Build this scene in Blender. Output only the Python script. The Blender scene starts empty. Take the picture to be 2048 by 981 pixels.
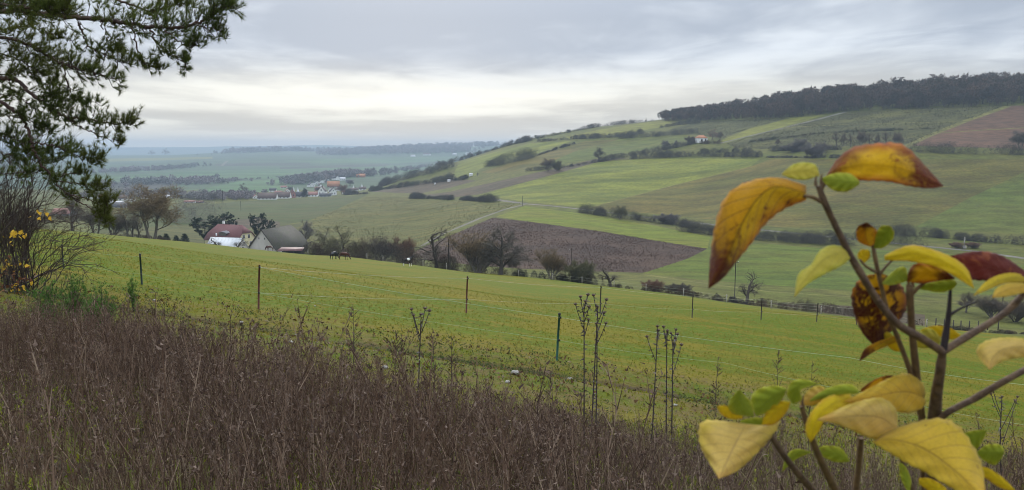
import bpy, math, random
import numpy as np
from mathutils import Vector, Matrix, geometry as mgeo

R = math.radians
SC = bpy.context.scene
COL = SC.collection

# ---------------------------------------------------------------- camera
F, CX, CY, HZ = 1550.0, 1024.0, 490.5, 300.0      # focal length and horizon row, in photo pixels
TH = math.atan((CY - HZ) / F)
cam = bpy.data.cameras.new('camera')
cam.sensor_width = 36.0
cam.lens = 36.0 * F / 2048.0
cam.clip_start = 0.05
cam.clip_end = 30000.0
cam.dof.use_dof = True
cam.dof.focus_distance = 40.0
cam.dof.aperture_fstop = 11.5
camo = bpy.data.objects.new('camera', cam)
COL.objects.link(camo)
camo.location = (0, 0, 0)
camo.rotation_euler = (math.pi / 2 - TH, 0, 0)
SC.camera = camo

# ---------------------------------------------------------------- sun and sky
SUN_AZ, SUN_EL = R(-8), R(19)      # azimuth from the view axis (+Y) towards +X
sl = bpy.data.lights.new('sun', 'SUN')
sl.energy = 1.5
sl.angle = R(25)
sl.color = (1.0, 0.94, 0.84)
so = bpy.data.objects.new('sun', sl)
COL.objects.link(so)
_d = Vector((math.sin(SUN_AZ) * math.cos(SUN_EL), math.cos(SUN_AZ) * math.cos(SUN_EL), math.sin(SUN_EL)))
so.rotation_euler = (-_d).to_track_quat('-Z', 'Y').to_euler()

W = bpy.data.worlds.new('World')
SC.world = W
W.use_nodes = True


class NT:
    """thin helper over a node tree"""
    def __init__(s, tree):
        s.t = tree
        tree.nodes.clear()

    def n(s, typ, **kw):
        nd = s.t.nodes.new(typ)
        for k, v in kw.items():
            if k.startswith('i_'):
                key = k[2:]
                key = int(key) if key.isdigit() else key.replace('_', ' ')
                nd.inputs[key].default_value = v
            else:
                setattr(nd, k, v)
        return nd

    def l(s, a, b):
        s.t.links.new(a, b)

    def val(s, nd, i, v):
        if hasattr(v, 'is_linked') or isinstance(v, bpy.types.NodeSocket):
            s.l(v, nd.inputs[i])
        else:
            nd.inputs[i].default_value = v

    def m(s, op, a, b=0.0, c=None, clamp=False):
        nd = s.t.nodes.new('ShaderNodeMath')
        nd.operation = op
        nd.use_clamp = clamp
        s.val(nd, 0, a)
        s.val(nd, 1, b)
        if c is not None:
            s.val(nd, 2, c)
        return nd.outputs[0]

    def mr(s, v, a, b, c=0.0, d=1.0, smooth=True):
        nd = s.t.nodes.new('ShaderNodeMapRange')
        nd.interpolation_type = 'SMOOTHSTEP' if smooth else 'LINEAR'
        nd.clamp = True
        s.val(nd, 0, v)
        for i, x in enumerate((a, b, c, d)):
            nd.inputs[i + 1].default_value = x
        return nd.outputs[0]

    def mix(s, f, a, b, mode='MIX'):
        nd = s.t.nodes.new('ShaderNodeMix')
        nd.data_type = 'RGBA'
        nd.blend_type = mode
        nd.clamp_factor = True
        s.val(nd, 0, f)
        for i, v in ((6, a), (7, b)):
            if isinstance(v, (tuple, list)):
                nd.inputs[i].default_value = (v[0], v[1], v[2], 1)
            else:
                s.l(v, nd.inputs[i])
        return nd.outputs[2]

    def noise(s, vec, scale, detail=3.0, rough=0.55, dist=0.0):
        nd = s.n('ShaderNodeTexNoise')
        s.val(nd, 'Vector', vec) if vec is not None else None
        nd.inputs['Scale'].default_value = scale
        nd.inputs['Detail'].default_value = detail
        nd.inputs['Roughness'].default_value = rough
        nd.inputs['Distortion'].default_value = dist
        return nd.outputs[0]

    def mapping(s, vec, scale=(1, 1, 1), rot=(0, 0, 0), loc=(0, 0, 0)):
        nd = s.n('ShaderNodeMapping')
        s.l(vec, nd.inputs[0])
        nd.inputs['Scale'].default_value = scale
        nd.inputs['Rotation'].default_value = rot
        nd.inputs['Location'].default_value = loc
        return nd.outputs[0]


# overcast sky: Nishita air almost wholly covered by a stratus layer (projected on a cloud plane, so it is a real direction-based sky)
k = NT(W.node_tree)
tc = k.n('ShaderNodeTexCoord')
sep = k.n('ShaderNodeSeparateXYZ')
k.l(tc.outputs['Generated'], sep.inputs[0])
dx, dy, dz = sep.outputs
den = k.m('ADD', k.m('MAXIMUM', dz, 0.0), 0.055)
comb = k.n('ShaderNodeCombineXYZ')
k.l(k.m('DIVIDE', dx, den), comb.inputs[0])
k.l(k.m('DIVIDE', dy, den), comb.inputs[1])
plane = comb.outputs[0]
n1 = k.noise(k.mapping(plane, (0.55, 0.42, 1), (0, 0, R(14)), (3.1, 1.7, 0)), 1.0, 4.0, 0.5, 0.5)
n2 = k.noise(k.mapping(plane, (0.24, 0.3, 1), (0, 0, R(8)), (7.4, 2.2, 0)), 1.0, 2.0, 0.5, 0.3)
n3 = k.noise(k.mapping(plane, (1.6, 1.1, 1), (0, 0, R(20)), (1.4, 5.2, 0)), 1.0, 5.0, 0.6, 0.6)
cl = k.m('ADD', k.m('ADD', k.m('MULTIPLY', n1, 0.6), k.m('MULTIPLY', n2, 0.55)), k.m('MULTIPLY', n3, 0.25))
cf = k.mr(cl, 0.60, 0.82)
upper = k.mix(cf, (0.39, 0.44, 0.525), (0.72, 0.77, 0.83))
low = k.mix(cf, (0.54, 0.52, 0.47), (0.80, 0.78, 0.69))
elev = k.m('ADD', dz, k.m('MULTIPLY', k.m('SUBTRACT', n2, 0.5), 0.06))
col = k.mix(k.mr(elev, 0.045, 0.125), low, upper)
# paler, greyer air just above the horizon
col = k.mix(k.mr(dz, 0.0, 0.045, 0.75, 0.0), col, (0.74, 0.67, 0.55))
# glow of the veiled sun through the cloud
dot = k.n('ShaderNodeVectorMath', operation='DOT_PRODUCT')
k.l(tc.outputs['Generated'], dot.inputs[0])
dot.inputs[1].default_value = _d
glow = k.m('MULTIPLY', k.m('POWER', k.m('MAXIMUM', dot.outputs['Value'], 0.0), 10.0), 0.07)
# the thin gap under the cloud sheet on the sun's side
hdot = k.n('ShaderNodeVectorMath', operation='DOT_PRODUCT')
k.l(tc.outputs['Generated'], hdot.inputs[0])
hdot.inputs[1].default_value = (math.sin(SUN_AZ), math.cos(SUN_AZ), 0.0)
gap = k.m('MULTIPLY', k.mr(elev, 0.030, 0.062), k.mr(elev, 0.098, 0.066))
gap = k.m('MULTIPLY', gap, k.m('POWER', k.m('MAXIMUM', hdot.outputs['Value'], 0.0), 14.0))
gap = k.m('MULTIPLY', gap, k.mr(cl, 0.50, 0.74, 0.35, 1.0))
col = k.mix(gap, col, (0.98, 0.96, 0.87))
# overcast luminance rises from the horizon to the zenith (CIE overcast sky)
cie = k.m('ADD', k.m('ADD', 1.0, k.m('MULTIPLY', k.mr(dz, 0.16, 1.0, 0.0, 1.0, False), 2.5)), glow)
up = k.mr(dz, -0.06, -0.015)
colb = k.n('ShaderNodeVectorMath', operation='SCALE')
k.l(col, colb.inputs[0])
k.l(cie, colb.inputs['Scale'])
full = k.mix(up, (0.10, 0.10, 0.08), colb.outputs[0])
sky = k.n('ShaderNodeTexSky', sky_type='NISHITA')
sky.sun_disc = False
sky.sun_elevation = SUN_EL
sky.sun_rotation = SUN_AZ
b1 = k.n('ShaderNodeBackground')
k.l(sky.outputs[0], b1.inputs[0])
b1.inputs[1].default_value = 0.05
b2 = k.n('ShaderNodeBackground')
k.l(full, b2.inputs[0])
b2.inputs[1].default_value = 1.0
ms = k.n('ShaderNodeMixShader')
ms.inputs[0].default_value = 0.94
k.l(b1.outputs[0], ms.inputs[1])
k.l(b2.outputs[0], ms.inputs[2])
ow = k.n('ShaderNodeOutputWorld')
k.l(ms.outputs[0], ow.inputs[0])
W.cycles.sampling_method = 'MANUAL'
W.cycles.sample_map_resolution = 512

SC.view_settings.view_transform = 'Standard'
SC.view_settings.look = 'None'
SC.view_settings.exposure = 0.28
SC.view_settings.gamma = 1.0
SC.cycles.use_denoising = True
SC.cycles.denoising_prefilter = 'ACCURATE'
SC.cycles.filter_width = 1.0
SC.cycles.max_bounces = 5
SC.cycles.diffuse_bounces = 2
SC.cycles.transmission_bounces = 3
SC.cycles.volume_bounces = 0
SC.cycles.transparent_max_bounces = 8

# ---------------------------------------------------------------- helpers
def ray(x, y):
    """photo pixel -> (u, s): the ray is X = u*Y, Z = s*Y"""
    zc = -(np.asarray(y, float) - CY) / F
    kk = math.cos(TH) + zc * math.sin(TH)
    return (np.asarray(x, float) - CX) / F / kk, (-math.sin(TH) + zc * math.cos(TH)) / kk


def pt(x, y, Y):
    u, s = ray(x, y)
    return Vector((float(u) * Y, Y, float(s) * Y))


def mesh_np(name, V, tris=None, quads=None, smooth=False):
    me = bpy.data.meshes.new(name)
    V = np.asarray(V, np.float32).reshape(-1, 3)
    nt = 0 if tris is None else len(tris)
    nq = 0 if quads is None else len(quads)
    me.vertices.add(len(V))
    me.vertices.foreach_set('co', V.ravel())
    loops = []
    if nt:
        loops.append(np.asarray(tris, np.int32).ravel())
    if nq:
        loops.append(np.asarray(quads, np.int32).ravel())
    loops = np.concatenate(loops)
    me.loops.add(len(loops))
    me.loops.foreach_set('vertex_index', loops)
    me.polygons.add(nt + nq)
    starts = np.concatenate([np.arange(nt) * 3, nt * 3 + np.arange(nq) * 4]).astype(np.int32)
    me.polygons.foreach_set('loop_start', starts)
    if smooth:
        me.polygons.foreach_set('use_smooth', np.ones(nt + nq, bool))
    me.update(calc_edges=True)
    me.validate()
    return me


class MB:
    """collects shapes into one mesh"""
    def __init__(s):
        s.v, s.t, s.q, s.k = [], [], [], 0

    def add(s, V, tris=None, quads=None):
        V = np.asarray(V, float).reshape(-1, 3)
        if tris is not None and len(tris):
            s.t.append(np.asarray(tris, int).reshape(-1, 3) + s.k)
        if quads is not None and len(quads):
            s.q.append(np.asarray(quads, int).reshape(-1, 4) + s.k)
        s.v.append(V)
        s.k += len(V)
        return s

    def box(s, c, d, rz=0.0, taper=1.0):
        x, y, z = d[0] / 2, d[1] / 2, d[2] / 2
        V = np.array([(a * x * (taper if e > 0 else 1), b * y * (taper if e > 0 else 1), e * z) for e in (-1, 1) for a, b in ((-1, -1), (1, -1), (1, 1), (-1, 1))])
        ca, sa = math.cos(rz), math.sin(rz)
        V = V @ np.array([[ca, sa, 0], [-sa, ca, 0], [0, 0, 1]]) + np.array(c)
        return s.add(V, None, [(3, 2, 1, 0), (4, 5, 6, 7), (0, 1, 5, 4), (1, 2, 6, 5), (2, 3, 7, 6), (3, 0, 4, 7)])

    def tube(s, P, r, n=5, cap=True):
        V, Q = tube_np(P, r, n)
        tr = []
        if cap:
            m = len(P)
            for base, flip in ((0, True), ((m - 1) * n, False)):
                for i in range(1, n - 1):
                    tr.append((base, base + i + 1, base + i) if flip else (base, base + i, base + i + 1))
        return s.add(V, tr if tr else None, Q)

    def lathe(s, c, prof, n=8):
        a = np.arange(n) * 2 * np.pi / n
        V = [(c[0] + r * math.cos(t), c[1] + r * math.sin(t), c[2] + z) for r, z in prof for t in a]
        Q = [(j * n + i, j * n + (i + 1) % n, (j + 1) * n + (i + 1) % n, (j + 1) * n + i) for j in range(len(prof) - 1) for i in range(n)]
        return s.add(V, None, Q)

    def poly(s, pts):
        n = len(pts)
        if n == 4:
            return s.add(pts, None, [(0, 1, 2, 3)])
        return s.add(pts, [(0, i, i + 1) for i in range(1, n - 1)])

    def arrays(s):
        return (np.concatenate(s.v), np.concatenate(s.t) if s.t else None, np.concatenate(s.q) if s.q else None)

    def mesh(s, name, smooth=False):
        V, t, q = s.arrays()
        return mesh_np(name, V, t, q, smooth)

    def obj(s, name, mat, parent=None, smooth=False):
        return obj(name, s.mesh(name, smooth), mat, parent)


def tube_np(P, r, n=5):
    P = np.asarray(P, float)
    m = len(P)
    r = np.broadcast_to(np.asarray(r, float), (m,))
    T = np.gradient(P, axis=0)
    T /= np.linalg.norm(T, axis=1)[:, None] + 1e-12
    ref = np.array([0.0, 0.0, 1.0]) if abs(T[:, 2]).mean() < 0.8 else np.array([1.0, 0.0, 0.0])
    A = np.cross(T, ref)
    A /= np.linalg.norm(A, axis=1)[:, None] + 1e-12
    B = np.cross(T, A)
    a = np.arange(n) * 2 * np.pi / n
    V = P[:, None, :] + r[:, None, None] * (A[:, None, :] * np.cos(a)[None, :, None] + B[:, None, :] * np.sin(a)[None, :, None])
    Q = np.array([(j * n + i, (j + 1) * n + i, (j + 1) * n + (i + 1) % n, j * n + (i + 1) % n) for j in range(m - 1) for i in range(n)])
    return V.reshape(-1, 3), Q


def obj(name, me, mat=None, parent=None):
    o = bpy.data.objects.new(name, me)
    COL.objects.link(o)
    if mat is not None:
        if isinstance(mat, str):
            mat = M[mat]
        if me.materials:
            me.materials[0] = mat
        else:
            me.materials.append(mat)
    if parent is not None:
        o.parent = parent
    return o


def tag(o, label, cat=None, group=None, kind=None):
    o['label'] = label
    if cat:
        o['category'] = cat
    if group:
        o['group'] = group
    if kind:
        o['kind'] = kind
    return o


def empty(name, loc, rz=0.0, sc=(1, 1, 1)):
    o = bpy.data.objects.new(name, None)
    COL.objects.link(o)
    o.location = loc
    o.rotation_euler = (0, 0, rz)
    o.scale = sc
    o.empty_display_size = 0.2
    return o


def copy_tree(o, parent=None):
    c = o.copy()
    COL.objects.link(c)
    c.parent = parent
    for ch in [x for x in COL.objects if x.parent == o]:
        copy_tree(ch, c)
    return c


def scatter(protos, pos, rng, smin, smax, tilt=0.0, pick=None, yaw=None, scales=None):
    """many transformed copies of prototype soups joined into V, tris"""
    pos = np.asarray(pos, float)
    n = len(pos)
    pick = rng.integers(0, len(protos), n) if pick is None else pick
    yaw = rng.uniform(0, 2 * np.pi, n) if yaw is None else yaw
    scl = rng.uniform(smin, smax, n) if scales is None else scales
    tx, ty = rng.normal(0, tilt, n), rng.normal(0, tilt, n)
    Vs, Ts, k0 = [], [], 0
    for i, (PV, PT) in enumerate(protos):
        idx = np.nonzero(pick == i)[0]
        if not len(idx):
            continue
        c, s_ = np.cos(yaw[idx])[:, None], np.sin(yaw[idx])[:, None]
        sc_ = scl[idx][:, None]
        x, y, z = PV[:, 0][None] * sc_, PV[:, 1][None] * sc_, PV[:, 2][None] * sc_
        X = c * x - s_ * y + z * tx[idx][:, None] + pos[idx, 0][:, None]
        Y = s_ * x + c * y + z * ty[idx][:, None] + pos[idx, 1][:, None]
        Z = z + pos[idx, 2][:, None]
        V = np.stack([X, Y, Z], -1).reshape(-1, 3)
        T = (np.asarray(PT)[None] + (np.arange(len(idx)) * len(PV))[:, None, None]).reshape(-1, 3) + k0
        Vs.append(V)
        Ts.append(T)
        k0 += len(V)
    return np.concatenate(Vs), np.concatenate(Ts)


def q2t(Q):
    Q = np.asarray(Q)
    return np.concatenate([Q[:, [0, 1, 2]], Q[:, [0, 2, 3]]])


# ---------------------------------------------------------------- materials
M = {}


def mat_new(name):
    m = bpy.data.materials.new(name)
    m.use_nodes = True
    kk = NT(m.node_tree)
    out = kk.n('ShaderNodeOutputMaterial')
    bs = kk.n('ShaderNodeBsdfPrincipled')
    kk.l(bs.outputs[0], out.inputs[0])
    M[name] = m
    return m, kk, bs, out


def mat_plain(name, c1, c2=None, scale=3.0, rough=0.8, metal=0.0, spec=0.3, bump=0.0, island=0.0, coords='world', stretch=(1, 1, 1)):
    """two colours mixed by noise, optional per-piece brightness change"""
    m, kk, bs, out = mat_new(name)
    if coords == 'world':
        vec = kk.n('ShaderNodeNewGeometry').outputs['Position']
    else:
        vec = kk.n('ShaderNodeTexCoord').outputs['Object']
    vec = kk.mapping(vec, stretch)
    nz = kk.noise(vec, scale, 4.0, 0.6)
    col = kk.mix(kk.mr(nz, 0.3, 0.7), c1, c2 if c2 else tuple(x * 0.75 for x in c1))
    if island:
        g = kk.n('ShaderNodeNewGeometry').outputs['Random Per Island']
        hv = kk.n('ShaderNodeHueSaturation')
        kk.l(kk.mr(g, 0, 1, 1 - island, 1 + island, False), hv.inputs['Value'])
        kk.l(col, hv.inputs['Color'])
        col = hv.outputs[0]
    kk.l(col, bs.inputs['Base Color'])
    bs.inputs['Roughness'].default_value = rough
    bs.inputs['Metallic'].default_value = metal
    bs.inputs['Specular IOR Level'].default_value = spec
    if bump:
        bp = kk.n('ShaderNodeBump')
        bp.inputs['Strength'].default_value = bump
        bp.inputs['Distance'].default_value = 0.05
        kk.l(nz, bp.inputs['Height'])
        kk.l(bp.outputs[0], bs.inputs['Normal'])
    return m


def mat_pick(name, cols, rough=0.85, transl=0.0, big=None):
    """each loose piece takes one of the colours (twigs, needles, dry leaves)"""
    m, kk, bs, out = mat_new(name)
    geo = kk.n('ShaderNodeNewGeometry')
    cr = kk.n('ShaderNodeValToRGB')
    kk.l(geo.outputs['Random Per Island'], cr.inputs[0])
    el = cr.color_ramp.elements
    while len(el) < len(cols):
        el.new(0.5)
    for i, c in enumerate(cols):
        el[i].position = i / max(1, len(cols) - 1)
        el[i].color = (*c, 1)
    col = cr.outputs[0]
    if big:
        nz = kk.noise(geo.outputs['Position'], big[0], 2.0)
        col = kk.mix(kk.mr(nz, 0.35, 0.65, 0, big[2]), col, big[1])
    kk.l(col, bs.inputs['Base Color'])
    bs.inputs['Roughness'].default_value = rough
    bs.inputs['Specular IOR Level'].default_value = 0.2
    if transl:
        tr = kk.n('ShaderNodeBsdfTranslucent')
        kk.l(col, tr.inputs[0])
        mx = kk.n('ShaderNodeMixShader')
        mx.inputs[0].default_value = transl
        kk.l(bs.outputs[0], mx.inputs[1])
        kk.l(tr.outputs[0], mx.inputs[2])
        kk.l(mx.outputs[0], out.inputs[0])
    return m


def mat_field(name, c1, c2, c3=None, big=0.02, fine=0.5, rot=0.0, stretch=(1, 1, 1), rows=None, bump=0.6, spot=0.55, dist=0.4):
    """farmland: wide tone patches, a finer mottling of another tone and, where drilled or ploughed, rows"""
    m, kk, bs, out = mat_new(name)
    pos = kk.n('ShaderNodeNewGeometry').outputs['Position']
    v = kk.mapping(pos, stretch, (0, 0, rot))
    nb = kk.noise(v, big, 4.0, 0.6, 0.4)
    nf = kk.noise(v, fine, 5.0, 0.65, 0.2)
    nm = kk.noise(v, fine * 0.22, 4.0, 0.6, 0.3)
    col = kk.mix(kk.mr(nb, 0.36, 0.64), c1, c2)
    c3 = c3 or tuple(x * 0.6 for x in c1)
    col = kk.mix(kk.mr(nf, spot, spot + 0.2, 0, 0.8), col, c3)
    hv = kk.n('ShaderNodeHueSaturation')
    ng = kk.noise(v, fine * 3.0, 3.0, 0.7)
    kk.l(kk.m('MULTIPLY', kk.mr(nm, 0.3, 0.7, 0.74, 1.26), kk.mr(ng, 0.3, 0.7, 0.72, 1.28)), hv.inputs['Value'])
    kk.l(col, hv.inputs['Color'])
    col = hv.outputs[0]
    h = nf
    if rows:
        w = kk.n('ShaderNodeTexWave', wave_type='BANDS', bands_direction='X')
        kk.l(kk.mapping(pos, (1, 1, 1), (0, 0, rows[1])), w.inputs[0])
        w.inputs['Scale'].default_value = rows[0]
        w.inputs['Distortion'].default_value = 1.5
        w.inputs['Detail'].default_value = 2.0
        w.inputs['Detail Scale'].default_value = 0.6
        hv2 = kk.n('ShaderNodeHueSaturation')
        kk.l(kk.mr(w.outputs[1], 0.0, 1.0, 1 - rows[2], 1 + rows[2]), hv2.inputs['Value'])
        kk.l(col, hv2.inputs['Color'])
        col = hv2.outputs[0]
    kk.l(col, bs.inputs['Base Color'])
    bs.inputs['Roughness'].default_value = 0.95
    bs.inputs['Specular IOR Level'].default_value = 0.1
    bp = kk.n('ShaderNodeBump')
    bp.inputs['Strength'].default_value = bump
    bp.inputs['Distance'].default_value = dist
    kk.l(h, bp.inputs['Height'])
    kk.l(bp.outputs[0], bs.inputs['Normal'])
    return m


# ---------------------------------------------------------------- terrain height
def pchip(xs, ys, xq):
    xs, ys, xq = np.asarray(xs, float), np.asarray(ys, float), np.asarray(xq, float)
    h = np.diff(xs)
    d = np.diff(ys) / h
    m = np.zeros(len(xs))
    m[0], m[-1] = d[0], d[-1]
    for i in range(1, len(xs) - 1):
        if d[i - 1] * d[i] > 0:
            w1, w2 = 2 * h[i] + h[i - 1], h[i] + 2 * h[i - 1]
            m[i] = (w1 + w2) / (w1 / d[i - 1] + w2 / d[i])
    xq = np.clip(xq, xs[0], xs[-1])
    i = np.clip(np.searchsorted(xs, xq) - 1, 0, len(xs) - 2)
    t = (xq - xs[i]) / h[i]
    return ((1 + 2 * t) * (1 - t) ** 2 * ys[i] + t * (1 - t) ** 2 * h[i] * m[i] + t * t * (3 - 2 * t) * ys[i + 1] + t * t * (t - 1) * h[i] * m[i + 1])


PLA, PLB, PLC = 0.107, 0.149, -3.08          # the near pasture: a plane falling away and to the east
GY = [-30, -12, 0, 7, 14, 20, 26, 40, 60]
GZ = [0.2, -0.6, -1.65, -3.1, -4.55, -5.22, -5.862, -7.36, -9.5]


def h_near(X, Y):
    z = pchip(GY, GZ, Y) - PLB * X
    # a low bank and worn path where the pasture meets the weedy slope
    p = Y - path_y(X)
    return z - 0.16 * np.exp(-(p / 0.7) ** 2) + 0.12 * np.exp(-((p + 1.6) / 1.0) ** 2)


def path_y(X):
    return 17.4 - 0.10 * np.clip(X, -14, 14) * 0.6 - 0.012 * np.clip(X, 0, 20) ** 2


# columns: pixel column -> (distance, pixel row) or (distance, 'z', height)
COLS = {
    -700: [(60, 'z', -5.4), (110, 'z', -10.2), (190, 'z', -17.5), (235, 'z', -23), (400, 'z', -35), (700, 'z', -46), (900, 'z', -53), (1500, 'z', -63), (2500, 'z', -64), (4000, 'z', -56), (6000, 'z', -30), (8500, 300), (9500, 297), (11500, 'z', -80)],
    0: [(60, 'z', -6.8), (110, 'z', -11.8), (190, 'z', -18.9), (235, 'z', -25), (400, 'z', -37), (700, 'z', -47), (900, 392), (1500, 365), (2500, 340), (4000, 322), (6000, 309), (8500, 301), (9500, 298.5), (11500, 'z', -80)],
    250: [(60, 'z', -7.7), (110, 'z', -13.3), (200, 'z', -22.4), (240, 'z', -28.5), (400, 'z', -40), (700, 'z', -49), (900, 391), (1500, 366), (2500, 339), (3600, 322), (5000, 312), (6500, 'z', -70), (8500, 297.5), (9500, 295), (11500, 'z', -80)],
    540: [(60, 'z', -9.0), (110, 'z', -15.4), (195, 'z', -25.6), (235, 'z', -31), (310, 'z', -41), (480, 'z', -46.5), (900, 395), (1100, 384), (1500, 367), (2200, 345), (3200, 323), (4200, 309), (4700, 303), (5300, 'z', -45), (6500, 'z', -60), (8500, 297), (9500, 294), (11500, 'z', -80)],
    720: [(60, 'z', -9.7), (105, 'z', -16.0), (172, 'z', -24.2), (200, 'z', -29), (300, 'z', -41), (460, 447), (800, 393), (1000, 386), (1250, 374), (1700, 352), (2300, 341), (3200, 320), (3900, 311), (4700, 297), (5300, 'z', -20), (9500, 296), (11500, 'z', -80)],
    815: [(60, 'z', -10.2), (100, 'z', -15.9), (157, 'z', -23.3), (185, 'z', -28), (235, 'z', -35.5), (300, 'z', -39.5), (420, 450), (620, 404), (760, 386), (850, 372), (960, 354), (1060, 353), (1250, 'z', -52), (1700, 'z', -58), (3000, 330), (3600, 313), (4700, 293), (5300, 'z', -20), (11500, 'z', -80)],
    930: [(60, 'z', -10.8), (100, 'z', -16.6), (152, 'z', -24.0), (190, 'z', -30.5), (230, 'z', -35.5), (330, 458), (430, 428), (600, 388), (720, 365), (860, 338), (980, 321), (1060, 319), (1250, 'z', -30), (1700, 'z', -58), (3600, 313), (4700, 290), (5300, 'z', -20), (11500, 'z', -80)],
    1050: [(60, 'z', -11.5), (100, 'z', -17.5), (150, 'z', -24.8), (195, 'z', -32.6), (230, 'z', -36), (360, 437), (450, 408), (560, 376), (700, 336), (850, 305), (980, 283), (1060, 280), (1250, 'z', -2), (1700, 'z', -50), (3600, 'z', -40), (4700, 289), (5300, 'z', -20), (11500, 'z', -80)],
    1325: [(45, 'z', -9.4), (60, 'z', -12.2), (90, 'z', -17.4), (132, 'z', -24.6), (180, 'z', -31.6), (230, 'z', -36.2), (320, 472), (400, 440), (520, 378), (650, 318), (800, 279), (950, 245), (1040, 239), (1200, 'z', 44), (1700, 'z', 10), (2600, 'z', -40), (11500, 'z', -80)],
    1700: [(50, 'z', -11.1), (80, 638), (116, 634), (135, 626), (165, 600), (230, 540), (290, 492), (330, 470), (420, 390), (520, 318), (640, 265), (740, 223), (850, 196), (1000, 'z', 66), (1700, 'z', 45), (2600, 'z', -20), (11500, 'z', -80)],
    2048: [(50, 'z', -13.2), (80, 688), (112, 672), (140, 652), (200, 579), (270, 512), (310, 480), (400, 400), (490, 318), (600, 258), (680, 213), (800, 180), (1000, 'z', 80), (1700, 'z', 60), (2600, 'z', 0), (11500, 'z', -80)],
    2800: [(50, 'z', -15.5), (80, 'z', -22), (112, 'z', -29), (140, 'z', -33), (200, 'z', -37), (270, 'z', -37), (310, 'z', -36), (400, 'z', -25), (490, 'z', -4), (600, 'z', 18), (680, 'z', 38), (800, 'z', 60), (1000, 'z', 82), (1700, 'z', 60), (2600, 'z', 0), (11500, 'z', -80)],
}
UG = np.linspace(-1.75, 1.75, 351)
WG = np.arange(math.log(22.0), math.log(11800.0), 0.02)
_cu, _cz = [], []
for px, prof in sorted(COLS.items()):
    u0 = (px - CX) / F * math.cos(TH)
    ys = [22.0, 26.0, 34.0]
    zs = [PLC - PLA * y - PLB * u0 * y for y in ys]
    if abs(u0) > 0.55:                       # the plane is only trusted near the fence posts
        zs[2] = zs[1] + (zs[2] - zs[1]) * 1.1
    for p in prof:
        ys.append(p[0])
        zs.append(p[2] if p[1] == 'z' else float(ray(0, p[1])[1]) * p[0])
    _cu.append(u0)
    _cz.append(pchip(np.log(ys), zs, WG))
_cu, _cz = np.array(_cu), np.array(_cz)
ZT = np.array([pchip(_cu, _cz[:, j], np.clip(UG, _cu[0], _cu[-1])) for j in range(len(WG))]).T     # [u, w]


def h_far(X, Y):
    Y = np.maximum(Y, 22.5)
    u = np.clip(X / Y, UG[0], UG[-1] - 1e-6)
    w = np.clip(np.log(Y), WG[0], WG[-1] - 1e-6)
    fu = (u - UG[0]) / (UG[1] - UG[0])
    fw = (w - WG[0]) / (WG[1] - WG[0])
    i, j = fu.astype(int), fw.astype(int)
    a, b = fu - i, fw - j
    z = ZT[i, j] * (1 - a) * (1 - b) + ZT[i + 1, j] * a * (1 - b) + ZT[i, j + 1] * (1 - a) * b + ZT[i + 1, j + 1] * a * b
    amp = np.clip((Y - 230) / 300, 0, 1) * np.clip((1600 - Y) / 600, 0, 1)
    z = z + amp * (0.7 * np.sin(X * 0.031 + 1.3 * np.sin(Y * 0.011)) + 0.5 * np.sin(Y * 0.043 + X * 0.017))
    am3 = np.clip((Y - 1700) / 1500, 0, 1)
    z = z + am3 * (7 * np.sin(X / 310 + 1.7 * np.sin(Y / 700)) + 9 * np.sin(X / 720 + Y / 900 + 0.6) + 4 * np.sin(X / 150 + Y / 400)) * (1 + 0.8 * np.clip((Y - 6500) / 1500, 0, 1))
    am2 = np.clip((Y - 30) / 40, 0, 1) * np.clip((260 - Y) / 80, 0, 1)
    return z + am2 * 0.10 * np.sin(X * 0.21 + 0.6 * np.sin(Y * 0.09)) * np.sin(Y * 0.13 + 1.0)


def H(X, Y):
    X, Y = np.asarray(X, float), np.asarray(Y, float)
    X, Y = np.broadcast_arrays(X, Y)
    t = np.clip((Y - 23) / 9.0, 0, 1)
    t = t * t * (3 - 2 * t)
    return h_near(X, Y) * (1 - t) + h_far(X, Y) * t


def hz(X, Y):
    return float(H(np.array([X]), np.array([Y]))[0])


_YS = np.geomspace(2.0, 11500, 5000)


def castY(x, y, ymin=2.0, ymax=11500.0):
    u, s = float(ray(x, y)[0]), float(ray(x, y)[1])
    Y = _YS[(_YS >= ymin) & (_YS <= ymax)]
    g = s * Y - H(u * Y, Y)
    neg = np.nonzero((g[:-1] > 0) & (g[1:] <= 0))[0]
    if len(neg):
        i = neg[0]
        return float(Y[i] + (Y[i + 1] - Y[i]) * g[i] / (g[i] - g[i + 1]))
    return float(Y[np.argmin(np.abs(g) / Y)])


def at(x, y, ymin=2.0, ymax=11500.0):
    Y = castY(x, y, ymin, ymax)
    u = float(ray(x, y)[0])
    return Vector((u * Y, Y, hz(u * Y, Y)))


def foot(x, Y):
    """ground point at distance Y below photo column x (column read near the horizon)"""
    u = (x - CX) / F / (math.cos(TH) + 0 * Y)
    for _ in range(3):
        z = hz(u * Y, Y)
        s = z / Y
        # invert s -> zc
        zc = (s * math.cos(TH) + math.sin(TH)) / (math.cos(TH) - s * math.sin(TH))
        u = (x - CX) / F / (math.cos(TH) + zc * math.sin(TH))
    return Vector((u * Y, Y, hz(u * Y, Y)))


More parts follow.
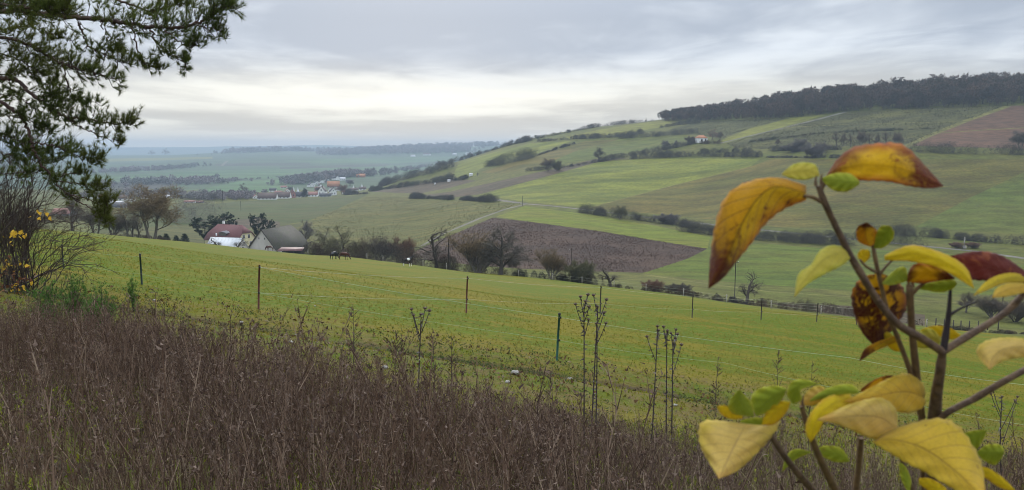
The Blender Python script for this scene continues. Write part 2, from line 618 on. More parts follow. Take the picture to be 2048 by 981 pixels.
# ---------------------------------------------------------------- ground materials
G_ = {}
mat_field('grass_valley', (0.072, 0.080, 0.014), (0.089, 0.086, 0.019), (0.062, 0.054, 0.015), 0.03, 0.8)
mat_field('grass_rough', (0.102, 0.092, 0.023), (0.072, 0.075, 0.017), (0.050, 0.047, 0.012), 0.03, 0.42, R(-20), (1, 2.6, 1), bump=1.0)
mat_field('grass_rough_b', (0.079, 0.075, 0.020), (0.058, 0.060, 0.017), (0.038, 0.035, 0.013), 0.03, 0.3, R(-25), (0.7, 2.0, 1), bump=1.0)
mat_field('field_dark', (0.046, 0.062, 0.014), (0.058, 0.060, 0.016), (0.068, 0.054, 0.019), 0.015, 0.3, R(10), (1, 3, 1))
mat_field('field_brown', (0.066, 0.040, 0.028), (0.046, 0.029, 0.022), (0.090, 0.064, 0.048), 0.03, 1.1, R(20), (1, 1.5, 1), bump=1.0, spot=0.5)
mat_field('field_bright', (0.098, 0.123, 0.009), (0.110, 0.115, 0.014), (0.082, 0.089, 0.011), 0.02, 0.4, R(-15), (1, 3, 1))
mat_field('field_green', (0.066, 0.092, 0.010), (0.087, 0.093, 0.013), (0.061, 0.067, 0.010), 0.012, 0.35, R(-10), (1, 2.2, 1), rows=(0.220, R(70), 0.042))
mat_field('field_light', (0.133, 0.141, 0.019), (0.085, 0.100, 0.015), (0.162, 0.141, 0.028), 0.012, 0.16, R(24), (0.9, 1.9, 1), rows=(0.077, R(112), 0.060))
mat_field('field_olive', (0.101, 0.080, 0.017), (0.070, 0.067, 0.013), (0.114, 0.079, 0.018), 0.012, 0.18, R(24), (0.9, 1.9, 1), rows=(0.088, R(112), 0.060))
mat_field('field_emerald', (0.067, 0.086, 0.014), (0.081, 0.086, 0.017), (0.073, 0.073, 0.012), 0.01, 0.3, R(20), (1, 2, 1))
mat_field('field_stubble', (0.079, 0.057, 0.034), (0.060, 0.048, 0.029), (0.046, 0.040, 0.025), 0.03, 0.5, R(20), (1, 2, 1))
mat_field('field_plough', (0.106, 0.057, 0.033), (0.088, 0.050, 0.030), (0.070, 0.043, 0.027), 0.008, 0.5, R(10), (1, 3, 1), rows=(0.264, R(100), 0.036))
mat_field('vineyard', (0.062, 0.063, 0.017), (0.050, 0.052, 0.017), (0.039, 0.033, 0.015), 0.012, 0.25, R(25), (1, 2, 1), rows=(0.308, R(60), 0.096))
mat_field('scrubland', (0.079, 0.075, 0.019), (0.056, 0.056, 0.017), (0.038, 0.033, 0.014), 0.012, 0.09, R(-12), (0.5, 2.4, 1), bump=1.0, spot=0.48)
mat_field('field_yellow', (0.136, 0.133, 0.019), (0.119, 0.122, 0.019), None, 0.01, 0.3)
mat_field('far_green', (0.045, 0.096, 0.034), (0.057, 0.099, 0.037), (0.048, 0.079, 0.031), 0.002, 0.02, R(5), (1, 2, 1), bump=0.2)
mat_field('far_grass', (0.051, 0.083, 0.040), (0.045, 0.069, 0.037), (0.036, 0.053, 0.031), 0.0022, 0.012, R(-4), (0.5, 3, 1), bump=0.2)
mat_field('far_brown', (0.051, 0.050, 0.040), (0.042, 0.043, 0.034), None, 0.002, 0.02, bump=0.2)
mat_field('road_pale', (0.141, 0.130, 0.108), (0.111, 0.104, 0.084), (0.104, 0.101, 0.077), 0.1, 0.8, bump=0.1)
mat_field('track_grass', (0.132, 0.122, 0.035), (0.109, 0.105, 0.027), None, 0.1, 0.8, bump=0.1)


def pasture_mat(name='pasture', soil=False):
    """grazed turf: green and straw-yellow patches, moss, trodden earth along the foot of the slope"""
    m, kk, bs, out = mat_new(name)
    pos = kk.n('ShaderNodeNewGeometry').outputs['Position']
    sp = kk.n('ShaderNodeSeparateXYZ')
    kk.l(pos, sp.inputs[0])
    v = kk.mapping(pos, (0.8, 2.2, 1), (0, 0, R(-14)))
    n1 = kk.noise(v, 0.075, 5, 0.65, 0.4)
    n2 = kk.noise(v, 0.38, 5, 0.66, 0.4)
    n3 = kk.noise(pos, 2.2, 5, 0.7, 0.2)
    n4 = kk.noise(pos, 9.0, 4, 0.7)
    col = kk.mix(kk.mr(n1, 0.44, 0.58), (0.078, 0.118, 0.003), (0.152, 0.128, 0.008))
    col = kk.mix(kk.mr(n2, 0.46, 0.60, 0, 0.85), col, (0.080, 0.104, 0.002))
    col = kk.mix(kk.mr(n3, 0.48, 0.66, 0, 0.8), col, (0.165, 0.124, 0.012))
    col = kk.mix(kk.mr(n4, 0.50, 0.68, 0, 0.75), col, (0.040, 0.042, 0.003))
    # worn, brownish rim near the old path (Y 13-22)
    yy = kk.m('ADD', sp.outputs[1], kk.m('MULTIPLY', kk.m('SUBTRACT', n2, 0.5), 9.0))
    rim = kk.mr(yy, 22.5, 16.0)
    col = kk.mix(kk.m('MULTIPLY', rim, kk.mr(n3, 0.38, 0.60, 0.15, 0.85)), col, (0.115, 0.085, 0.032))
    if soil:
        X_, Y_ = sp.outputs[0], sp.outputs[1]
        xc = kk.m('MAXIMUM', kk.m('MINIMUM', X_, 14.0), -14.0)
        x0 = kk.m('MAXIMUM', kk.m('MINIMUM', X_, 20.0), 0.0)
        py = kk.m('SUBTRACT', kk.m('SUBTRACT', 17.4, kk.m('MULTIPLY', xc, 0.06)), kk.m('MULTIPLY', kk.m('MULTIPLY', x0, x0), 0.012))
        pd = kk.m('SUBTRACT', Y_, py)
        rag = kk.m('MULTIPLY', kk.m('SUBTRACT', kk.noise(pos, 0.9, 5, 0.7, 0.4), 0.5), 5.0)
        we = kk.m('ADD', kk.m('SUBTRACT', Y_, 12.0), rag)
        sn = kk.noise(pos, 5.0, 5, 0.7, 0.3)
        s2 = kk.noise(pos, 26.0, 4, 0.7)
        scol = kk.mix(kk.mr(sn, 0.35, 0.65), (0.030, 0.021, 0.014), (0.058, 0.040, 0.025))
        scol = kk.mix(kk.mr(kk.noise(pos, 0.9, 4, 0.6, 0.4), 0.42, 0.58, 0, 0.9), scol, (0.120, 0.130, 0.016))
        scol = kk.mix(kk.mr(s2, 0.52, 0.70, 0, 0.7), scol, (0.10, 0.076, 0.050))
        col = kk.mix(kk.mr(we, 1.4, -1.2), col, scol)
        # the worn path
        pw = kk.mr(kk.m('ABSOLUTE', kk.m('ADD', pd, kk.m('MULTIPLY', rag, 0.10))), 0.70, 0.25)
        col = kk.mix(kk.m('MULTIPLY', pw, kk.mr(n3, 0.35, 0.6, 0.25, 0.85)), col, (0.048, 0.034, 0.022))
    kk.l(col, bs.inputs['Base Color'])
    bs.inputs['Roughness'].default_value = 0.95
    bs.inputs['Specular IOR Level'].default_value = 0.1
    bp = kk.n('ShaderNodeBump')
    bp.inputs['Strength'].default_value = 0.9
    bp.inputs['Distance'].default_value = 0.22
    kk.l(kk.m('ADD', kk.m('MULTIPLY', n3, 0.7), kk.m('MULTIPLY', n4, 0.3)), bp.inputs['Height'])
    kk.l(bp.outputs[0], bs.inputs['Normal'])


def soil_mat():
    m, kk, bs, out = mat_new('weedy_soil')
    pos = kk.n('ShaderNodeNewGeometry').outputs['Position']
    n1 = kk.noise(pos, 0.9, 4, 0.6, 0.4)
    n2 = kk.noise(pos, 5.0, 5, 0.7, 0.3)
    n3 = kk.noise(pos, 26.0, 4, 0.7)
    col = kk.mix(kk.mr(n2, 0.35, 0.65), (0.026, 0.019, 0.014), (0.050, 0.036, 0.024))
    col = kk.mix(kk.mr(n1, 0.54, 0.66, 0, 0.8), col, (0.080, 0.088, 0.014))
    col = kk.mix(kk.mr(n3, 0.52, 0.70, 0, 0.7), col, (0.085, 0.068, 0.048))
    kk.l(col, bs.inputs['Base Color'])
    bs.inputs['Specular IOR Level'].default_value = 0.05
    bs.inputs['Roughness'].default_value = 0.95
    bp = kk.n('ShaderNodeBump')
    bp.inputs['Strength'].default_value = 1.0
    bp.inputs['Distance'].default_value = 0.04
    kk.l(n3, bp.inputs['Height'])
    kk.l(bp.outputs[0], bs.inputs['Normal'])


pasture_mat()
pasture_mat('near_ground', True)
soil_mat()

# ---------------------------------------------------------------- near ground sheets
def sheet(name, x0, x1, nx, yfun0, yfun1, ny, mat, label):
    xs = np.linspace(x0, x1, nx)
    t = np.linspace(0, 1, ny)
    Y = yfun0(xs)[None, :] * (1 - t)[:, None] + yfun1(xs)[None, :] * t[:, None]
    X = np.broadcast_to(xs[None, :], Y.shape)
    V = np.stack([X, Y, H(X, Y)], -1).reshape(-1, 3)
    a = np.arange(nx - 1)[None, :] + np.arange(ny - 1)[:, None] * nx
    Q = np.stack([a, a + 1, a + 1 + nx, a + nx], -1).reshape(-1, 4)
    o = obj(name, mesh_np(name, V, None, Q, True), mat)
    return tag(o, label, kind='structure')


sheet('weedy_slope', -46, 46, 185, lambda x: x * 0 - 14, lambda x: path_y(x) - 0.9, 70, 'near_ground', 'dark weedy soil under the dry stalks')
sheet('path', -46, 46, 185, lambda x: path_y(x) - 0.9, lambda x: path_y(x) + 0.45, 7, 'near_ground', 'narrow worn earth path along the foot of the pasture')
sheet('pasture_edge', -46, 46, 185, lambda x: path_y(x) + 0.45, lambda x: x * 0 + 26.0, 22, 'near_ground', 'near strip of grazed pasture by the electric fence')

# ---------------------------------------------------------------- fields: one constrained triangulation, one object per field
def strip(pts, half, ymin, ymax=11500):
    """pixel polyline -> world ribbon outline of the given half width"""
    P = []
    for (a, b), (c, d) in zip(pts[:-1], pts[1:]):
        n = max(1, int(math.hypot(c - a, d - b) / 14))
        for i in range(n):
            P.append(at(a + (c - a) * i / n, b + (d - b) * i / n, ymin, ymax))
    P.append(at(*pts[-1], ymin, ymax))
    P = np.array([(p.x, p.y) for p in P])
    T = np.gradient(P, axis=0)
    T /= np.linalg.norm(T, axis=1)[:, None] + 1e-9
    N = np.stack([-T[:, 1], T[:, 0]], 1) * half
    return np.concatenate([P + N, (P - N)[::-1]])


def area(pts, ymin, ymax=11500):
    out = []
    n0 = len(pts)
    for i in range(n0):
        (a, b), (c, d) = pts[i], pts[(i + 1) % n0]
        n = max(1, int(math.hypot(c - a, d - b) / 14))
        for j in range(n):
            p = at(a + (c - a) * j / n, b + (d - b) * j / n, ymin, ymax)
            out.append((p.x, p.y))
    return np.array(out)


FIELDS = []


def fld(name, mat, label, outline):
    FIELDS.append((name, mat, label, outline))


# the pasture: from the near strip to its far fence
_edge = [(-900, 225), (-300, 212), (0, 206), (150, 210), (250, 212), (400, 215), (500, 212), (560, 205), (650, 182), (740, 168), (815, 161), (930, 155), (1050, 152), (1200, 142), (1325, 134), (1450, 124), (1560, 119), (1700, 117), (1850, 115), (2048, 113), (2500, 110), (3400, 110)]
_po = []
for px, Y in _edge:
    u = (px - CX) / F
    _po.append((u * Y, Y))
_po = _po + [(uu * 26.0, 26.0) for uu in np.linspace(1.72, -1.72, 160)]
PASTURE_EDGE = _edge
fld('pasture', 'pasture', 'long sloping green pasture grazed by horses', np.array(_po))

fld('field', 'field_dark', 'dull green field in front of the village', area([(180, 432), (300, 426), (380, 413), (470, 404), (560, 400), (640, 395), (735, 390), (680, 416), (620, 441), (520, 458), (380, 464), (180, 470)], 300, 1300))
fld('field', 'grass_rough_b', 'brownish rough slope around the farm', area([(180, 470), (320, 452), (420, 449), (520, 456), (600, 447), (625, 462), (640, 500), (420, 500), (180, 486)], 245, 700))
fld('field', 'grass_rough', 'rough pale grassland beside the farm track', area([(560, 476), (620, 441), (735, 394), (800, 394), (880, 401), (1043, 407), (960, 436), (880, 469), (822, 497), (700, 492)], 240, 1000))
fld('field', 'field_stubble', 'strip of tawny stubble behind the farm', area([(455, 441), (520, 437), (560, 444), (560, 456), (450, 456)], 300, 1000))
fld('field', 'field_brown', 'dark purple-brown field of dead plants below the road', area([(815, 512), (852, 492), (985, 436), (1060, 444), (1200, 463), (1300, 480), (1415, 498), (1375, 518), (1330, 536), (1285, 546), (1180, 543), (1040, 538), (940, 530), (870, 522)], 190, 700))
fld('field', 'field_bright', 'narrow bright green field between the brown field and the road', area([(1050, 412), (1150, 426), (1300, 450), (1420, 474), (1415, 498), (1300, 480), (1200, 463), (1060, 444), (992, 434)], 240, 700))
fld('field', 'field_green', 'wide green field below the road hedge', area([(1415, 498), (1420, 476), (1500, 485), (1600, 494), (1720, 500), (1880, 505), (2048, 530), (2300, 540), (2300, 590), (2048, 592), (1880, 588), (1700, 582), (1560, 572), (1400, 560), (1285, 547), (1375, 518)], 165, 600))
fld('field', 'field_stubble', 'strip of brown dead weeds along the pasture fence', area([(1540, 606), (1700, 612), (1850, 630), (1850, 652), (1700, 634), (1560, 612)], 121, 190))
fld('field', 'field_light', 'large pale green field rising from the road', area([(958, 390), (1090, 355), (1190, 326), (1280, 319), (1400, 317), (1520, 319), (1500, 334), (1340, 373), (1178, 416), (1052, 404)], 300, 1000))
fld('field', 'field_olive', 'olive-brown field right of the pale green one', area([(1178, 416), (1340, 373), (1500, 334), (1540, 319), (1640, 319), (2048, 319), (2300, 322), (2300, 350), (2048, 345), (1940, 396), (1835, 452), (1700, 458), (1560, 455), (1400, 437)], 300, 900))
fld('field', 'field_emerald', 'bright green field corner above the wayside cross', area([(1832, 454), (1940, 396), (2048, 345), (2300, 340), (2300, 480), (2048, 470), (1930, 462)], 280, 800))
fld('field', 'field_stubble', 'tapering strip of brown dead grass between hill fields', area([(835, 392), (900, 384), (1000, 362), (1100, 340), (1190, 319), (1262, 316), (1190, 326), (1090, 354), (960, 389), (900, 396)], 300, 1050))
fld('field', 'field_stubble', 'brown scrubby slope above the village road', area([(742, 384), (790, 373), (880, 362), (905, 358), (960, 360), (900, 376), (835, 388)], 500, 1050))
fld('field', 'grass_valley', 'grey-green meadow strip with small white huts', area([(905, 358), (1060, 344), (1150, 328), (1180, 321), (1000, 361), (900, 383), (840, 391), (900, 376), (960, 362)], 400, 1050))
fld('field', 'field_light', 'pale green slope under the skyline hedge', area([(905, 354), (918, 325), (1000, 302), (1060, 287), (1140, 283), (1080, 305), (1000, 325), (960, 338), (950, 352)], 500, 1055))
fld('field', 'field_olive', 'olive field strip between two hill hedges', area([(960, 345), (1060, 315), (1170, 283), (1245, 279), (1150, 303), (1075, 336), (1000, 348)], 450, 1055))
fld('field', 'field_emerald', 'emerald field strip climbing towards the hut', area([(1078, 336), (1150, 303), (1240, 279), (1340, 272), (1392, 276), (1340, 291), (1195, 317), (1120, 329)], 450, 1000))
fld('field', 'field_yellow', 'yellowish field on the brow of the hill', area([(1130, 274), (1220, 256), (1300, 244), (1345, 243), (1318, 256), (1250, 267), (1140, 279)], 700, 1058))
fld('field', 'vineyard', 'grey vineyard slope under the hilltop wood', area([(1318, 270), (1350, 256), (1400, 244), (1500, 240), (1580, 237), (1500, 257), (1440, 278), (1395, 270)], 500, 1055))
fld('field', 'field_yellow', 'yellow-green strip beside the white hill track', area([(1440, 282), (1500, 258), (1580, 237), (1650, 230), (1560, 256), (1452, 286)], 500, 1000))
fld('field', 'scrubland', 'wide scrubby vineyard slope below the wood', area([(1452, 287), (1560, 258), (1695, 225), (1850, 217), (2012, 211), (1900, 256), (1812, 291), (1700, 292), (1560, 300), (1470, 296)], 400, 900))
fld('field', 'grass_valley', 'green meadow strip below the hill hut', area([(1392, 300), (1470, 297), (1560, 301), (1700, 293), (1812, 292), (1812, 300), (2048, 302), (2300, 304), (2300, 316), (2048, 317), (1640, 317), (1530, 316), (1390, 308)], 400, 800))
fld('field', 'field_plough', 'red-brown ploughed field at the top of the slope', area([(1818, 292), (1900, 256), (2018, 212), (2300, 205), (2300, 300), (2048, 298)], 400, 900))
# far plain
fld('field', 'far_green', 'bright far meadow left of the village', area([(380, 392), (400, 379), (480, 363), (560, 358), (590, 372), (560, 383), (470, 386)], 1050, 2600))
fld('field', 'far_green', 'long far green field across the plain', area([(180, 352), (300, 347), (440, 341), (600, 335), (760, 331), (860, 332), (830, 345), (700, 342), (600, 350), (440, 357), (330, 362), (180, 362)], 1200, 4500))
fld('field', 'far_brown', 'dull far fallow strip in the plain', area([(380, 330), (480, 327), (620, 327), (620, 331), (480, 332), (390, 335)], 2000, 5000))
fld('field', 'far_green', 'pale far field below the wooded ridge', area([(560, 322), (700, 317), (850, 314), (920, 314), (900, 322), (780, 327), (640, 326)], 1700, 4700))
fld('field', 'far_grass', 'broad dull green far field left of the far wood', area([(180, 335), (300, 330), (420, 326), (440, 334), (320, 341), (180, 346)], 1900, 5000))
fld('field', 'far_brown', 'violet-brown far fallow field low on the plain', area([(190, 366), (330, 363), (360, 372), (300, 379), (190, 382)], 1100, 2400))
fld('field', 'far_green', 'fresh green far strip above the far meadow', area([(460, 352), (600, 343), (700, 340), (690, 347), (590, 354), (470, 361)], 1200, 3000))
fld('field', 'far_brown', 'brownish far strip on the opposite plain slope', area([(560, 335), (700, 330), (780, 329), (770, 333), (650, 336), (560, 339)], 1900, 4000))
fld('field', 'field_yellow', 'pale yellow far field under the horizon', area([(200, 318), (330, 316), (425, 314), (425, 318), (330, 321), (200, 324)], 3000, 6200))
# roads and tracks
fld('road', 'road_pale', 'pale farm road climbing to the junction', strip([(842, 493), (880, 471), (960, 437), (1010, 419), (1050, 409)], 1.3, 235, 700))
fld('road', 'road_pale', 'pale paved road along the hillside hedge', strip([(955, 396), (1000, 401), (1050, 408), (1100, 412), (1200, 423), (1300, 436), (1400, 447), (1500, 458), (1620, 470), (1740, 482), (1860, 494), (1950, 503), (2048, 517), (2300, 555)], 1.9, 235, 700))
fld('track', 'track_grass', 'pale grass track crossing the green field', strip([(1285, 549), (1400, 566), (1540, 584), (1700, 594), (1850, 603), (2048, 612)], 0.8, 150, 500))
fld('track', 'road_pale', 'white track running up to the hilltop wood', strip([(1440, 287), (1500, 272), (1560, 258), (1640, 238), (1692, 224)], 2.2, 400, 900))
fld('track', 'track_grass', 'grass track beside the red-brown ploughed field', strip([(1806, 296), (1860, 271), (1930, 243), (2016, 213)], 2.6, 400, 900))
fld('track', 'track_grass', 'thin pale line across the ploughed field', strip([(1874, 267), (1960, 261), (2048, 256), (2200, 248)], 1.0, 400, 900))
fld('track', 'track_grass', 'pale headland line between two hill fields', strip([(1178, 416), (1340, 373), (1500, 334)], 0.7, 300, 900))
fld('track', 'track_grass', 'faint path across the scrubby vineyard slope', strip([(1560, 256), (1700, 249), (1860, 245), (1925, 244)], 1.2, 400, 900))
fld('track', 'road_pale', 'far white road on the plain', strip([(444, 332), (450, 326), (455, 322)], 5.0, 2000, 5000))


def build_fields():
    verts, edges, polys = [], [], []
    for _, _, _, o in FIELDS:
        Y = np.maximum(o[:, 1], 25.99)
        uw = np.stack([o[:, 0] / o[:, 1], np.log(Y)], 1)
        k0, nn = len(verts), len(uw)
        edges += [(k0 + i, k0 + (i + 1) % nn) for i in range(nn)]
        polys.append(uw)
        verts += [tuple(p) for p in uw]
    # back-ground lattice, slightly irregular
    rg = np.random.default_rng(5)
    us = np.linspace(-1.7, 1.7, 200)
    ws = np.concatenate([np.arange(math.log(26.6), math.log(1200), 0.03), np.arange(math.log(1200), math.log(9700), 0.05)])
    UU, WW = np.meshgrid(us, ws)
    UU = UU + rg.uniform(-0.3, 0.3, UU.shape) * 0.017
    WW = WW + rg.uniform(-0.3, 0.3, WW.shape) * 0.03
    verts += [tuple(p) for p in np.stack([UU.ravel(), WW.ravel()], 1)]
    for uu in np.linspace(-1.715, 1.715, 60):
        verts.append((uu, math.log(25.98)))
    ov, oe, of, _, _, oid = mgeo.delaunay_2d_cdt([Vector(v) for v in verts], edges, [], 0, 1e-7, False)
    ov = np.array([(v[0], v[1]) for v in ov])
    Y = np.exp(ov[:, 1])
    X = ov[:, 0] * Y
    P = np.stack([X, Y, H(X, Y)], 1)
    tri = np.array([f for f in of if len(f) == 3])
    c = ov[tri].mean(1)
    gid = np.full(len(tri), -1)
    for g, uw in enumerate(polys):
        ins = np.zeros(len(c), bool)
        for (x0, y0), (x1, y1) in zip(uw, np.roll(uw, -1, 0)):
            if y0 != y1:
                ins ^= ((y0 > c[:, 1]) != (y1 > c[:, 1])) & (c[:, 0] < (x1 - x0) * (c[:, 1] - y0) / (y1 - y0) + x0)
        gid[ins] = g
    for g in range(-1, len(FIELDS)):
        T = tri[gid == g]
        if not len(T):
            print('EMPTY FIELD', FIELDS[g][2])
            continue
        if g == -1:
            yc = P[T].mean(1)[:, 1]
            for sel, nm, mt, lb in (((yc < 1150), 'valley_ground', 'grass_valley', 'grassy valley floor and hill slopes between the fields'), ((yc >= 1150), 'plain', 'far_grass', 'hazy far plain and ridges beyond the village')):
                idx, inv = np.unique(T[sel], return_inverse=True)
                tag(obj(nm, mesh_np(nm, P[idx], inv.reshape(-1, 3), None, True), mt), lb, kind='structure')
            continue
        nm, mt, lb, _ = FIELDS[g]
        idx, inv = np.unique(T, return_inverse=True)
        tag(obj(nm, mesh_np(nm, P[idx], inv.reshape(-1, 3), None, True), mt), lb, kind='structure')


build_fields()
# ---------------------------------------------------------------- vegetation: shapes
def unit(v):
    return v / (np.linalg.norm(v) + 1e-12)


def rand_perp(rng, d):
    a = rng.normal(size=3)
    a -= d * a.dot(d)
    return unit(a)


def needles_soup(rng, tips, dirs, n, length, width, cone=0.9):
    """thin triangles bursting from each tip"""
    tips, dirs = np.repeat(np.asarray(tips), n, 0), np.repeat(np.asarray(dirs), n, 0)
    m = len(tips)
    d = dirs + rng.normal(0, cone, (m, 3))
    d /= np.linalg.norm(d, axis=1)[:, None] + 1e-9
    L = length * rng.uniform(0.6, 1.15, m)
    s = np.cross(d, rng.normal(size=(m, 3)))
    s /= np.linalg.norm(s, axis=1)[:, None] + 1e-9
    w = width * rng.uniform(0.7, 1.3, m)
    V = np.stack([tips - s * w[:, None] * .5, tips + s * w[:, None] * .5, tips + d * L[:, None]], 1).reshape(-1, 3)
    return V, np.arange(m * 3).reshape(-1, 3)


def grow_tree(seed, levels=4, nch=(6, 5, 5, 4), ang=(55, 50, 45, 45), ratio=(0.6, 0.62, 0.6, 0.6), trunk=0.34, wig=0.14, up=0.10, r0=0.026, twig_n=7, twig_l=0.07, twig_w=0.0030, stems=1, lean=0.0, droop=0.0, start=0.35, spread=1.0, crook=0.0):
    """bare tree of height 1: limbs as tapered tubes, the outer twigs as a cloud of fine slivers"""
    rng = np.random.default_rng(seed)
    limb = MB()
    tips, tdir = [], []

    def go(p, d, L, r, lev):
        k_ = 5 if lev == 0 else (4 if lev < 3 else 3)
        P, D = [p.copy()], [d.copy()]
        dd = d.copy()
        for i in range(k_):
            kick = wig * (0.35 if lev == 0 else 1 + lev * 0.25) + (0 if lev == 0 else crook if rng.random() < 0.5 else 0)
            dd = unit(dd + rng.normal(0, kick, 3) + np.array([0, 0, (up if lev else up * 1.5) - droop * (lev > 1)]))
            P.append(P[-1] + dd * L / k_)
            D.append(dd.copy())
        P = np.array(P)
        rr = np.linspace(r, r * (0.62 if lev == 0 else 0.45), k_ + 1)
        if lev == 0:
            rr[0] *= 1.35
        limb.tube(P, rr, 6 if lev == 0 else (4 if lev == 1 else 3), False)
        if lev >= levels:
            for j in range(1, k_ + 1):
                tips.append(P[j])
                tdir.append(D[j])
            return
        n = nch[min(lev, len(nch) - 1)]
        for j in range(n):
            t = start + (1 - start) * (j + rng.uniform(0.2, 0.9)) / n if lev == 0 else 0.25 + 0.75 * (j + rng.uniform(0.2, 0.9)) / n
            t = min(t, 1.0)
            f = t * k_
            i = min(int(f), k_ - 1)
            q = P[i] + (P[i + 1] - P[i]) * (f - i)
            a = R(ang[min(lev, len(ang) - 1)]) * rng.uniform(0.65, 1.2)
            pp = rand_perp(rng, D[i])
            if lev == 0:
                az = j * 2.4 + rng.uniform(-0.5, 0.5)
                pp = unit(np.array([math.cos(az), math.sin(az), 0.05]))
            nd = unit(D[i] * math.cos(a) + pp * math.sin(a) * spread)
            go(q, nd, L * ratio[min(lev, len(ratio) - 1)] * rng.uniform(0.75, 1.2) * (1.15 - 0.45 * t if lev == 0 else 1.0), rr[i] * rng.uniform(0.5, 0.68), lev + 1)
        go(P[-1], D[-1], L * ratio[min(lev, len(ratio) - 1)] * 0.9, rr[-1], lev + 1)

    for s in range(stems):
        az = rng.uniform(0, 6.28)
        d0 = unit(np.array([lean * math.cos(az) * (1 if stems == 1 else 1.6), lean * math.sin(az) * (1 if stems == 1 else 1.6), 1.0]))
        b = np.array([0.0, 0.0, -0.02]) if stems == 1 else np.array([0.02 * math.cos(az), 0.02 * math.sin(az), -0.02])
        go(b, d0, trunk * (1 if stems == 1 else rng.uniform(0.8, 1.1)), r0 * (1 if stems == 1 else 0.7), 0)
    V, t, q = limb.arrays()
    TV, TT = needles_soup(rng, tips, tdir, twig_n, twig_l, twig_w, 0.75)
    top = max(np.percentile(TV[:, 2], 99.7), V[:, 2].max())
    return (V / top, q2t(q)), (TV / top, TT)


def conifer(seed, kind='spruce'):
    rng = np.random.default_rng(seed)
    limb = MB()
    limb.tube([(0, 0, -0.02), (0.004, 0, 0.5), (0, 0.003, 0.98)], [0.022, 0.014, 0.003], 6, False)
    tips, dirs = [], []
    if kind == 'spruce':
        nl = 22
        for i in range(nl):
            z = 0.06 + 0.9 * i / nl
            Rr = 0.24 * (1 - z) ** 0.8 + 0.015
            for j in range(8):
                az = rng.uniform(0, 6.28)
                d = np.array([math.cos(az), math.sin(az), -0.25])
                L = Rr * rng.uniform(0.75, 1.1)
                for t in np.linspace(0.25, 1, 5):
                    tips.append(np.array([0, 0, z]) + d * L * t)
                    dirs.append(d)
        S = needles_soup(rng, tips, dirs, 5, 0.06, 0.022, 0.5)
    else:
        nl = 13
        for i in range(nl):
            z = 0.28 + 0.68 * i / nl
            Rr = 0.34 * math.sin(math.pi * min(1, 0.25 + 0.75 * (1 - z) / 0.72)) + 0.05
            for j in range(5):
                az = rng.uniform(0, 6.28)
                d = unit(np.array([math.cos(az), math.sin(az), rng.uniform(0.05, 0.35)]))
                L = Rr * rng.uniform(0.6, 1.15)
                b = np.array([0, 0, z])
                limb.tube([b, b + d * L * 0.6, b + d * L + np.array([0, 0, 0.02])], [0.008, 0.005, 0.002], 3, False)
                for q in range(7):
                    tips.append(b + d * L * rng.uniform(0.55, 1.05) + rng.normal(0, 0.028, 3))
                    dirs.append(unit(d + np.array([0, 0, 0.5])))
        S = needles_soup(rng, tips, dirs, 16, 0.06, 0.02, 0.9)
    V, t, q = limb.arrays()
    return (V, q2t(q)), S


mat_pick('bark', [(0.080, 0.065, 0.051), (0.123, 0.102, 0.080)], big=(1.3, (0.145, 0.145, 0.109), 0.5))
mat_pick('bark_dark', [(0.060, 0.052, 0.043), (0.091, 0.075, 0.061)])
mat_pick('twig_brown', [(0.075, 0.058, 0.046), (0.113, 0.087, 0.065), (0.152, 0.113, 0.072)])
mat_pick('twig_tan', [(0.123, 0.090, 0.049), (0.174, 0.123, 0.061), (0.217, 0.145, 0.065)])
mat_pick('twig_red', [(0.123, 0.070, 0.049), (0.167, 0.093, 0.061), (0.203, 0.123, 0.080)])
mat_pick('twig_dark', [(0.059, 0.054, 0.044), (0.094, 0.082, 0.063), (0.126, 0.114, 0.080)])
mat_pick('twig_olive', [(0.078, 0.082, 0.040), (0.122, 0.116, 0.056), (0.166, 0.145, 0.074)])
mat_pick('twig_grey', [(0.094, 0.087, 0.081), (0.131, 0.116, 0.107), (0.174, 0.151, 0.133)])
mat_pick('hedge_dark', [(0.031, 0.030, 0.030), (0.054, 0.047, 0.044), (0.084, 0.071, 0.063)], big=(0.12, (0.078, 0.073, 0.047), 0.7))
mat_pick('hedge_green', [(0.031, 0.042, 0.023), (0.052, 0.058, 0.030), (0.081, 0.079, 0.046)], big=(0.08, (0.073, 0.054, 0.044), 0.7))
mat_pick('hedge_red', [(0.073, 0.042, 0.033), (0.099, 0.060, 0.047), (0.063, 0.054, 0.037)], big=(0.3, (0.078, 0.073, 0.042), 0.8))
mat_pick('needle_far', [(0.014, 0.026, 0.014), (0.024, 0.040, 0.020), (0.036, 0.052, 0.028)])



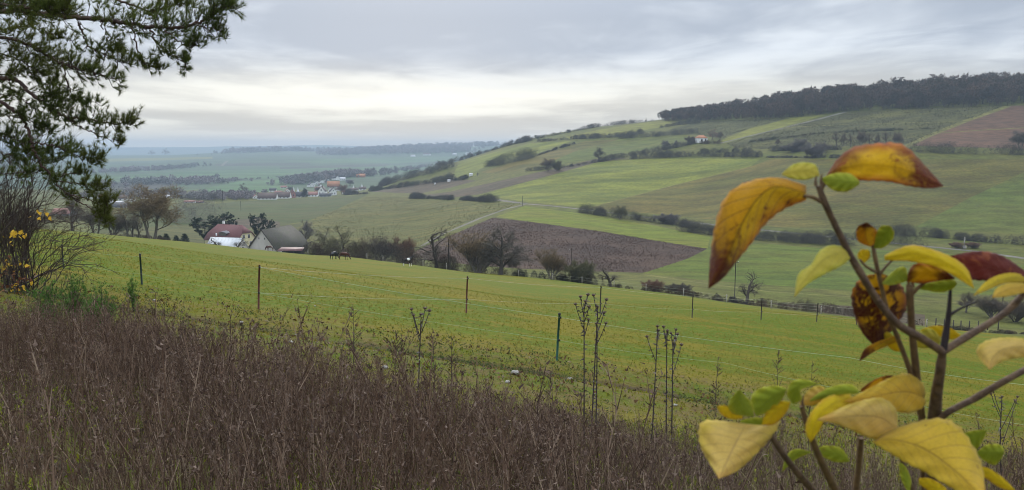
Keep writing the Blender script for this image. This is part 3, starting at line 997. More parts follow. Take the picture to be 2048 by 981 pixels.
mat_pick('forest_dark', [(0.053, 0.037, 0.028), (0.090, 0.060, 0.044), (0.144, 0.091, 0.061)], big=(0.06, (0.033, 0.032, 0.021), 0.85))
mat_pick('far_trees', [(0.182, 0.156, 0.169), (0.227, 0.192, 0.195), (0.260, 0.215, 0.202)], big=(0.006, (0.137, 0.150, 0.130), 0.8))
PROTO = {}
for nm, kw in {
    'round': dict(seed=11, levels=4, nch=(6, 4, 4, 3), r0=0.019, trunk=0.36, up=0.12, ang=(48, 42, 42, 45), twig_n=2, stems=2, lean=0.10, start=0.3),
    'tall': dict(seed=23, levels=4, nch=(7, 5, 4, 3), trunk=0.45, up=0.16, ang=(42, 40, 40, 40), twig_n=2, start=0.25),
    'broad': dict(seed=35, levels=4, nch=(6, 4, 4, 3), trunk=0.44, r0=0.022, up=0.06, ang=(62, 52, 48, 45), twig_n=2, wig=0.17, start=0.5),
    'oak': dict(seed=47, levels=3, nch=(9, 4, 4), trunk=0.62, up=0.03, ang=(78, 55, 50), ratio=(0.52, 0.5, 0.5), twig_n=2, wig=0.2, crook=0.14, start=0.25, r0=0.030, twig_l=0.05),
    'pear': dict(seed=59, levels=4, nch=(9, 5, 4, 3), trunk=0.55, up=-0.02, ang=(62, 50, 45, 45), ratio=(0.48, 0.6, 0.6, 0.6), twig_n=3, droop=0.10, start=0.22, r0=0.034),
    'multi': dict(seed=61, levels=3, nch=(6, 5, 5), trunk=0.5, up=0.14, ang=(38, 38, 40), twig_n=3, stems=6, lean=0.34, start=0.2, r0=0.02),
    'gnarl': dict(seed=73, levels=3, nch=(5, 4, 4), trunk=0.42, up=0.04, ang=(65, 60, 55), twig_n=2, wig=0.22, crook=0.25, start=0.4, r0=0.038, twig_l=0.08, lean=0.25),
    'shrub': dict(seed=85, levels=3, nch=(5, 5, 5), trunk=0.42, up=0.10, ang=(45, 45, 45), twig_n=4, stems=9, lean=0.55, start=0.15, r0=0.018, twig_l=0.10, twig_w=0.007),
    'thin': dict(seed=97, levels=3, nch=(8, 5, 4), trunk=0.62, up=0.14, ang=(36, 36, 40), ratio=(0.4, 0.55, 0.6), twig_n=2, start=0.25, r0=0.018),
}.items():
    PROTO[nm] = grow_tree(**kw)
for nm, sd, kd in (('spruce', 5, 'spruce'), ('pine', 6, 'pine'), ('pine2', 8, 'pine')):
    PROTO[nm] = conifer(sd, kd)
_mat_mesh = {}


def tree(px, ytop, Y, kind, label, wpx=None, crown='twig_brown', bark='bark', name='tree', group=None, cat='tree', seed=0, yshift=0.0):
    b = foot(px, Y)
    h = float(ray(px, ytop)[1]) * Y - b.z
    V = PROTO[kind][1][0]
    w0 = np.percentile(V[:, 0], 97) - np.percentile(V[:, 0], 3)
    sx = h if wpx is None else (wpx / F * Y) / w0
    sx = min(max(sx, 0.6 * h), 1.9 * h)
    t = empty(name, b, 0.0, (1, 1, 1))
    rot = (seed * 1.7 + px * 0.37) % 6.28 if wpx is None else ((seed % 2) * math.pi)
    for part, mt in (('trunk', bark), ('crown', crown)):
        key = (kind, part, mt)
        if key not in _mat_mesh:
            V_, T_ = PROTO[kind][0 if part == 'trunk' else 1]
            me = mesh_np(kind + '_' + part, V_, T_)
            me.materials.append(M[mt])
            _mat_mesh[key] = me
        o = bpy.data.objects.new(part, _mat_mesh[key])
        COL.objects.link(o)
        o.parent = t
        o.scale = (sx, sx, h)
        o.rotation_euler = (0, 0, rot)
    tag(t, label, cat, group)
    return t


def brush_soup(rng, path, width, height, leaf=0.5, wid=0.08, ragged=0.6, cover=2.2, cap=60000):
    """hedge: a chain of uneven bushes along a ground path, each a shell of fine slivers and small leaf faces with stray twigs on top"""
    P = np.asarray(path, float)
    seg = np.linalg.norm(np.diff(P, axis=0), axis=1)
    tot = seg.sum()
    cum = np.concatenate([[0], np.cumsum(seg)])
    step = max(0.6, height * 0.18)
    m = max(2, int(tot / step))
    sc_ = np.sort(rng.uniform(0, tot, m))
    ph = rng.uniform(0, 6.28, 3)
    slow = 1 + 0.28 * np.sin(sc_ / (7 * height) + ph[0]) + 0.2 * np.sin(sc_ / (2.6 * height) + ph[1])
    bh = height * np.clip(slow * rng.uniform(1 - ragged, 1 + ragged * 0.5, m), 0.3, 1.7)
    br = np.maximum(0.5, bh * rng.uniform(0.45, 0.8, m))
    n = int(cover * tot * height / (leaf * wid))
    if n > cap:
        f = math.sqrt(n / cap)
        leaf, wid, n = leaf * f, wid * f, cap
    wgt = bh * br
    k_ = rng.choice(m, n, p=wgt / wgt.sum())
    s = np.clip(sc_[k_], 0, tot - 1e-3)
    i = np.clip(np.searchsorted(cum, s, side='right') - 1, 0, len(seg) - 1)
    base = P[i] + (P[i + 1] - P[i]) * ((s - cum[i]) / seg[i])[:, None]
    T = (P[i + 1] - P[i]) / seg[i][:, None]
    N = np.stack([-T[:, 1], T[:, 0]], 1)
    off = rng.uniform(-0.5, 0.5, m)[k_] * max(0.0, width - height * 0.8)
    d = rng.normal(size=(n, 3))
    d[:, 2] = np.abs(d[:, 2])
    d /= np.linalg.norm(d, axis=1)[:, None]
    rad = rng.uniform(0.45, 1.0, n) ** 0.5
    stray = rng.uniform(0, 1, n) < 0.07
    rad[stray] *= rng.uniform(1.0, 1.35, stray.sum())
    X = base + N * (off + d[:, 1] * rad * br[k_])[:, None] + T * (d[:, 0] * rad * br[k_])[:, None]
    Z = H(X[:, 0], X[:, 1]) + d[:, 2] * rad * bh[k_] - 0.05
    C = np.stack([X[:, 0], X[:, 1], Z], 1)
    e = d * 0.7 + rng.normal(0, 0.6, (n, 3)) + np.array([0, 0, 0.55])
    e /= np.linalg.norm(e, axis=1)[:, None]
    sd = np.cross(e, rng.normal(size=(n, 3)))
    sd /= np.linalg.norm(sd, axis=1)[:, None] + 1e-9
    L = leaf * rng.uniform(0.5, 1.5, n)
    w = wid * rng.uniform(0.5, 1.4, n)
    w[stray] *= 0.5
    L[stray] *= 1.5
    V = np.stack([C - sd * w[:, None] - e * L[:, None] * .4, C + sd * w[:, None] - e * L[:, None] * .4, C + e * L[:, None] * .6], 1).reshape(-1, 3)
    return V, np.arange(len(V)).reshape(-1, 3)


def px_path(pts, ymin, ymax=11500, step=18):
    out = []
    for (a, b), (c, d) in zip(pts[:-1], pts[1:]):
        n = max(1, int(math.hypot(c - a, d - b) / step))
        for i in range(n):
            p = at(a + (c - a) * i / n, b + (d - b) * i / n, ymin, ymax)
            out.append((p.x, p.y))
    p = at(*pts[-1], ymin, ymax)
    out.append((p.x, p.y))
    return np.array(out)


_hs = [100]


def hedge(pts, hpx, label, mat='hedge_dark', ymin=235, ymax=1060, width=None, dens=None, name='hedge', cat='hedge', world=None, ragged=0.38, leaf=None):
    _hs[0] += 1
    rng = np.random.default_rng(_hs[0])
    path = world if world is not None else px_path(pts, ymin, ymax)
    Ym = path[:, 1].mean()
    h = hpx / F * Ym
    width = width or max(1.6, h * 1.2)
    lf = leaf * 0.75 if leaf else max(0.24, 0.0010 * Ym)
    V, T = brush_soup(rng, path, width, h * 1.12, lf, lf * 0.2, ragged)
    o = obj(name, mesh_np(name, V, T), mat)
    return tag(o, label, cat)


# ---------------------------------------------------------------- hedges on the opposite hill
hedge([(1152, 424), (1200, 431), (1240, 437), (1330, 448), (1420, 462), (1500, 473), (1600, 484), (1700, 491)], 15, 'long dark bare hedge along the paved valley road')
hedge([(1360, 462), (1470, 476), (1560, 484), (1640, 490)], 17, 'thick dark thicket bulging below the road hedge', dens=70)
hedge([(1712, 478), (1770, 486), (1832, 492)], 24, 'rounded grey-green thicket beside the road near the cross', 'hedge_green')
hedge([(1772, 470), (1880, 476), (1960, 484), (2048, 490), (2200, 505)], 19, 'dark hedge at the foot of the bright green field corner')
hedge([(1262, 318), (1320, 315), (1400, 313), (1520, 314)], 11, 'dark hedge along the top of the pale green field')
hedge([(1400, 308), (1440, 306), (1500, 306)], 10, 'small dark bush row just above the pale field', dens=30)
hedge([(1540, 303), (1600, 300), (1680, 300)], 9, 'loose scrub in the meadow strip below the vineyard')
hedge([(1530, 316), (1640, 316), (1700, 316)], 5, 'thin low hedge line above the olive field')
hedge([(1822, 303), (1900, 307), (1980, 308), (2048, 309), (2200, 312)], 17, 'dense dark hedge under the red-brown ploughed field')
hedge([(1052, 343), (1090, 340), (1140, 334), (1200, 324), (1262, 312), (1330, 300), (1395, 287)], 8, 'dark hedge climbing beside the emerald field strip')
hedge([(972, 333), (1000, 330), (1040, 322), (1075, 312)], 13, 'clump of tall dull green scrub on the hill flank', 'hedge_green')
hedge([(1075, 312), (1110, 300), (1150, 288)], 4, 'low hedge tail running up to the hill brow')
hedge([(1078, 284), (1150, 278), (1230, 275), (1282, 268)], 8, 'dark hedge along the foot of the hill-brow field')
hedge([(1242, 277), (1330, 272), (1392, 266)], 9, 'dark hedge above the emerald field near the hut')
hedge([(1322, 256), (1360, 250), (1402, 246)], 9, 'dark scrub below the end of the hilltop wood')
hedge([(880, 332), (930, 318), (980, 303), (1020, 291), (1066, 281)], 9, 'dark bushy skyline hedge on the lower hill edge', ymax=1062, dens=60)
hedge([(1070, 279), (1130, 267), (1200, 253), (1260, 245), (1310, 241)], 5, 'thin spiky skyline hedge on the hill brow', ymax=1045, ragged=0.9, dens=30)
hedge([(742, 383), (780, 378), (830, 371), (880, 364), (905, 360)], 8, 'dark hedge along the brown slope above the village', 'hedge_green', 500)
hedge([(822, 397), (870, 398), (905, 400)], 9, 'row of round dark bushes beside the track, western part', 'hedge_dark', 400)
hedge([(920, 400), (960, 403), (994, 405)], 9, 'row of round dark bushes nearest the road junction', 'hedge_dark', 400)
hedge([(762, 375), (800, 362), (850, 348), (885, 336)], 11, 'grey scrub on the shoulder of the hill', 'hedge_dark', 600)
hedge([(852, 350), (880, 342), (908, 333)], 15, 'dense dark copse on the shoulder of the hill', 'hedge_green', 600)
hedge([(905, 362), (935, 358)], 8, 'single dark bush beside the small white huts', 'hedge_green', 500)
hedge([(695, 390), (735, 389)], 8, 'dark rounded hedge at the village edge', 'hedge_dark', 600, 1300)
hedge([(1500, 285), (1640, 268), (1780, 262), (1860, 258)], 4, 'uneven scrub band across the vineyard slope', 'hedge_green', 400)

# ---------------------------------------------------------------- growth along the far fence of the pasture
def edge_path(x0, x1, off):
    xs = np.linspace(x0, x1, max(2, int((x1 - x0) / 12)))
    ex, ey = zip(*PASTURE_EDGE)
    Y = np.interp(xs, ex, ey) + off
    u = (xs - CX) / F
    return np.stack([u * Y, Y], 1)


hedge(None, 10, 'low reddish brush along the crest of the pasture', 'hedge_red', world=edge_path(120, 335, 3), leaf=0.3)
hedge(None, 28, 'reddish brown scrub between the horses and the bare orchard', 'hedge_red', world=edge_path(612, 735, 7), dens=90, leaf=0.32)
hedge(None, 32, 'dark bushes left of the black and white horse', 'hedge_dark', world=edge_path(735, 800, 8), dens=120, leaf=0.32)
hedge(None, 27, 'tangled brown undergrowth behind the black and white horse', 'hedge_red', world=edge_path(795, 905, 8), dens=90, leaf=0.3)
hedge(None, 16, 'low brown brambles under the twin bare trees', 'hedge_red', world=edge_path(895, 1035, 6), dens=70, leaf=0.26)
hedge(None, 24, 'olive shrub bank along the fence beside the dark pear tree', 'hedge_green', world=edge_path(1025, 1190, 6), dens=100, leaf=0.24)
hedge(None, 9, 'thin brown weeds along the middle of the pasture fence', 'hedge_red', world=edge_path(1185, 1450, 4), dens=60, leaf=0.2)
hedge(None, 14, 'low dark hedge at the foot of the wooden pole', 'hedge_dark', world=edge_path(1425, 1515, 6), dens=90, leaf=0.2)
hedge(None, 14, 'long strip of dead brown weeds behind the fence', 'hedge_red', world=edge_path(1510, 1870, 8), width=7, dens=110, leaf=0.22, name='weed_strip')
hedge(None, 9, 'brown weeds behind the wooden fence at the field corner', 'hedge_red', world=edge_path(1870, 2150, 6), dens=50, leaf=0.2)
hedge([(362, 446), (420, 446)], 38, 'grey leafless thicket left of the farm conifers', 'twig_grey', 330, 700, dens=70, name='thicket', cat='thicket')

# ---------------------------------------------------------------- trees along the pasture edge
tree(60, 405, 215, 'broad', 'bare tree on the pasture crest, behind the pine branches at the picture edge', 100)
tree(145, 392, 210, 'tall', 'bare tree on the pasture crest left of the low pine boughs', 70)
tree(192, 412, 210, 'round', 'bushy bare tree behind the lowest pine bough', 60)
tree(226, 420, 210, 'multi', 'leaning many-stemmed bare tree on the crest', 50)
tree(255, 418, 210, 'thin', 'slim dark bare tree left of the big round tree', 42)
tree(266, 424, 213, 'thin', 'slim pale bare tree between the dark one and the big round tree', 30, seed=1)
tree(278, 430, 212, 'thin', 'smallest slim tree touching the big round tree', 24)
tree(304, 370, 205, 'round', 'big round-crowned leafless tree standing alone on the pasture crest', 96, 'twig_tan')
for px, yt, lb in ((321, 470, 'tiny young spruce nearest the big round tree'), (333, 466, 'tiny young spruce, second from the big round tree'), (353, 470, 'small young spruce, third from the big round tree'), (370, 466, 'small young spruce nearest the farm')):
    tree(px, yt, 245, 'spruce', lb, 17, 'needle_far', name='spruce', group='young spruces below the pasture crest')
tree(411, 438, 322, 'pine', 'broad dark conifer at the left end of the farmhouse', 42, 'needle_far', name='conifer')
tree(447, 430, 345, 'pine2', 'dark conifer rising behind the red farmhouse roof', 40, 'needle_far', name='conifer')
tree(518, 430, 345, 'pine', 'dark conifer behind the gap between farmhouse and barn', 28, 'needle_far', name='conifer', seed=1)
tree(541, 443, 345, 'pine2', 'small dark conifer behind the barn ridge', 18, 'needle_far', name='conifer')
tree(437, 474, 262, 'gnarl', 'black bare apple tree before the middle of the white shed', 30, 'twig_dark', 'bark_dark', name='apple_tree')
tree(474, 475, 258, 'gnarl', 'black bare apple tree before the grey shed gable', 28, 'twig_dark', 'bark_dark', name='apple_tree', seed=1)
tree(612, 440, 330, 'tall', 'pale bare tree behind the end of the barn roof', 50, 'twig_grey')
tree(646, 456, 200, 'broad', 'dark bare tree with slim trunk right of the barn', 46, 'twig_olive', 'bark_dark')
tree(690, 452, 190, 'broad', 'dark spreading bare tree above the bay horse', 58, 'twig_olive', 'bark_dark', seed=1)
tree(760, 472, 185, 'multi', 'bare shrubby tree behind the dark bushes', 62, 'twig_brown')
tree(805, 474, 185, 'shrub', 'reddish leafless bush behind the black and white horse', 44, 'twig_red', name='bush', cat='bush')
tree(873, 452, 166, 'oak', 'gnarled dead-looking oak with level black boughs', 86, 'twig_dark', 'bark_dark', name='oak_tree')
tree(957, 460, 158, 'multi', 'reddish many-stemmed bare tree touching the dark pear tree', 96, 'twig_tan')
tree(1001, 456, 154, 'pear', 'dark pear tree with drooping branches at the pasture fence', 90, 'twig_dark', 'bark_dark', name='pear_tree')
tree(1104, 494, 150, 'multi', 'pale bare shrub tree in the olive hedge', 50, 'twig_tan')
tree(1160, 520, 150, 'shrub', 'low olive bush at the end of the shrub bank', 48, 'twig_olive', name='bush', cat='bush')
tree(1222, 530, 143, 'gnarl', 'small crooked bare tree behind the pasture fence', 46, 'twig_brown', 'bark_dark')
tree(1306, 560, 139, 'shrub', 'small reddish bush behind the pasture fence', 34, 'twig_red', name='bush', cat='bush')
tree(1357, 567, 137, 'shrub', 'small dark round bush behind the pasture fence', 42, 'twig_dark', name='bush', cat='bush')
tree(1492, 543, 128, 'gnarl', 'crooked black leafless tree beside the tall wooden pole', 44, 'twig_dark', 'bark_dark', seed=1)
tree(1932, 583, 158, 'tall', 'slim bare tree standing in the pale grass beyond the fence', 44, 'twig_brown')
tree(1986, 588, 150, 'multi', 'bare shrubby tree group at the picture edge, first clump', 58, 'twig_brown')
tree(2030, 590, 146, 'multi', 'bare tree clump cut by the picture edge', 70, 'twig_brown', seed=1)

# ---------------------------------------------------------------- trees on the opposite hill
def htree(px, ybase, ytop, kind, label, wpx=None, crown='twig_brown', **kw):
    Y = castY(px, ybase, 235, 1062)
    return tree(px, ytop, Y, kind, label, wpx, crown, **kw)


htree(1096, 343, 317, 'round', 'bare tree standing in the hedge of the climbing brown strip', 26)
htree(1113, 342, 320, 'shrub', 'round bush close to the bare hedge tree', 16, 'twig_olive', name='bush', cat='bush')
htree(1197, 323, 294, 'tall', 'tall bushy bare tree below the emerald field strip', 30, 'twig_dark')
htree(1241, 441, 411, 'round', 'round tree standing out of the road hedge', 24, 'twig_olive')
htree(1334, 448, 427, 'shrub', 'pale grey bare bush above the road hedge', 40, 'twig_grey', name='bush', cat='bush')
htree(1330, 296, 281, 'round', 'small bare tree left of the hill hut', 14, 'twig_grey')
htree(1352, 294, 280, 'tall', 'small bare tree midway to the hill hut', 12, 'twig_grey')
htree(1382, 288, 272, 'shrub', 'bush touching the hill hut', 18, 'twig_brown', name='bush', cat='bush')
htree(1424, 280, 258, 'broad', 'reddish bare tree just right of the hill hut', 32, 'twig_red')
htree(1440, 281, 262, 'tall', 'slim bare tree right of the reddish hut tree', 16, 'twig_brown')
htree(1555, 292, 278, 'tall', 'lone bare tree on the scrubby vineyard slope', 14)
for i, (px, yb, yt, kd) in enumerate(((1600, 303, 277, 'round'), (1626, 315, 288, 'shrub'), (1648, 306, 282, 'multi'), (1585, 305, 288, 'shrub'))):
    htree(px, yb, yt, kd, ('bare rounded tree at the start of the hillside copse', 'big pale bush low in the hillside copse', 'many-stemmed bare tree in the hillside copse', 'low bush at the open end of the hillside copse')[i], 34, 'twig_grey')
_ord = ('first', 'second', 'third', 'fourth', 'fifth', 'sixth', 'seventh', 'eighth')
for i, px in enumerate((1672, 1686, 1701, 1722, 1738, 1754, 1771, 1794)):
    htree(px, 294, 262 + (i % 3) * 3, ('thin', 'tall', 'thin', 'round')[i % 4], 'slim bare tree, %s from the left in the row above the curled leaf' % _ord[i], 18, 'twig_brown', group='row of bare trees on the hillside')
htree(2042, 300, 262, 'round', 'dark bushy tree in the hedge at the picture edge', 40, 'twig_dark')
htree(1074, 280, 271, 'pine', 'small wind-bent pine on the skyline', 9, 'needle_far', name='pine_tree')
htree(1137, 266, 259, 'round', 'lone tiny tree sticking up from the skyline hedge', 8, 'twig_dark')
htree(877, 336, 321, 'tall', 'tall bare tree on the hill shoulder', 14, 'twig_dark')
htree(955, 353, 345, 'thin', 'tiny dark tree beside the small white huts', 6, 'twig_dark')

# ---------------------------------------------------------------- the wood on the hilltop (one mass)
def forest():
    rng = np.random.default_rng(77)
    protos = []
    for sd in range(5):
        r_ = np.random.default_rng(200 + sd)
        n = 95
        d = r_.normal(size=(n, 3))
        d /= np.linalg.norm(d, axis=1)[:, None]
        c = d * np.array([0.25, 0.25, 0.34]) * r_.uniform(0.35, 1, n)[:, None] ** 0.5 + np.array([0, 0, 0.62])
        V, T = needles_soup(r_, c, d * 0.6 + np.array([0, 0, 0.5]), 2, 0.14, 0.055, 0.8)
        tb = MB().tube([(0, 0, -0.02), (0, 0, 0.6)], [0.02, 0.012], 3, False).arrays()
        protos.append((np.concatenate([V, tb[0]]), np.concatenate([T, q2t(tb[2]) + len(V)])))
    for sd in range(2):
        (tv, tt), (cv, ct) = conifer(300 + sd, 'pine')
        sel = np.random.default_rng(sd).permutation(len(ct))[:230]
        cv2 = cv.reshape(-1, 3, 3)[sel]
        cen = cv2.mean(1, keepdims=True)
        cv2 = (cen + (cv2 - cen) * 3.0).reshape(-1, 3)
        protos.append((cv2, np.arange(len(cv2)).reshape(-1, 3)))
    pos, scl = [], []
    edge = [(1328, 243), (1420, 243), (1500, 240), (1580, 236), (1640, 230), (1695, 224), (1850, 217), (2012, 211), (2150, 204), (2350, 195)]
    ex, ey = zip(*edge)
    EP = np.array([tuple(at(x, np.interp(x, ex, ey), 400, 1052))[:2] for x in np.arange(1328, 2350, 6)])
    for j in range(1750):
        f = rng.uniform(0, len(EP) - 1)
        i = int(f)
        b = EP[i] + (EP[min(i + 1, len(EP) - 1)] - EP[i]) * (f - i)
        back = unit(np.array([b[0] * 0.3, b[1]]))
        dist = rng.uniform(0, 1) ** 1.6 * 150
        dist = min(dist, 26) if i < 3 else dist
        p = b + back * dist + rng.normal(0, 1.5, 2)
        pos.append((p[0], p[1], hz(p[0], p[1])))
        scl.append(rng.uniform(8.5, 18.5) * (0.66 if dist < 6 else 1.0) * (0.72 + 0.28 * min(1, i / 60)))
    pk = np.where(rng.uniform(0, 1, len(pos)) < 0.14, rng.integers(5, 7, len(pos)), rng.integers(0, 5, len(pos)))
    V, T = scatter(protos, pos, rng, 1, 1, 0.02, pk, scales=np.array(scl))
    o = obj('hilltop_wood', mesh_np('hilltop_wood', V, T), 'forest_dark')
    tag(o, 'dark mixed wood along the crest of the hill', 'wood', kind='stuff')


forest()


def far_wood(name, label, pts, hpx, ymin, ymax, n, mat='far_trees', depth=60, size=None):
    """far-off wood: many rough crowns along a strip"""
    _hs[0] += 1
    rng = np.random.default_rng(_hs[0])
    protos = []
    for sd in range(4):
        m = 34
        d = rng.normal(size=(m, 3))
        d /= np.linalg.norm(d, axis=1)[:, None]
        c = d * np.array([0.38, 0.38, 0.42]) * rng.uniform(0.5, 1, m)[:, None] + np.array([0, 0, 0.52])
        protos.append(needles_soup(rng, c, d * 0.5 + np.array([0, 0, 0.4]), 2, 0.3, 0.16, 0.9))
    path = px_path(pts, ymin, ymax)
    Ym = path[:, 1].mean()
    h = hpx / F * Ym
    f = rng.uniform(0, len(path) - 1.001, n)
    i = f.astype(int)
    b = path[i] + (path[i + 1] - path[i]) * (f - i)[:, None]
    b = b + np.stack([rng.normal(0, h * 1.2, n), np.abs(rng.normal(0, depth * 0.6, n)) - depth * 0.25 * rng.uniform(0, 1, n) ** 3], 1)
    pos = np.concatenate([b, H(b[:, 0], b[:, 1])[:, None]], 1)
    V, T = scatter(protos, pos, rng, 1, 1, scales=h * (0.35 + 0.85 * rng.uniform(0, 1, n) ** 1.3))
    o = obj(name, mesh_np(name, V, T), mat)
    return tag(o, label, 'wood', kind='stuff')


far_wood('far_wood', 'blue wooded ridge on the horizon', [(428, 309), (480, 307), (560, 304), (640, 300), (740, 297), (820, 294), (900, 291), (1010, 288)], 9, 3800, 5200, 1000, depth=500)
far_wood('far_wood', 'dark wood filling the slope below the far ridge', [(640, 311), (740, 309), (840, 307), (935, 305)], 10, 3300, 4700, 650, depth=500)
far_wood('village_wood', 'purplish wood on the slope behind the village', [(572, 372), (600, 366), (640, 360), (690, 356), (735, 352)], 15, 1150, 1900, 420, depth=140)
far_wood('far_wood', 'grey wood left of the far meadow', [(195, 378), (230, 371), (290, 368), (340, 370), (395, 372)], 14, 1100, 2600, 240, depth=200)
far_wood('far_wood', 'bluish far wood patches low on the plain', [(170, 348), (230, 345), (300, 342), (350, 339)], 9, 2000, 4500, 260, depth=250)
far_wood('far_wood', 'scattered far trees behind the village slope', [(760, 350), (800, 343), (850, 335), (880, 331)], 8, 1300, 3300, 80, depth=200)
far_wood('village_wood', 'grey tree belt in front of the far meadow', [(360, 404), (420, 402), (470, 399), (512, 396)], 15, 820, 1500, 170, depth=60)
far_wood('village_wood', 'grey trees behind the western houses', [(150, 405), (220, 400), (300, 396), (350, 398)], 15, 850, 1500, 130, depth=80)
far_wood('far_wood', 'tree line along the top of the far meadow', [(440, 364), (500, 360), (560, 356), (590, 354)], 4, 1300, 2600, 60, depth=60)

# ---------------------------------------------------------------- growth on the fields themselves
def in_poly(o, rng, n):
    lo, hi = o.min(0), o.max(0)
    p = rng.uniform(lo, hi, (n * 4, 2))
    ins = np.zeros(len(p), bool)
    for (x0, y0), (x1, y1) in zip(o, np.roll(o, -1, 0)):
        if y0 != y1:
            ins ^= ((y0 > p[:, 1]) != (y1 > p[:, 1])) & (p[:, 0] < (x1 - x0) * (p[:, 1] - y0) / (y1 - y0) + x0)
    return p[ins][:n]


def field_growth(key, name, label, n, h, mat, per=5, wid=0.2, cat='plants'):
    o = [f[3] for f in FIELDS if f[2] == key][0]
    rng = np.random.default_rng(len(key))
    p = in_poly(o, rng, n)
    keep = rng.uniform(0, 1, len(p)) < 0.55 + 0.45 * np.sin(p[:, 0] * 0.13 + np.sin(p[:, 1] * 0.07) * 2) * np.sin(p[:, 1] * 0.11)
    p = p[keep]
    c = np.column_stack([p, H(p[:, 0], p[:, 1]) + 0.05])
    V, T = needles_soup(rng, c, np.tile([0, 0, 0.9], (len(c), 1)), per, h, h * wid, 0.55)
    ob = obj(name, mesh_np(name, V, T), mat)
    tag(ob, label, cat, kind='stuff')


mat_pick('dead_crop', [(0.057, 0.033, 0.024), (0.088, 0.054, 0.039), (0.143, 0.096, 0.070), (0.066, 0.038, 0.028)])
mat_pick('tussock', [(0.135, 0.12, 0.05), (0.10, 0.095, 0.036), (0.17, 0.14, 0.065), (0.06, 0.058, 0.022)])
mat_pick('bramble', [(0.045, 0.045, 0.026), (0.07, 0.062, 0.038), (0.095, 0.085, 0.05)])
field_growth('dark purple-brown field of dead plants below the road', 'dead_crop', 'withered purple-brown plants covering the dark field', 17000, 0.5, 'dead_crop', 4, 0.2)
field_growth('rough pale grassland beside the farm track', 'tussocks', 'pale grass tussocks on the rough grassland', 9000, 0.55, 'tussock', 4, 0.3, 'grass')
field_growth('wide scrubby vineyard slope below the wood', 'brambles', 'low brambles scattered over the scrubby slope', 9000, 0.85, 'bramble', 4, 0.35)
field_growth('grey vineyard slope under the hilltop wood', 'vines', 'bare vines on the slope under the wood', 3500, 0.8, 'bramble', 4, 0.3)
# ---------------------------------------------------------------- buildings
def mat_tiles(name, c1, c2, course=0.34, strength=0.5, moss=None):
    """roof tiles: courses and joints as relief, tile-to-tile tone"""
    m, kk, bs, out = mat_new(name)
    tcx = kk.n('ShaderNodeTexCoord').outputs['UV']
    br = kk.n('ShaderNodeTexBrick')
    kk.l(tcx, br.inputs['Vector'])
    br.inputs['Scale'].default_value = 1.0
    br.inputs['Brick Width'].default_value = course * 0.8
    br.inputs['Row Height'].default_value = course
    br.inputs['Mortar Size'].default_value = 0.03
    br.inputs['Color1'].default_value = (*c1, 1)
    br.inputs['Color2'].default_value = (*c2, 1)
    br.inputs['Mortar'].default_value = (*[x * 0.4 for x in c1], 1)
    col = br.outputs['Color']
    pos = kk.n('ShaderNodeNewGeometry').outputs['Position']
    nz = kk.noise(pos, 0.6, 4, 0.6)
    col = kk.mix(kk.mr(nz, 0.4, 0.7, 0, 0.6), col, moss or tuple(x * 0.7 for x in c2))
    kk.l(col, bs.inputs['Base Color'])
    bs.inputs['Roughness'].default_value = 0.8
    bp = kk.n('ShaderNodeBump')
    bp.inputs['Strength'].default_value = strength
    bp.inputs['Distance'].default_value = 0.04
    kk.l(br.outputs['Fac'], bp.inputs['Height'])
    bp.invert = True
    kk.l(bp.outputs[0], bs.inputs['Normal'])


mat_tiles('tiles_red', (0.135, 0.046, 0.046), (0.165, 0.060, 0.056), 0.42)
mat_tiles('tiles_old', (0.085, 0.072, 0.054), (0.110, 0.094, 0.070), 0.30, 0.7, (0.062, 0.066, 0.026))
mat_plain('render_cream', (0.74, 0.68, 0.42), (0.70, 0.62, 0.38), 0.5)
mat_plain('render_grey', (0.60, 0.56, 0.50), (0.48, 0.45, 0.40), 0.35, stretch=(1, 1, 0.5))
mat_plain('render_white', (0.78, 0.77, 0.74), (0.68, 0.67, 0.64), 0.4)
mat_plain('sheet_white', (0.66, 0.67, 0.67), (0.52, 0.54, 0.55), 0.25, rough=0.75, stretch=(1.5, 1.5, 0.3))
mat_plain('rust_red', (0.115, 0.040, 0.034), (0.08, 0.032, 0.03), 0.6, rough=0.6)
mat_plain('wood_dark', (0.045, 0.036, 0.030), (0.030, 0.025, 0.022), 2.0)
mat_plain('wood_grey', (0.16, 0.145, 0.125), (0.10, 0.09, 0.08), 4.0, stretch=(1, 1, 0.2))
mat_plain('stone_grey', (0.34, 0.31, 0.28), (0.25, 0.23, 0.21), 3.0)
mat_plain('lead_grey', (0.22, 0.21, 0.215), (0.17, 0.165, 0.17), 1.0, rough=0.6)
m_, k_, b_, o_ = mat_new('window_glass')
b_.inputs['Base Color'].default_value = (0.035, 0.030, 0.028, 1)
b_.inputs['Roughness'].default_value = 0.15
k_.l(k_.mix(k_.noise(k_.n('ShaderNodeNewGeometry').outputs['Position'], 0.8), (0.02, 0.02, 0.02), (0.06, 0.05, 0.045)), b_.inputs['Base Color'])


def plane_uv(me, V, quads):
    """metric UV per face: u along the face's horizontal, v up the slope"""
    uvl = me.uv_layers.new(name='UVMap')
    co = np.array([v.co[:] for v in me.vertices])
    for p in me.polygons:
        n = np.array(p.normal)
        h = np.cross([0, 0, 1.0], n)
        h = unit(h) if np.linalg.norm(h) > 1e-4 else np.array([1.0, 0, 0])
        v = np.cross(n, h)
        for li in p.loop_indices:
            c = co[me.loops[li].vertex_index]
            uvl.data[li].uv = (c.dot(h), c.dot(v))


def roof_obj(mb, mat, parent, name='roof', thick=0.16):
    o = mb.obj(name, mat, parent)
    plane_uv(o.data, None, None)
    md = o.modifiers.new('thick', 'SOLIDIFY')
    md.thickness = thick
    md.offset = -1
    return o


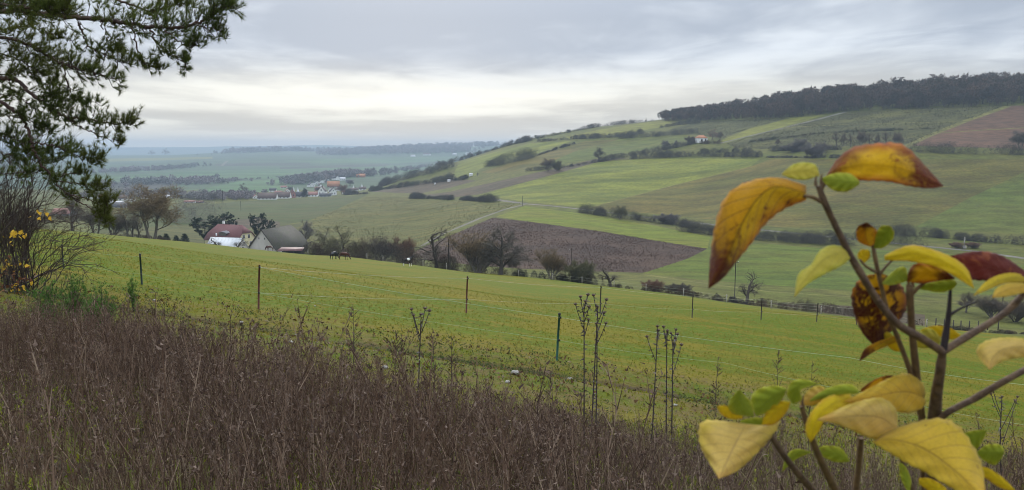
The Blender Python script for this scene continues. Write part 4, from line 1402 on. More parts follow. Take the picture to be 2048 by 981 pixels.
def gable_house(root, L, D, hw, hr, wall_mat, roof_mat, over=0.35, hip=(0, 0), roof=True):
    """walls and pitched roof; ridge along local X. hip = fraction of the roof height cut by a hip at (-x, +x)"""
    x, y = L / 2, D / 2
    w = MB()
    for sx, hf in ((-1, hip[0]), (1, hip[1])):
        zt = hw + hr * (1 - hf)
        yt = y * hf
        if hf >= 0.99:
            w.poly([(sx * x, -y * sx, -0.6), (sx * x, y * sx, -0.6), (sx * x, y * sx, hw), (sx * x, -y * sx, hw)])
        elif hf > 0:
            w.poly([(sx * x, -y * sx, -0.6), (sx * x, y * sx, -0.6), (sx * x, y * sx, hw), (sx * x, yt * sx, zt), (sx * x, -yt * sx, zt), (sx * x, -y * sx, hw)])
        else:
            w.poly([(sx * x, -y * sx, -0.6), (sx * x, y * sx, -0.6), (sx * x, y * sx, hw), (sx * x, 0, hw + hr), (sx * x, -y * sx, hw)])
    for sy in (-1, 1):
        w.poly([(-x * -sy, sy * y, -0.6), (x * -sy, sy * y, -0.6), (x * -sy, sy * y, hw), (-x * -sy, sy * y, hw)])
    wo = w.obj('wall', wall_mat, root)
    if not roof:
        return wo, None
    r = MB()
    o = over
    sl = hr / y
    ze = hw - sl * o + 0.12
    zr = hw + hr + 0.12
    xo = x + o
    X0 = -xo + (hip[0] * x * 0.55 if hip[0] else 0)
    X1 = xo - (hip[1] * x * 0.55 if hip[1] else 0)
    for sy in (-1, 1):
        def e(sx, hf):
            zh = ze + (zr - ze) * (1 - hf)
            yh = (y + o) * hf
            return (sx * xo, sy * yh, zh)
        pts = [(-xo, sy * (y + o), ze), (xo, sy * (y + o), ze)]
        if hip[1] and hip[1] < 0.99:
            pts.append(e(1, hip[1]))
        pts.append((X1, 0, zr))
        pts.append((X0, 0, zr))
        if hip[0] and hip[0] < 0.99:
            pts.append(e(-1, hip[0]))
        r.poly(pts if sy < 0 else pts[::-1])
    for sx, hf, xr in ((-1, hip[0], X0), (1, hip[1], X1)):
        if hf:
            zh = ze + (zr - ze) * (1 - hf)
            yh = (y + o) * hf
            tr = [(sx * xo, -yh * sx, zh), (sx * xo, yh * sx, zh), (xr, 0, zr)]
            r.poly(tr)
    ro = roof_obj(r, roof_mat, root)
    return wo, ro


def window(parent, c, w, h, axis, frame='render_white', depth=0.06):
    """window standing slightly proud: frame with two panes; axis = outward direction 'x','-x','y','-y'"""
    f = MB()
    sgn = -1 if axis.startswith('-') else 1
    t = 0.09
    if axis[-1] == 'x':
        bx = lambda dy, dz, sy, sz, off, th: ((c[0] + sgn * off, c[1] + dy, c[2] + dz), (th, sy, sz))
    else:
        bx = lambda dy, dz, sy, sz, off, th: ((c[0] + dy, c[1] + sgn * off, c[2] + dz), (sy, th, sz))
    for a in (bx(-w / 2, 0, t, h + t, 0.03, depth), bx(w / 2, 0, t, h + t, 0.03, depth), bx(0, 0, t * 0.6, h - t, 0.025, depth * 0.8), bx(0, h / 2, w - t, t, 0.03, depth), bx(0, -h / 2, w - t, t, 0.03, depth)):
        f.box(*a)
    fo = f.obj('window', frame, parent)
    for s in (-1, 1):
        p = MB()
        p.box(*bx(s * w / 4, 0, w / 2 - t * 0.9, h - t, 0.004, 0.03))
        p.obj('pane', 'window_glass', fo)
    return fo


# farmhouse with red half-hipped roof
FY = 315.0
b = foot(462, FY)
fh = empty('farmhouse', (b.x, b.y, b.z), R(-24))
ridge_z = float(ray(0, 450)[1]) * FY - b.z
eave_z = float(ray(0, 477)[1]) * FY - b.z
gable_house(fh, 17.0, 10.5, eave_z, ridge_z - eave_z, 'render_cream', 'tiles_red', 0.5, (0.55, 0.5))
for yy in (-1.6, 1.3):
    window(fh, (8.5, yy, eave_z + 1.1), 1.2, 1.5, 'x')
for yy in (-2.2, 2.2):
    window(fh, (8.5, yy, eave_z - 1.8), 1.2, 1.5, 'x')
for xx in (-5, -1, 3, 6):
    window(fh, (xx, -5.25, eave_z - 1.6), 1.2, 1.4, '-y')
dm = MB()
_zs = eave_z + 1.6
dm.poly([(-1.8, -4.4, _zs), (2.0, -4.4, _zs), (2.0, -4.4, _zs + 0.95), (0.1, -4.4, _zs + 1.35), (-1.8, -4.4, _zs + 0.95)])
do = dm.obj('dormer', 'wood_grey', fh)
dr = MB()
arc = [(-2.3, 0.85), (-1.2, 1.3), (0.1, 1.5), (1.4, 1.3), (2.5, 0.85)]
for (xa, za), (xb, zb) in zip(arc[:-1], arc[1:]):
    dr.poly([(xa, -4.7, _zs + za), (xb, -4.7, _zs + zb), (xb, -1.9, _zs + zb + 0.35), (xa, -1.9, _zs + za + 0.35)])
roof_obj(dr, 'lead_grey', do, 'dormer_roof', 0.1)
MB().box((-3.4, -4.15, eave_z + 1.45), (0.7, 0.12, 1.9)).obj('skylight', 'sheet_white', fh)
ch = MB().box((-3.6, 0.3, ridge_z + 0.5), (0.8, 0.6, 1.7)).obj('chimney', 'render_white', fh)
MB().box((-3.6, 0.3, ridge_z + 1.42), (1.0, 0.8, 0.14)).obj('chimney_cap', 'lead_grey', ch)
tag(fh, 'cream farmhouse with red tiled half-hipped roof and eyebrow dormer', 'house')

# low shed with white sheet roof and grey gable
SY = 296.0
b = foot(454, SY)
sh = empty('shed', (b.x, b.y, b.z), R(-14))
rz_ = float(ray(0, 476)[1]) * SY - b.z
gable_house(sh, 13.2, 8.4, max(0.6, rz_ - 4.2), 4.2, 'render_grey', 'sheet_white', 0.25)
for yy in (-1.2, 0.5):
    MB().box((6.64, yy, max(0.9, rz_ - 4.0)), (0.1, 0.9, 0.9)).obj('window', 'window_glass', sh)
for xx in np.arange(-6.2, 6.3, 1.55):
    MB().tube([(xx, -4.35, rz_ - 4.26), (xx, -0.05, rz_ + 0.22)], [0.05, 0.05], 4).obj('seam', 'sheet_white', sh)
tag(sh, 'low shed with white sheet roof and grey gable below the farmhouse', 'shed')

# old barn
BY = 300.0
pa = foot(530, BY)
rid = np.array([0.31, 0.951])
brz = math.atan2(rid[1], rid[0])
zr_ = float(ray(0, 460)[1]) * (BY - 2) - pa.z
bL, bD = 22.0, 12.6
bc = np.array([pt(523, 460, BY - 2).x, BY - 2]) + rid * bL / 2
ba = empty('barn', (bc[0], bc[1], pa.z), brz)
hr_ = 7.6
gable_house(ba, bL, bD, zr_ - hr_, hr_, 'render_grey', 'tiles_old', 0.45, (0, 0.45))
for yy in (-1.3, 1.3):
    MB().box((-11.03, yy, zr_ - 3.4), (0.12, 0.35, 0.7)).obj('slit_window', 'window_glass', ba)
vg = MB()
for sy in (-1, 1):
    vg.tube([(-11.5, sy * 6.8, zr_ - hr_ - 0.3), (-11.5, 0, zr_ + 0.2)], [0.12, 0.12], 4)
vg.obj('barge_board', 'wood_dark', ba)
MB().box((4.0, -6.4, zr_ - hr_ - 1.7), (12.5, 0.25, 2.9)).obj('shade_panel', 'wood_dark', ba)  # solid dark panel standing in for the shade inside the barn's open side
for xx in (-2.3, 1.8, 6, 10.2):
    MB().box((xx, -6.62, zr_ - hr_ - 1.7), (0.22, 0.22, 3.4)).obj('post', 'wood_grey', ba)
tag(ba, 'old grey barn with mossy tiled roof and plain rendered gable', 'barn')

# open lean-to with rust-red roof
LY = 284.0
b = foot(583, LY)
ln = empty('lean_to', (b.x, b.y, b.z), R(-4))
zt = float(ray(0, 496.5)[1]) * LY - b.z
r = MB()
r.poly([(-4.8, -2.2, zt - 0.75), (4.8, -2.2, zt - 0.75), (4.3, 2.0, zt + 0.1), (-4.3, 2.0, zt + 0.1)])
roof_obj(r, 'rust_red', ln, 'roof', 0.1)
for xx in (-4.4, -1.5, 1.5, 4.4):
    MB().box((xx, -2.0, (zt - 0.9) / 2 - 0.3), (0.16, 0.16, zt - 0.5)).obj('post', 'wood_dark', ln)
MB().box((0, 1.9, (zt - 0.2) / 2 - 0.3), (8.6, 0.12, zt)).obj('back_wall', 'wood_dark', ln)
tag(ln, 'open lean-to with rust-red metal roof right of the barn gable', 'shed')

# ---------------------------------------------------------------- village houses
mat_plain('roof_brown', (0.11, 0.075, 0.062), (0.085, 0.06, 0.052), 0.3)
mat_plain('roof_slate', (0.060, 0.058, 0.062), (0.045, 0.044, 0.048), 0.3)
mat_plain('roof_orange', (0.36, 0.16, 0.075), (0.30, 0.13, 0.065), 0.3)
mat_plain('roof_pink', (0.30, 0.15, 0.12), (0.24, 0.12, 0.10), 0.3)
mat_plain('roof_pale', (0.55, 0.55, 0.56), (0.45, 0.45, 0.47), 0.3)
mat_plain('wall_salmon', (0.36, 0.18, 0.15), (0.30, 0.15, 0.13), 0.3)
mat_plain('wall_white', (0.80, 0.80, 0.78), (0.72, 0.72, 0.70), 0.3)
mat_plain('wall_bluegrey', (0.28, 0.29, 0.33), (0.24, 0.25, 0.29), 0.3)


def vhouse(px, ybase, wpx, ytop, yaw, wall, roof, label, depth=None, ymin=650, ymax=1700, wallf=0.45, name='house', hip=(0, 0), cat='house'):
    Y = castY(px, ybase, ymin, ymax)
    u = float(ray(px, ybase)[0])
    g = Vector((u * Y, Y, hz(u * Y, Y)))
    wd = wpx / F * Y
    ht = (ybase - ytop) / F * Y
    yw = R(yaw)
    gab = abs(math.cos(yw)) < 0.6          # gable towards us
    L = depth or wd * 1.3
    D = wd
    if not gab:
        L, D = wd, depth or wd * 0.7
    root = empty(name, g, yw)
    gable_house(root, L, D, ht * wallf, ht * (1 - wallf), wall, roof, 0.3, hip)
    # a few windows on the side that faces the camera
    hw = ht * wallf
    if wpx > 7:
        if gab:
            sx = 1 if math.sin(yw) < 0 else -1
            for yy in (-D * 0.2, D * 0.2):
                MB().box((sx * (L / 2 + 0.03), yy, hw * 0.55), (0.12, D * 0.14, hw * 0.4)).obj('window', 'window_glass', root)
            MB().box((sx * (L / 2 + 0.03), 0, hw + (ht - hw) * 0.3), (0.12, D * 0.14, (ht - hw) * 0.25)).obj('window', 'window_glass', root)
        else:
            n = max(2, int(L / 3.5))
            for i in range(n):
                MB().box((-L / 2 + L * (i + 0.5) / n, -D / 2 - 0.03, hw * 0.55), (L / n * 0.4, 0.12, hw * 0.42)).obj('window', 'window_glass', root)
    MB().box((L * 0.18, D * 0.08, ht + 0.2), (0.7, 0.7, ht * 0.22)).obj('chimney', 'roof_brown', root)
    tag(root, label, cat)
    return root


# western village, behind the round tree
vhouse(128, 431, 34, 417, 8, 'wall_bluegrey', 'roof_pink', 'long building with faded red roof behind the pine twigs', ymin=400, depth=12, wallf=0.3)
vhouse(226, 403, 15, 394, -60, 'wall_white', 'roof_slate', 'white gabled house with slate roof at the western end of the village')
vhouse(247, 402, 16, 391, 10, 'wall_white', 'roof_brown', 'brown-roofed house beside the western white gable')
vhouse(263, 403, 13, 394, -80, 'wall_white', 'roof_slate', 'small white gable just left of the round tree')
vhouse(234, 409, 26, 403, 4, 'wall_white', 'roof_pale', 'long low white shed below the western gables', wallf=0.6, depth=8)
vhouse(240, 417, 30, 407, 6, 'wall_bluegrey', 'roof_slate', 'wide dark-roofed hall low in the western village', wallf=0.3, depth=14)
vhouse(272, 418, 12, 411, 70, 'wall_white', 'roof_brown', 'small house seen through the round tree')
vhouse(332, 396, 20, 390, 5, 'wall_white', 'roof_pale', 'pale-roofed hall right of the round tree', wallf=0.5)
vhouse(380, 406, 20, 401, 8, 'wall_white', 'roof_pink', 'low pink-roofed building at the left end of the dull green field', wallf=0.4)
vhouse(398, 406, 16, 402, 4, 'wall_bluegrey', 'roof_pink', 'low red-roofed barn beside the pink-roofed building', wallf=0.4)
vhouse(392, 392, 10, 387, 0, 'wall_white', 'roof_pale', 'tiny pale house among the grey trees', wallf=0.5)
# eastern village
vhouse(511, 397, 12, 390, -65, 'wall_white', 'roof_pink', 'small white-gabled house left of the long dark barn')
vhouse(536, 399, 36, 386, 5, 'wall_white', 'roof_brown', 'long dark-roofed barn at the village edge', depth=13, wallf=0.22, cat='barn')
vhouse(567, 397, 28, 384, 4, 'wall_white', 'roof_brown', 'second long dark barn touching the salmon house', depth=12, wallf=0.25, cat='barn')
vhouse(557, 388, 14, 382, 8, 'wall_salmon', 'roof_pink', 'pinkish house behind the long dark barns', ymin=800)
vhouse(585, 396, 12, 379, -75, 'wall_salmon', 'roof_brown', 'tall salmon house in the middle of the village', wallf=0.6)
vhouse(600, 395, 22, 384, 6, 'wall_white', 'roof_slate', 'slate-roofed house right of the salmon house', wallf=0.25)
vhouse(568, 377, 12, 372, 8, 'wall_white', 'roof_pink', 'small pale house set apart above the village', ymin=900)
vhouse(626, 394, 18, 384, 10, 'wall_white', 'roof_pink', 'brick-red roofed house right of the dark village conifer')
vhouse(645, 391, 16, 373, -88, 'wall_white', 'roof_brown', 'steep white triangular gable with brown roof in the village middle', wallf=0.45)
vhouse(666, 391, 13, 376, -70, 'wall_white', 'roof_slate', 'modern white house with dark sloping roof line', wallf=0.5)
vhouse(651, 394, 22, 387, 8, 'wall_bluegrey', 'roof_slate', 'blue-grey low house under the steep white gable')
vhouse(667, 374, 24, 363, 12, 'wall_salmon', 'roof_orange', 'big orange roof above the modern white house', ymin=900, wallf=0.2)
vhouse(661, 384, 8, 375, -85, 'wall_white', 'roof_brown', 'narrow white gable behind the modern white house', ymin=900)
vhouse(622, 374, 12, 366, -60, 'wall_white', 'roof_slate', 'white house at the lower end of the hillside row', ymin=950)
vhouse(633, 369, 10, 362, -60, 'wall_white', 'roof_slate', 'second white house up the hillside row', ymin=950)
vhouse(643, 366, 9, 360, -60, 'wall_white', 'roof_slate', 'third white house up the hillside row', ymin=950)
vhouse(653, 362, 8, 356, -60, 'wall_white', 'roof_brown', 'fourth white house up the hillside row', ymin=950)
vhouse(671, 360, 13, 352, -40, 'wall_white', 'roof_slate', 'large white house at the top of the hillside row', ymin=950)
vhouse(685, 361, 11, 355, 20, 'wall_white', 'roof_pale', 'white bungalow right of the top white house', ymin=950)
vhouse(722, 355, 17, 348, 5, 'wall_salmon', 'roof_orange', 'lone orange-roofed house above the village wood', ymin=950, wallf=0.25)
vhouse(708, 384, 16, 376, 12, 'wall_white', 'roof_brown', 'brown-roofed house behind the dark village hedge')
vhouse(725, 381, 14, 374, 10, 'wall_white', 'roof_brown', 'last brown-roofed house at the hill foot')
for _px, _yb, _w, _yt, _yaw, _wl, _rf, _lb in (
    (615, 390, 11, 381, -70, 'wall_white', 'roof_brown', 'white gable peeping out left of the village conifer'),
    (636, 382, 12, 374, 10, 'wall_salmon', 'roof_pink', 'pink-roofed house behind the steep white gable'),
    (676, 382, 12, 375, -60, 'wall_white', 'roof_slate', 'white house right of the narrow white gable'),
    (692, 388, 14, 380, 8, 'wall_white', 'roof_pink', 'low pink-roofed house at the end of the dark village hedge'),
    (546, 384, 13, 377, 6, 'wall_white', 'roof_slate', 'slate-roofed house above the first long barn'),
    (575, 385, 10, 378, -70, 'wall_white', 'roof_pink', 'small white gable above the second long barn'),
    (640, 374, 9, 368, -50, 'wall_white', 'roof_brown', 'small white house below the hillside row'),
    (697, 366, 10, 360, 15, 'wall_white', 'roof_slate', 'white house between the hillside row and the lone orange roof'),
    (662, 369, 8, 363, -60, 'wall_white', 'roof_slate', 'tiny white house touching the big orange roof'),
    (205, 402, 13, 394, 10, 'wall_white', 'roof_pink', 'pink-roofed house at the far western village end'),
    (186, 407, 16, 398, 6, 'wall_white', 'roof_slate', 'slate-roofed house half hidden by the pine bough'),
    (290, 404, 12, 397, 12, 'wall_white', 'roof_brown', 'brown-roofed house behind the round tree crown'),
    (310, 399, 12, 392, -65, 'wall_white', 'roof_pink', 'white gable behind the top of the round tree')):
    vhouse(_px, _yb, _w, _yt, _yaw, _wl, _rf, _lb, ymin=800)
# far halls on the plain
vhouse(854, 311, 14, 306, 4, 'wall_white', 'roof_brown', 'far long white hall with dark roof under the wooded ridge', ymin=1700, ymax=4800, wallf=0.5, cat='hall')
vhouse(826, 314, 9, 310, 4, 'wall_white', 'roof_pale', 'far small white hall left of the dark-roofed one', ymin=1700, ymax=4800, wallf=0.5, cat='hall')
vhouse(909, 311, 8, 307, 4, 'wall_white', 'roof_pale', 'far pale hall right of the dark-roofed one', ymin=1700, ymax=4800, wallf=0.5, cat='hall')
vhouse(938, 310, 14, 306, 4, 'wall_white', 'roof_pale', 'far pale hall nearest the hill flank', ymin=1700, ymax=4800, wallf=0.5, cat='hall')


def spire(px, ybase, ytop, wpx, label, ymin=700):
    Y = castY(px, ybase + 3, ymin, 1500)
    b_ = foot(px, Y)
    t = empty('spire', b_)
    z0 = float(ray(px, ybase)[1]) * Y - b_.z
    z1 = float(ray(px, ytop)[1]) * Y - b_.z
    r_ = wpx / F * Y / 2
    MB().box((0, 0, z0 / 2), (r_ * 1.5, r_ * 1.5, z0)).obj('tower', 'wall_salmon', t)
    MB().lathe((0, 0, z0), [(r_ * 1.15, 0), (r_ * 0.7, (z1 - z0) * 0.25), (r_ * 0.3, (z1 - z0) * 0.6), (0.02, z1 - z0)], 8).obj('spire_roof', 'sheet_white', t)
    tag(t, label, 'spire')


spire(588, 385, 373, 5, 'slim white pointed spire left of the pair')
spire(596, 384, 374, 5, 'slim white pointed spire right of the pair')
spire(707, 377, 370, 4, 'small white spire above the dark village hedge')
spire(724, 375, 367, 4, 'small white spire nearest the hill flank')

for i, px in enumerate((482.5, 487, 491.5)):
    Y = 950.0
    b_ = foot(px, Y)
    z0 = float(ray(px, 383.5)[1]) * Y - b_.z
    t = empty('silo', b_)
    MB().lathe((0, 0, -0.5), [(1.15, 0), (1.15, z0 - 0.3)], 12).obj('cylinder', 'wall_white', t)
    MB().lathe((0, 0, z0 - 0.8), [(1.2, 0), (0.6, 0.7), (0.01, 0.9)], 12).obj('cone_cap', 'roof_pale', t)
    tag(t, ('white silo, leftmost of the three in the village', 'white silo, middle one of the three', 'white silo, rightmost of the three')[i], 'silo', 'three white silos')

for px, yb, yt, kd, cr, w, lb in ((610, 395, 376, 'spruce', 'needle_far', 13, 'dark conifer in the middle of the village'), (685, 390, 369, 'round', 'twig_red', 20, 'reddish bare tree beside the modern white house'), (344, 402, 389, 'broad', 'twig_dark', 14, 'dark bushy tree right of the round tree'), (363, 405, 391, 'spruce', 'needle_far', 9, 'pointed dark conifer at the western village'), (236, 403, 390, 'round', 'twig_dark', 11, 'dark tree among the western gables'), (484, 388, 366, 'broad', 'twig_grey', 16, 'round grey tree standing in the far meadow'), (530, 388, 379, 'round', 'twig_grey', 10, 'grey tree behind the long dark barn'), (580, 384, 373, 'round', 'twig_grey', 11, 'grey tree behind the salmon house'), (700, 372, 360, 'round', 'twig_grey', 14, 'grey tree below the lone orange roof'), (635, 384, 374, 'round', 'twig_brown', 10, 'brown tree left of the steep white gable'), (425, 404, 385, 'round', 'twig_grey', 20, 'big grey tree at the end of the tree belt'), (302, 309, 300, 'broad', 'twig_dark', 14, 'lone far tree on the plain skyline'), (330, 309, 297, 'broad', 'twig_dark', 12, 'tall lone far tree on the plain skyline')):
    Y = castY(px, yb, 820, 5200)
    tree(px, yt, Y, kd, lb, w, cr)

# hill hut with orange roof
Y = castY(1402, 285, 400, 900)
b_ = foot(1402, Y)
hut = empty('hut', b_, R(12))
wd = 21 / F * Y
ht = 13.5 / F * Y
gable_house(hut, wd, wd * 0.7, ht * 0.62, ht * 0.38, 'wall_white', 'roof_orange', 0.35, (0.99, 0.99))
MB().box((-wd * 0.1, -wd * 0.35 - 0.04, ht * 0.3), (wd * 0.16, 0.12, ht * 0.34)).obj('window', 'window_glass', hut)
MB().box((wd * 0.28, -wd * 0.35 - 0.04, ht * 0.25), (wd * 0.12, 0.12, ht * 0.5)).obj('door', 'wood_dark', hut)
tag(hut, 'small white hut with orange hipped roof on the hillside', 'hut')
hedge([(1400, 288), (1440, 288)], 6, 'red-brown brambles on the bank below the hill hut', 'hedge_red', 400, 900)

# tiny white huts and trailer on the hill meadow
for px, yb, w, lb in ((898, 364, 6, 'tiny white beehive hut by the hill track, upper one'), (870, 369, 4, 'tiny white beehive hut by the hill track, lower one'), (942, 352, 7, 'tiny white caravan on the hill meadow')):
    Y = castY(px, yb, 400, 1050)
    b_ = foot(px, Y)
    t = empty('hut', b_, R(8))
    s_ = w / F * Y
    gable_house(t, s_, s_ * 0.7, s_ * 0.5, s_ * 0.2, 'wall_white', 'roof_pale', 0.1)
    tag(t, lb, 'hut')

# ---------------------------------------------------------------- wayside cross, hill monument, poles
Y = castY(1928, 498, 240, 500)
b_ = foot(1928, Y)
wc = empty('wayside_cross', b_)
k0 = Y / F
MB().box((0, 0, 2.2 * k0), (6.5 * k0, 6 * k0, 5 * k0)).box((0, 0, 5.4 * k0), (5 * k0, 4.6 * k0, 1.6 * k0)).obj('pedestal', 'stone_grey', wc)
MB().box((0, 0, 13 * k0), (1.7 * k0, 1.7 * k0, 14 * k0), taper=0.8).obj('shaft', 'stone_grey', wc)
MB().box((0, 0, 19.5 * k0), (4.2 * k0, 1.3 * k0, 1.3 * k0)).box((0, 0, 22 * k0), (1.4 * k0, 1.25 * k0, 4.5 * k0)).obj('cross', 'stone_grey', wc)
tag(wc, 'stone wayside cross on a pedestal beside the valley road', 'cross')
for px, w, lb in ((1912, 20, 'small red-brown shrub left of the stone cross'), (1945, 22, 'small red-brown shrub right of the stone cross')):
    htree(px, 497, 484, 'shrub', lb, w, 'twig_red', name='bush', cat='bush')

Y = castY(1292, 244, 700, 1040)
b_ = foot(1292, Y)
mo = empty('monument', b_)
hh = 8.0 / F * Y
MB().box((0, 0, hh * 0.12), (hh * 0.3, hh * 0.3, hh * 0.3)).obj('base', 'stone_grey', mo)
MB().box((0, 0, hh * 0.6), (hh * 0.16, hh * 0.16, hh * 0.8), taper=0.7).obj('obelisk', 'stone_grey', mo)
tag(mo, 'small dark obelisk on the hill skyline beside the wood', 'monument')


def pole(px, ytop, Y, label, arm=True, r_=0.10):
    b_ = foot(px, Y)
    z1 = float(ray(px, ytop)[1]) * Y - b_.z
    t = empty('utility_pole', b_)
    MB().tube([(0, 0, -0.4), (0, 0, z1)], [r_, r_ * 0.75], 7).obj('pole', 'wood_dark', t)
    if arm:
        MB().tube([(-0.6, 0, z1 - 0.35), (0.6, 0, z1 - 0.35)], [0.045, 0.045], 5).obj('crossarm', 'wood_dark', t)
        for s in (-0.5, 0.5):
            MB().lathe((s, 0, z1 - 0.3), [(0.03, 0), (0.05, 0.06), (0.03, 0.16), (0.001, 0.18)], 6).obj('insulator', 'wall_white', t)
    tag(t, label, 'pole')
    return (b_.x, b_.y, b_.z + z1)


pole(1143, 497, 176, 'slender wooden pole rising from the brown field edge', r_=0.09)
pole(1469, 522, 150, 'tall wooden pole under the drooping leaf tip', r_=0.09)
pole(2003, 575, 152, 'wooden pole among the bare trees at the picture edge')
pole(1045, 392, 440, 'small pole at the road junction', False, 0.12)
pole(446, 381, 760, 'pale pole in front of the western tree belt', False, 0.3)
pole(482, 402, 640, 'thin pole standing in the dull green field', False, 0.16)
pole(898, 478, 163, 'weathered snag standing beside the gnarled oak', False, 0.16)
# ---------------------------------------------------------------- horses
mat_plain('horse_bay', (0.085, 0.028, 0.014), (0.055, 0.018, 0.010), 1.5, rough=0.55, coords='obj')
mat_plain('horse_black', (0.012, 0.011, 0.014), (0.018, 0.016, 0.018), 1.5, rough=0.5, coords='obj')
mat_plain('mane_black', (0.010, 0.009, 0.009), (0.016, 0.014, 0.013), 6, coords='obj')
m_, k_, b_, o_ = mat_new('horse_pinto')
_tc = k_.n('ShaderNodeTexCoord').outputs['Object']
_sx = k_.n('ShaderNodeSeparateXYZ')
k_.l(_tc, _sx.inputs[0])
_nz = k_.noise(_tc, 1.5, 2, 0.5)
_leg = k_.mr(_sx.outputs[2], 0.62, 0.50)
_wob = k_.m('MULTIPLY', k_.m('SUBTRACT', _nz, 0.5), 0.9)
_bx = k_.mr(k_.m('ABSOLUTE', k_.m('SUBTRACT', k_.m('ADD', _sx.outputs[0], _wob), 0.30)), 0.26, 0.18)
_bz = k_.mr(k_.m('ADD', _sx.outputs[2], _wob), 1.02, 1.14)
_pt = k_.m('MULTIPLY', _bx, _bz)
k_.l(k_.mix(k_.m('MAXIMUM', _leg, _pt), (0.020, 0.014, 0.012), (0.72, 0.70, 0.66)), b_.inputs['Base Color'])
b_.inputs['Roughness'].default_value = 0.6


def skin_body(name, chains, mat, parent, sub=2):
    """one continuous body grown over joints: chains = [[(x,y,z,rx,ry), ...], ...]; a chain may start on an existing joint by index"""
    V, E, Rr = [], [], []
    for chn in chains:
        prev = None
        for p in chn:
            if isinstance(p, int):
                prev = p
                continue
            V.append(p[:3])
            Rr.append(p[3:5] if len(p) > 4 else (p[3], p[3]))
            if prev is not None:
                E.append((prev, len(V) - 1))
            prev = len(V) - 1
    me = bpy.data.meshes.new(name)
    me.from_pydata(V, E, [])
    o = obj(name, me, mat, parent)
    sk = o.modifiers.new('skin', 'SKIN')
    sk.use_smooth_shade = True
    lay = me.skin_vertices[0] if me.skin_vertices else None
    if lay is None:
        bpy.context.view_layer.objects.active = o
        bpy.ops.mesh.customdata_skin_add()
        lay = me.skin_vertices[0]
    for i, r_ in enumerate(Rr):
        lay.data[i].radius = r_
    lay.data[0].use_root = True
    ss = o.modifiers.new('sub', 'SUBSURF')
    ss.levels = sub
    ss.render_levels = sub
    return o


def horse(px, Y, yaw, pose, mat, label, mane='mane_black', size=1.0):
    b_ = at(px, Y, 60, 215)
    root = empty('horse', b_, R(yaw), (size,) * 3)
    # +X is forward. spine indices: 0 croup,1 loin,2 withers
    ch = [[(-0.62, 0, 1.22, 0.25, 0.27), (-0.25, 0, 1.17, 0.27, 0.31), (0.18, 0, 1.16, 0.27, 0.33), (0.55, 0, 1.22, 0.23, 0.30)]]
    if pose == 'graze':
        ch.append([3, (0.86, 0, 1.12, 0.14, 0.22), (1.08, 0, 0.78, 0.10, 0.15), (1.20, 0, 0.50, 0.10, 0.12), (1.30, 0, 0.28, 0.085, 0.09), (1.36, 0, 0.10, 0.06, 0.065)])
    else:
        ch.append([3, (0.84, 0, 1.45, 0.14, 0.21), (1.05, 0, 1.72, 0.10, 0.14), (1.16, 0, 1.80, 0.10, 0.12), (1.36, 0, 1.66, 0.085, 0.09), (1.52, 0, 1.52, 0.06, 0.065)])
    for sy in (-1, 1):
        f = 0.10 * sy
        ch.append([3, (0.56, 0.15 * sy, 0.98, 0.12, 0.15), (0.54 + f, 0.16 * sy, 0.70, 0.075, 0.085), (0.55 + f, 0.16 * sy, 0.46, 0.055, 0.06), (0.54 + f, 0.16 * sy, 0.20, 0.038, 0.04), (0.58 + f, 0.16 * sy, 0.06, 0.05, 0.06), (0.61 + f, 0.16 * sy, 0.0, 0.055, 0.065)])
        ch.append([0, (-0.60, 0.16 * sy, 1.0, 0.15, 0.20), (-0.54 - f, 0.17 * sy, 0.78, 0.10, 0.13), (-0.76 - f, 0.17 * sy, 0.54, 0.062, 0.07), (-0.74 - f, 0.17 * sy, 0.22, 0.042, 0.045), (-0.70 - f, 0.17 * sy, 0.06, 0.05, 0.06), (-0.67 - f, 0.17 * sy, 0.0, 0.055, 0.065)])
    skin_body('body', ch, mat, root)
    t = MB()
    t.tube([(-0.86, 0, 1.28), (-0.98, 0, 1.12), (-1.0, 0.02, 0.8), (-0.96, 0.02, 0.42)], [0.05, 0.075, 0.085, 0.02], 6)
    t.obj('tail', mane, root, True)
    mn = MB()
    if pose == 'graze':
        P = [(0.62, 0, 1.50), (0.88, 0.03, 1.33), (1.12, 0.04, 0.98), (1.30, 0.03, 0.64)]
    else:
        P = [(0.55, 0, 1.52), (0.74, 0.03, 1.66), (0.92, 0.04, 1.86), (1.10, 0.02, 1.95)]
    mn.tube(P, [0.05, 0.08, 0.08, 0.04], 5)
    mn.obj('mane', mane, root, True)
    e = MB()
    hx, hz_ = (1.20, 0.62) if pose == 'graze' else (1.12, 1.90)
    for sy in (-1, 1):
        e.tube([(hx, 0.07 * sy, hz_), (hx + 0.02, 0.10 * sy, hz_ + 0.10), (hx + 0.03, 0.10 * sy, hz_ + 0.19)], [0.03, 0.035, 0.004], 5)
    e.obj('ears', mat, root)
    tag(root, label, 'horse', 'horses grazing in the pasture')
    return root


horse(540, 501.5, 186, 'graze', 'horse_bay', 'bay horse grazing in front of the barn gable')
horse(668, 519.5, 68, 'graze', 'horse_black', 'black horse with its rump turned, left of the second bay horse')
horse(687, 520, -8, 'graze', 'horse_bay', 'dark bay horse grazing beside the black one')
horse(815, 533, -12, 'stand', 'horse_pinto', 'black and white horse standing with raised head')

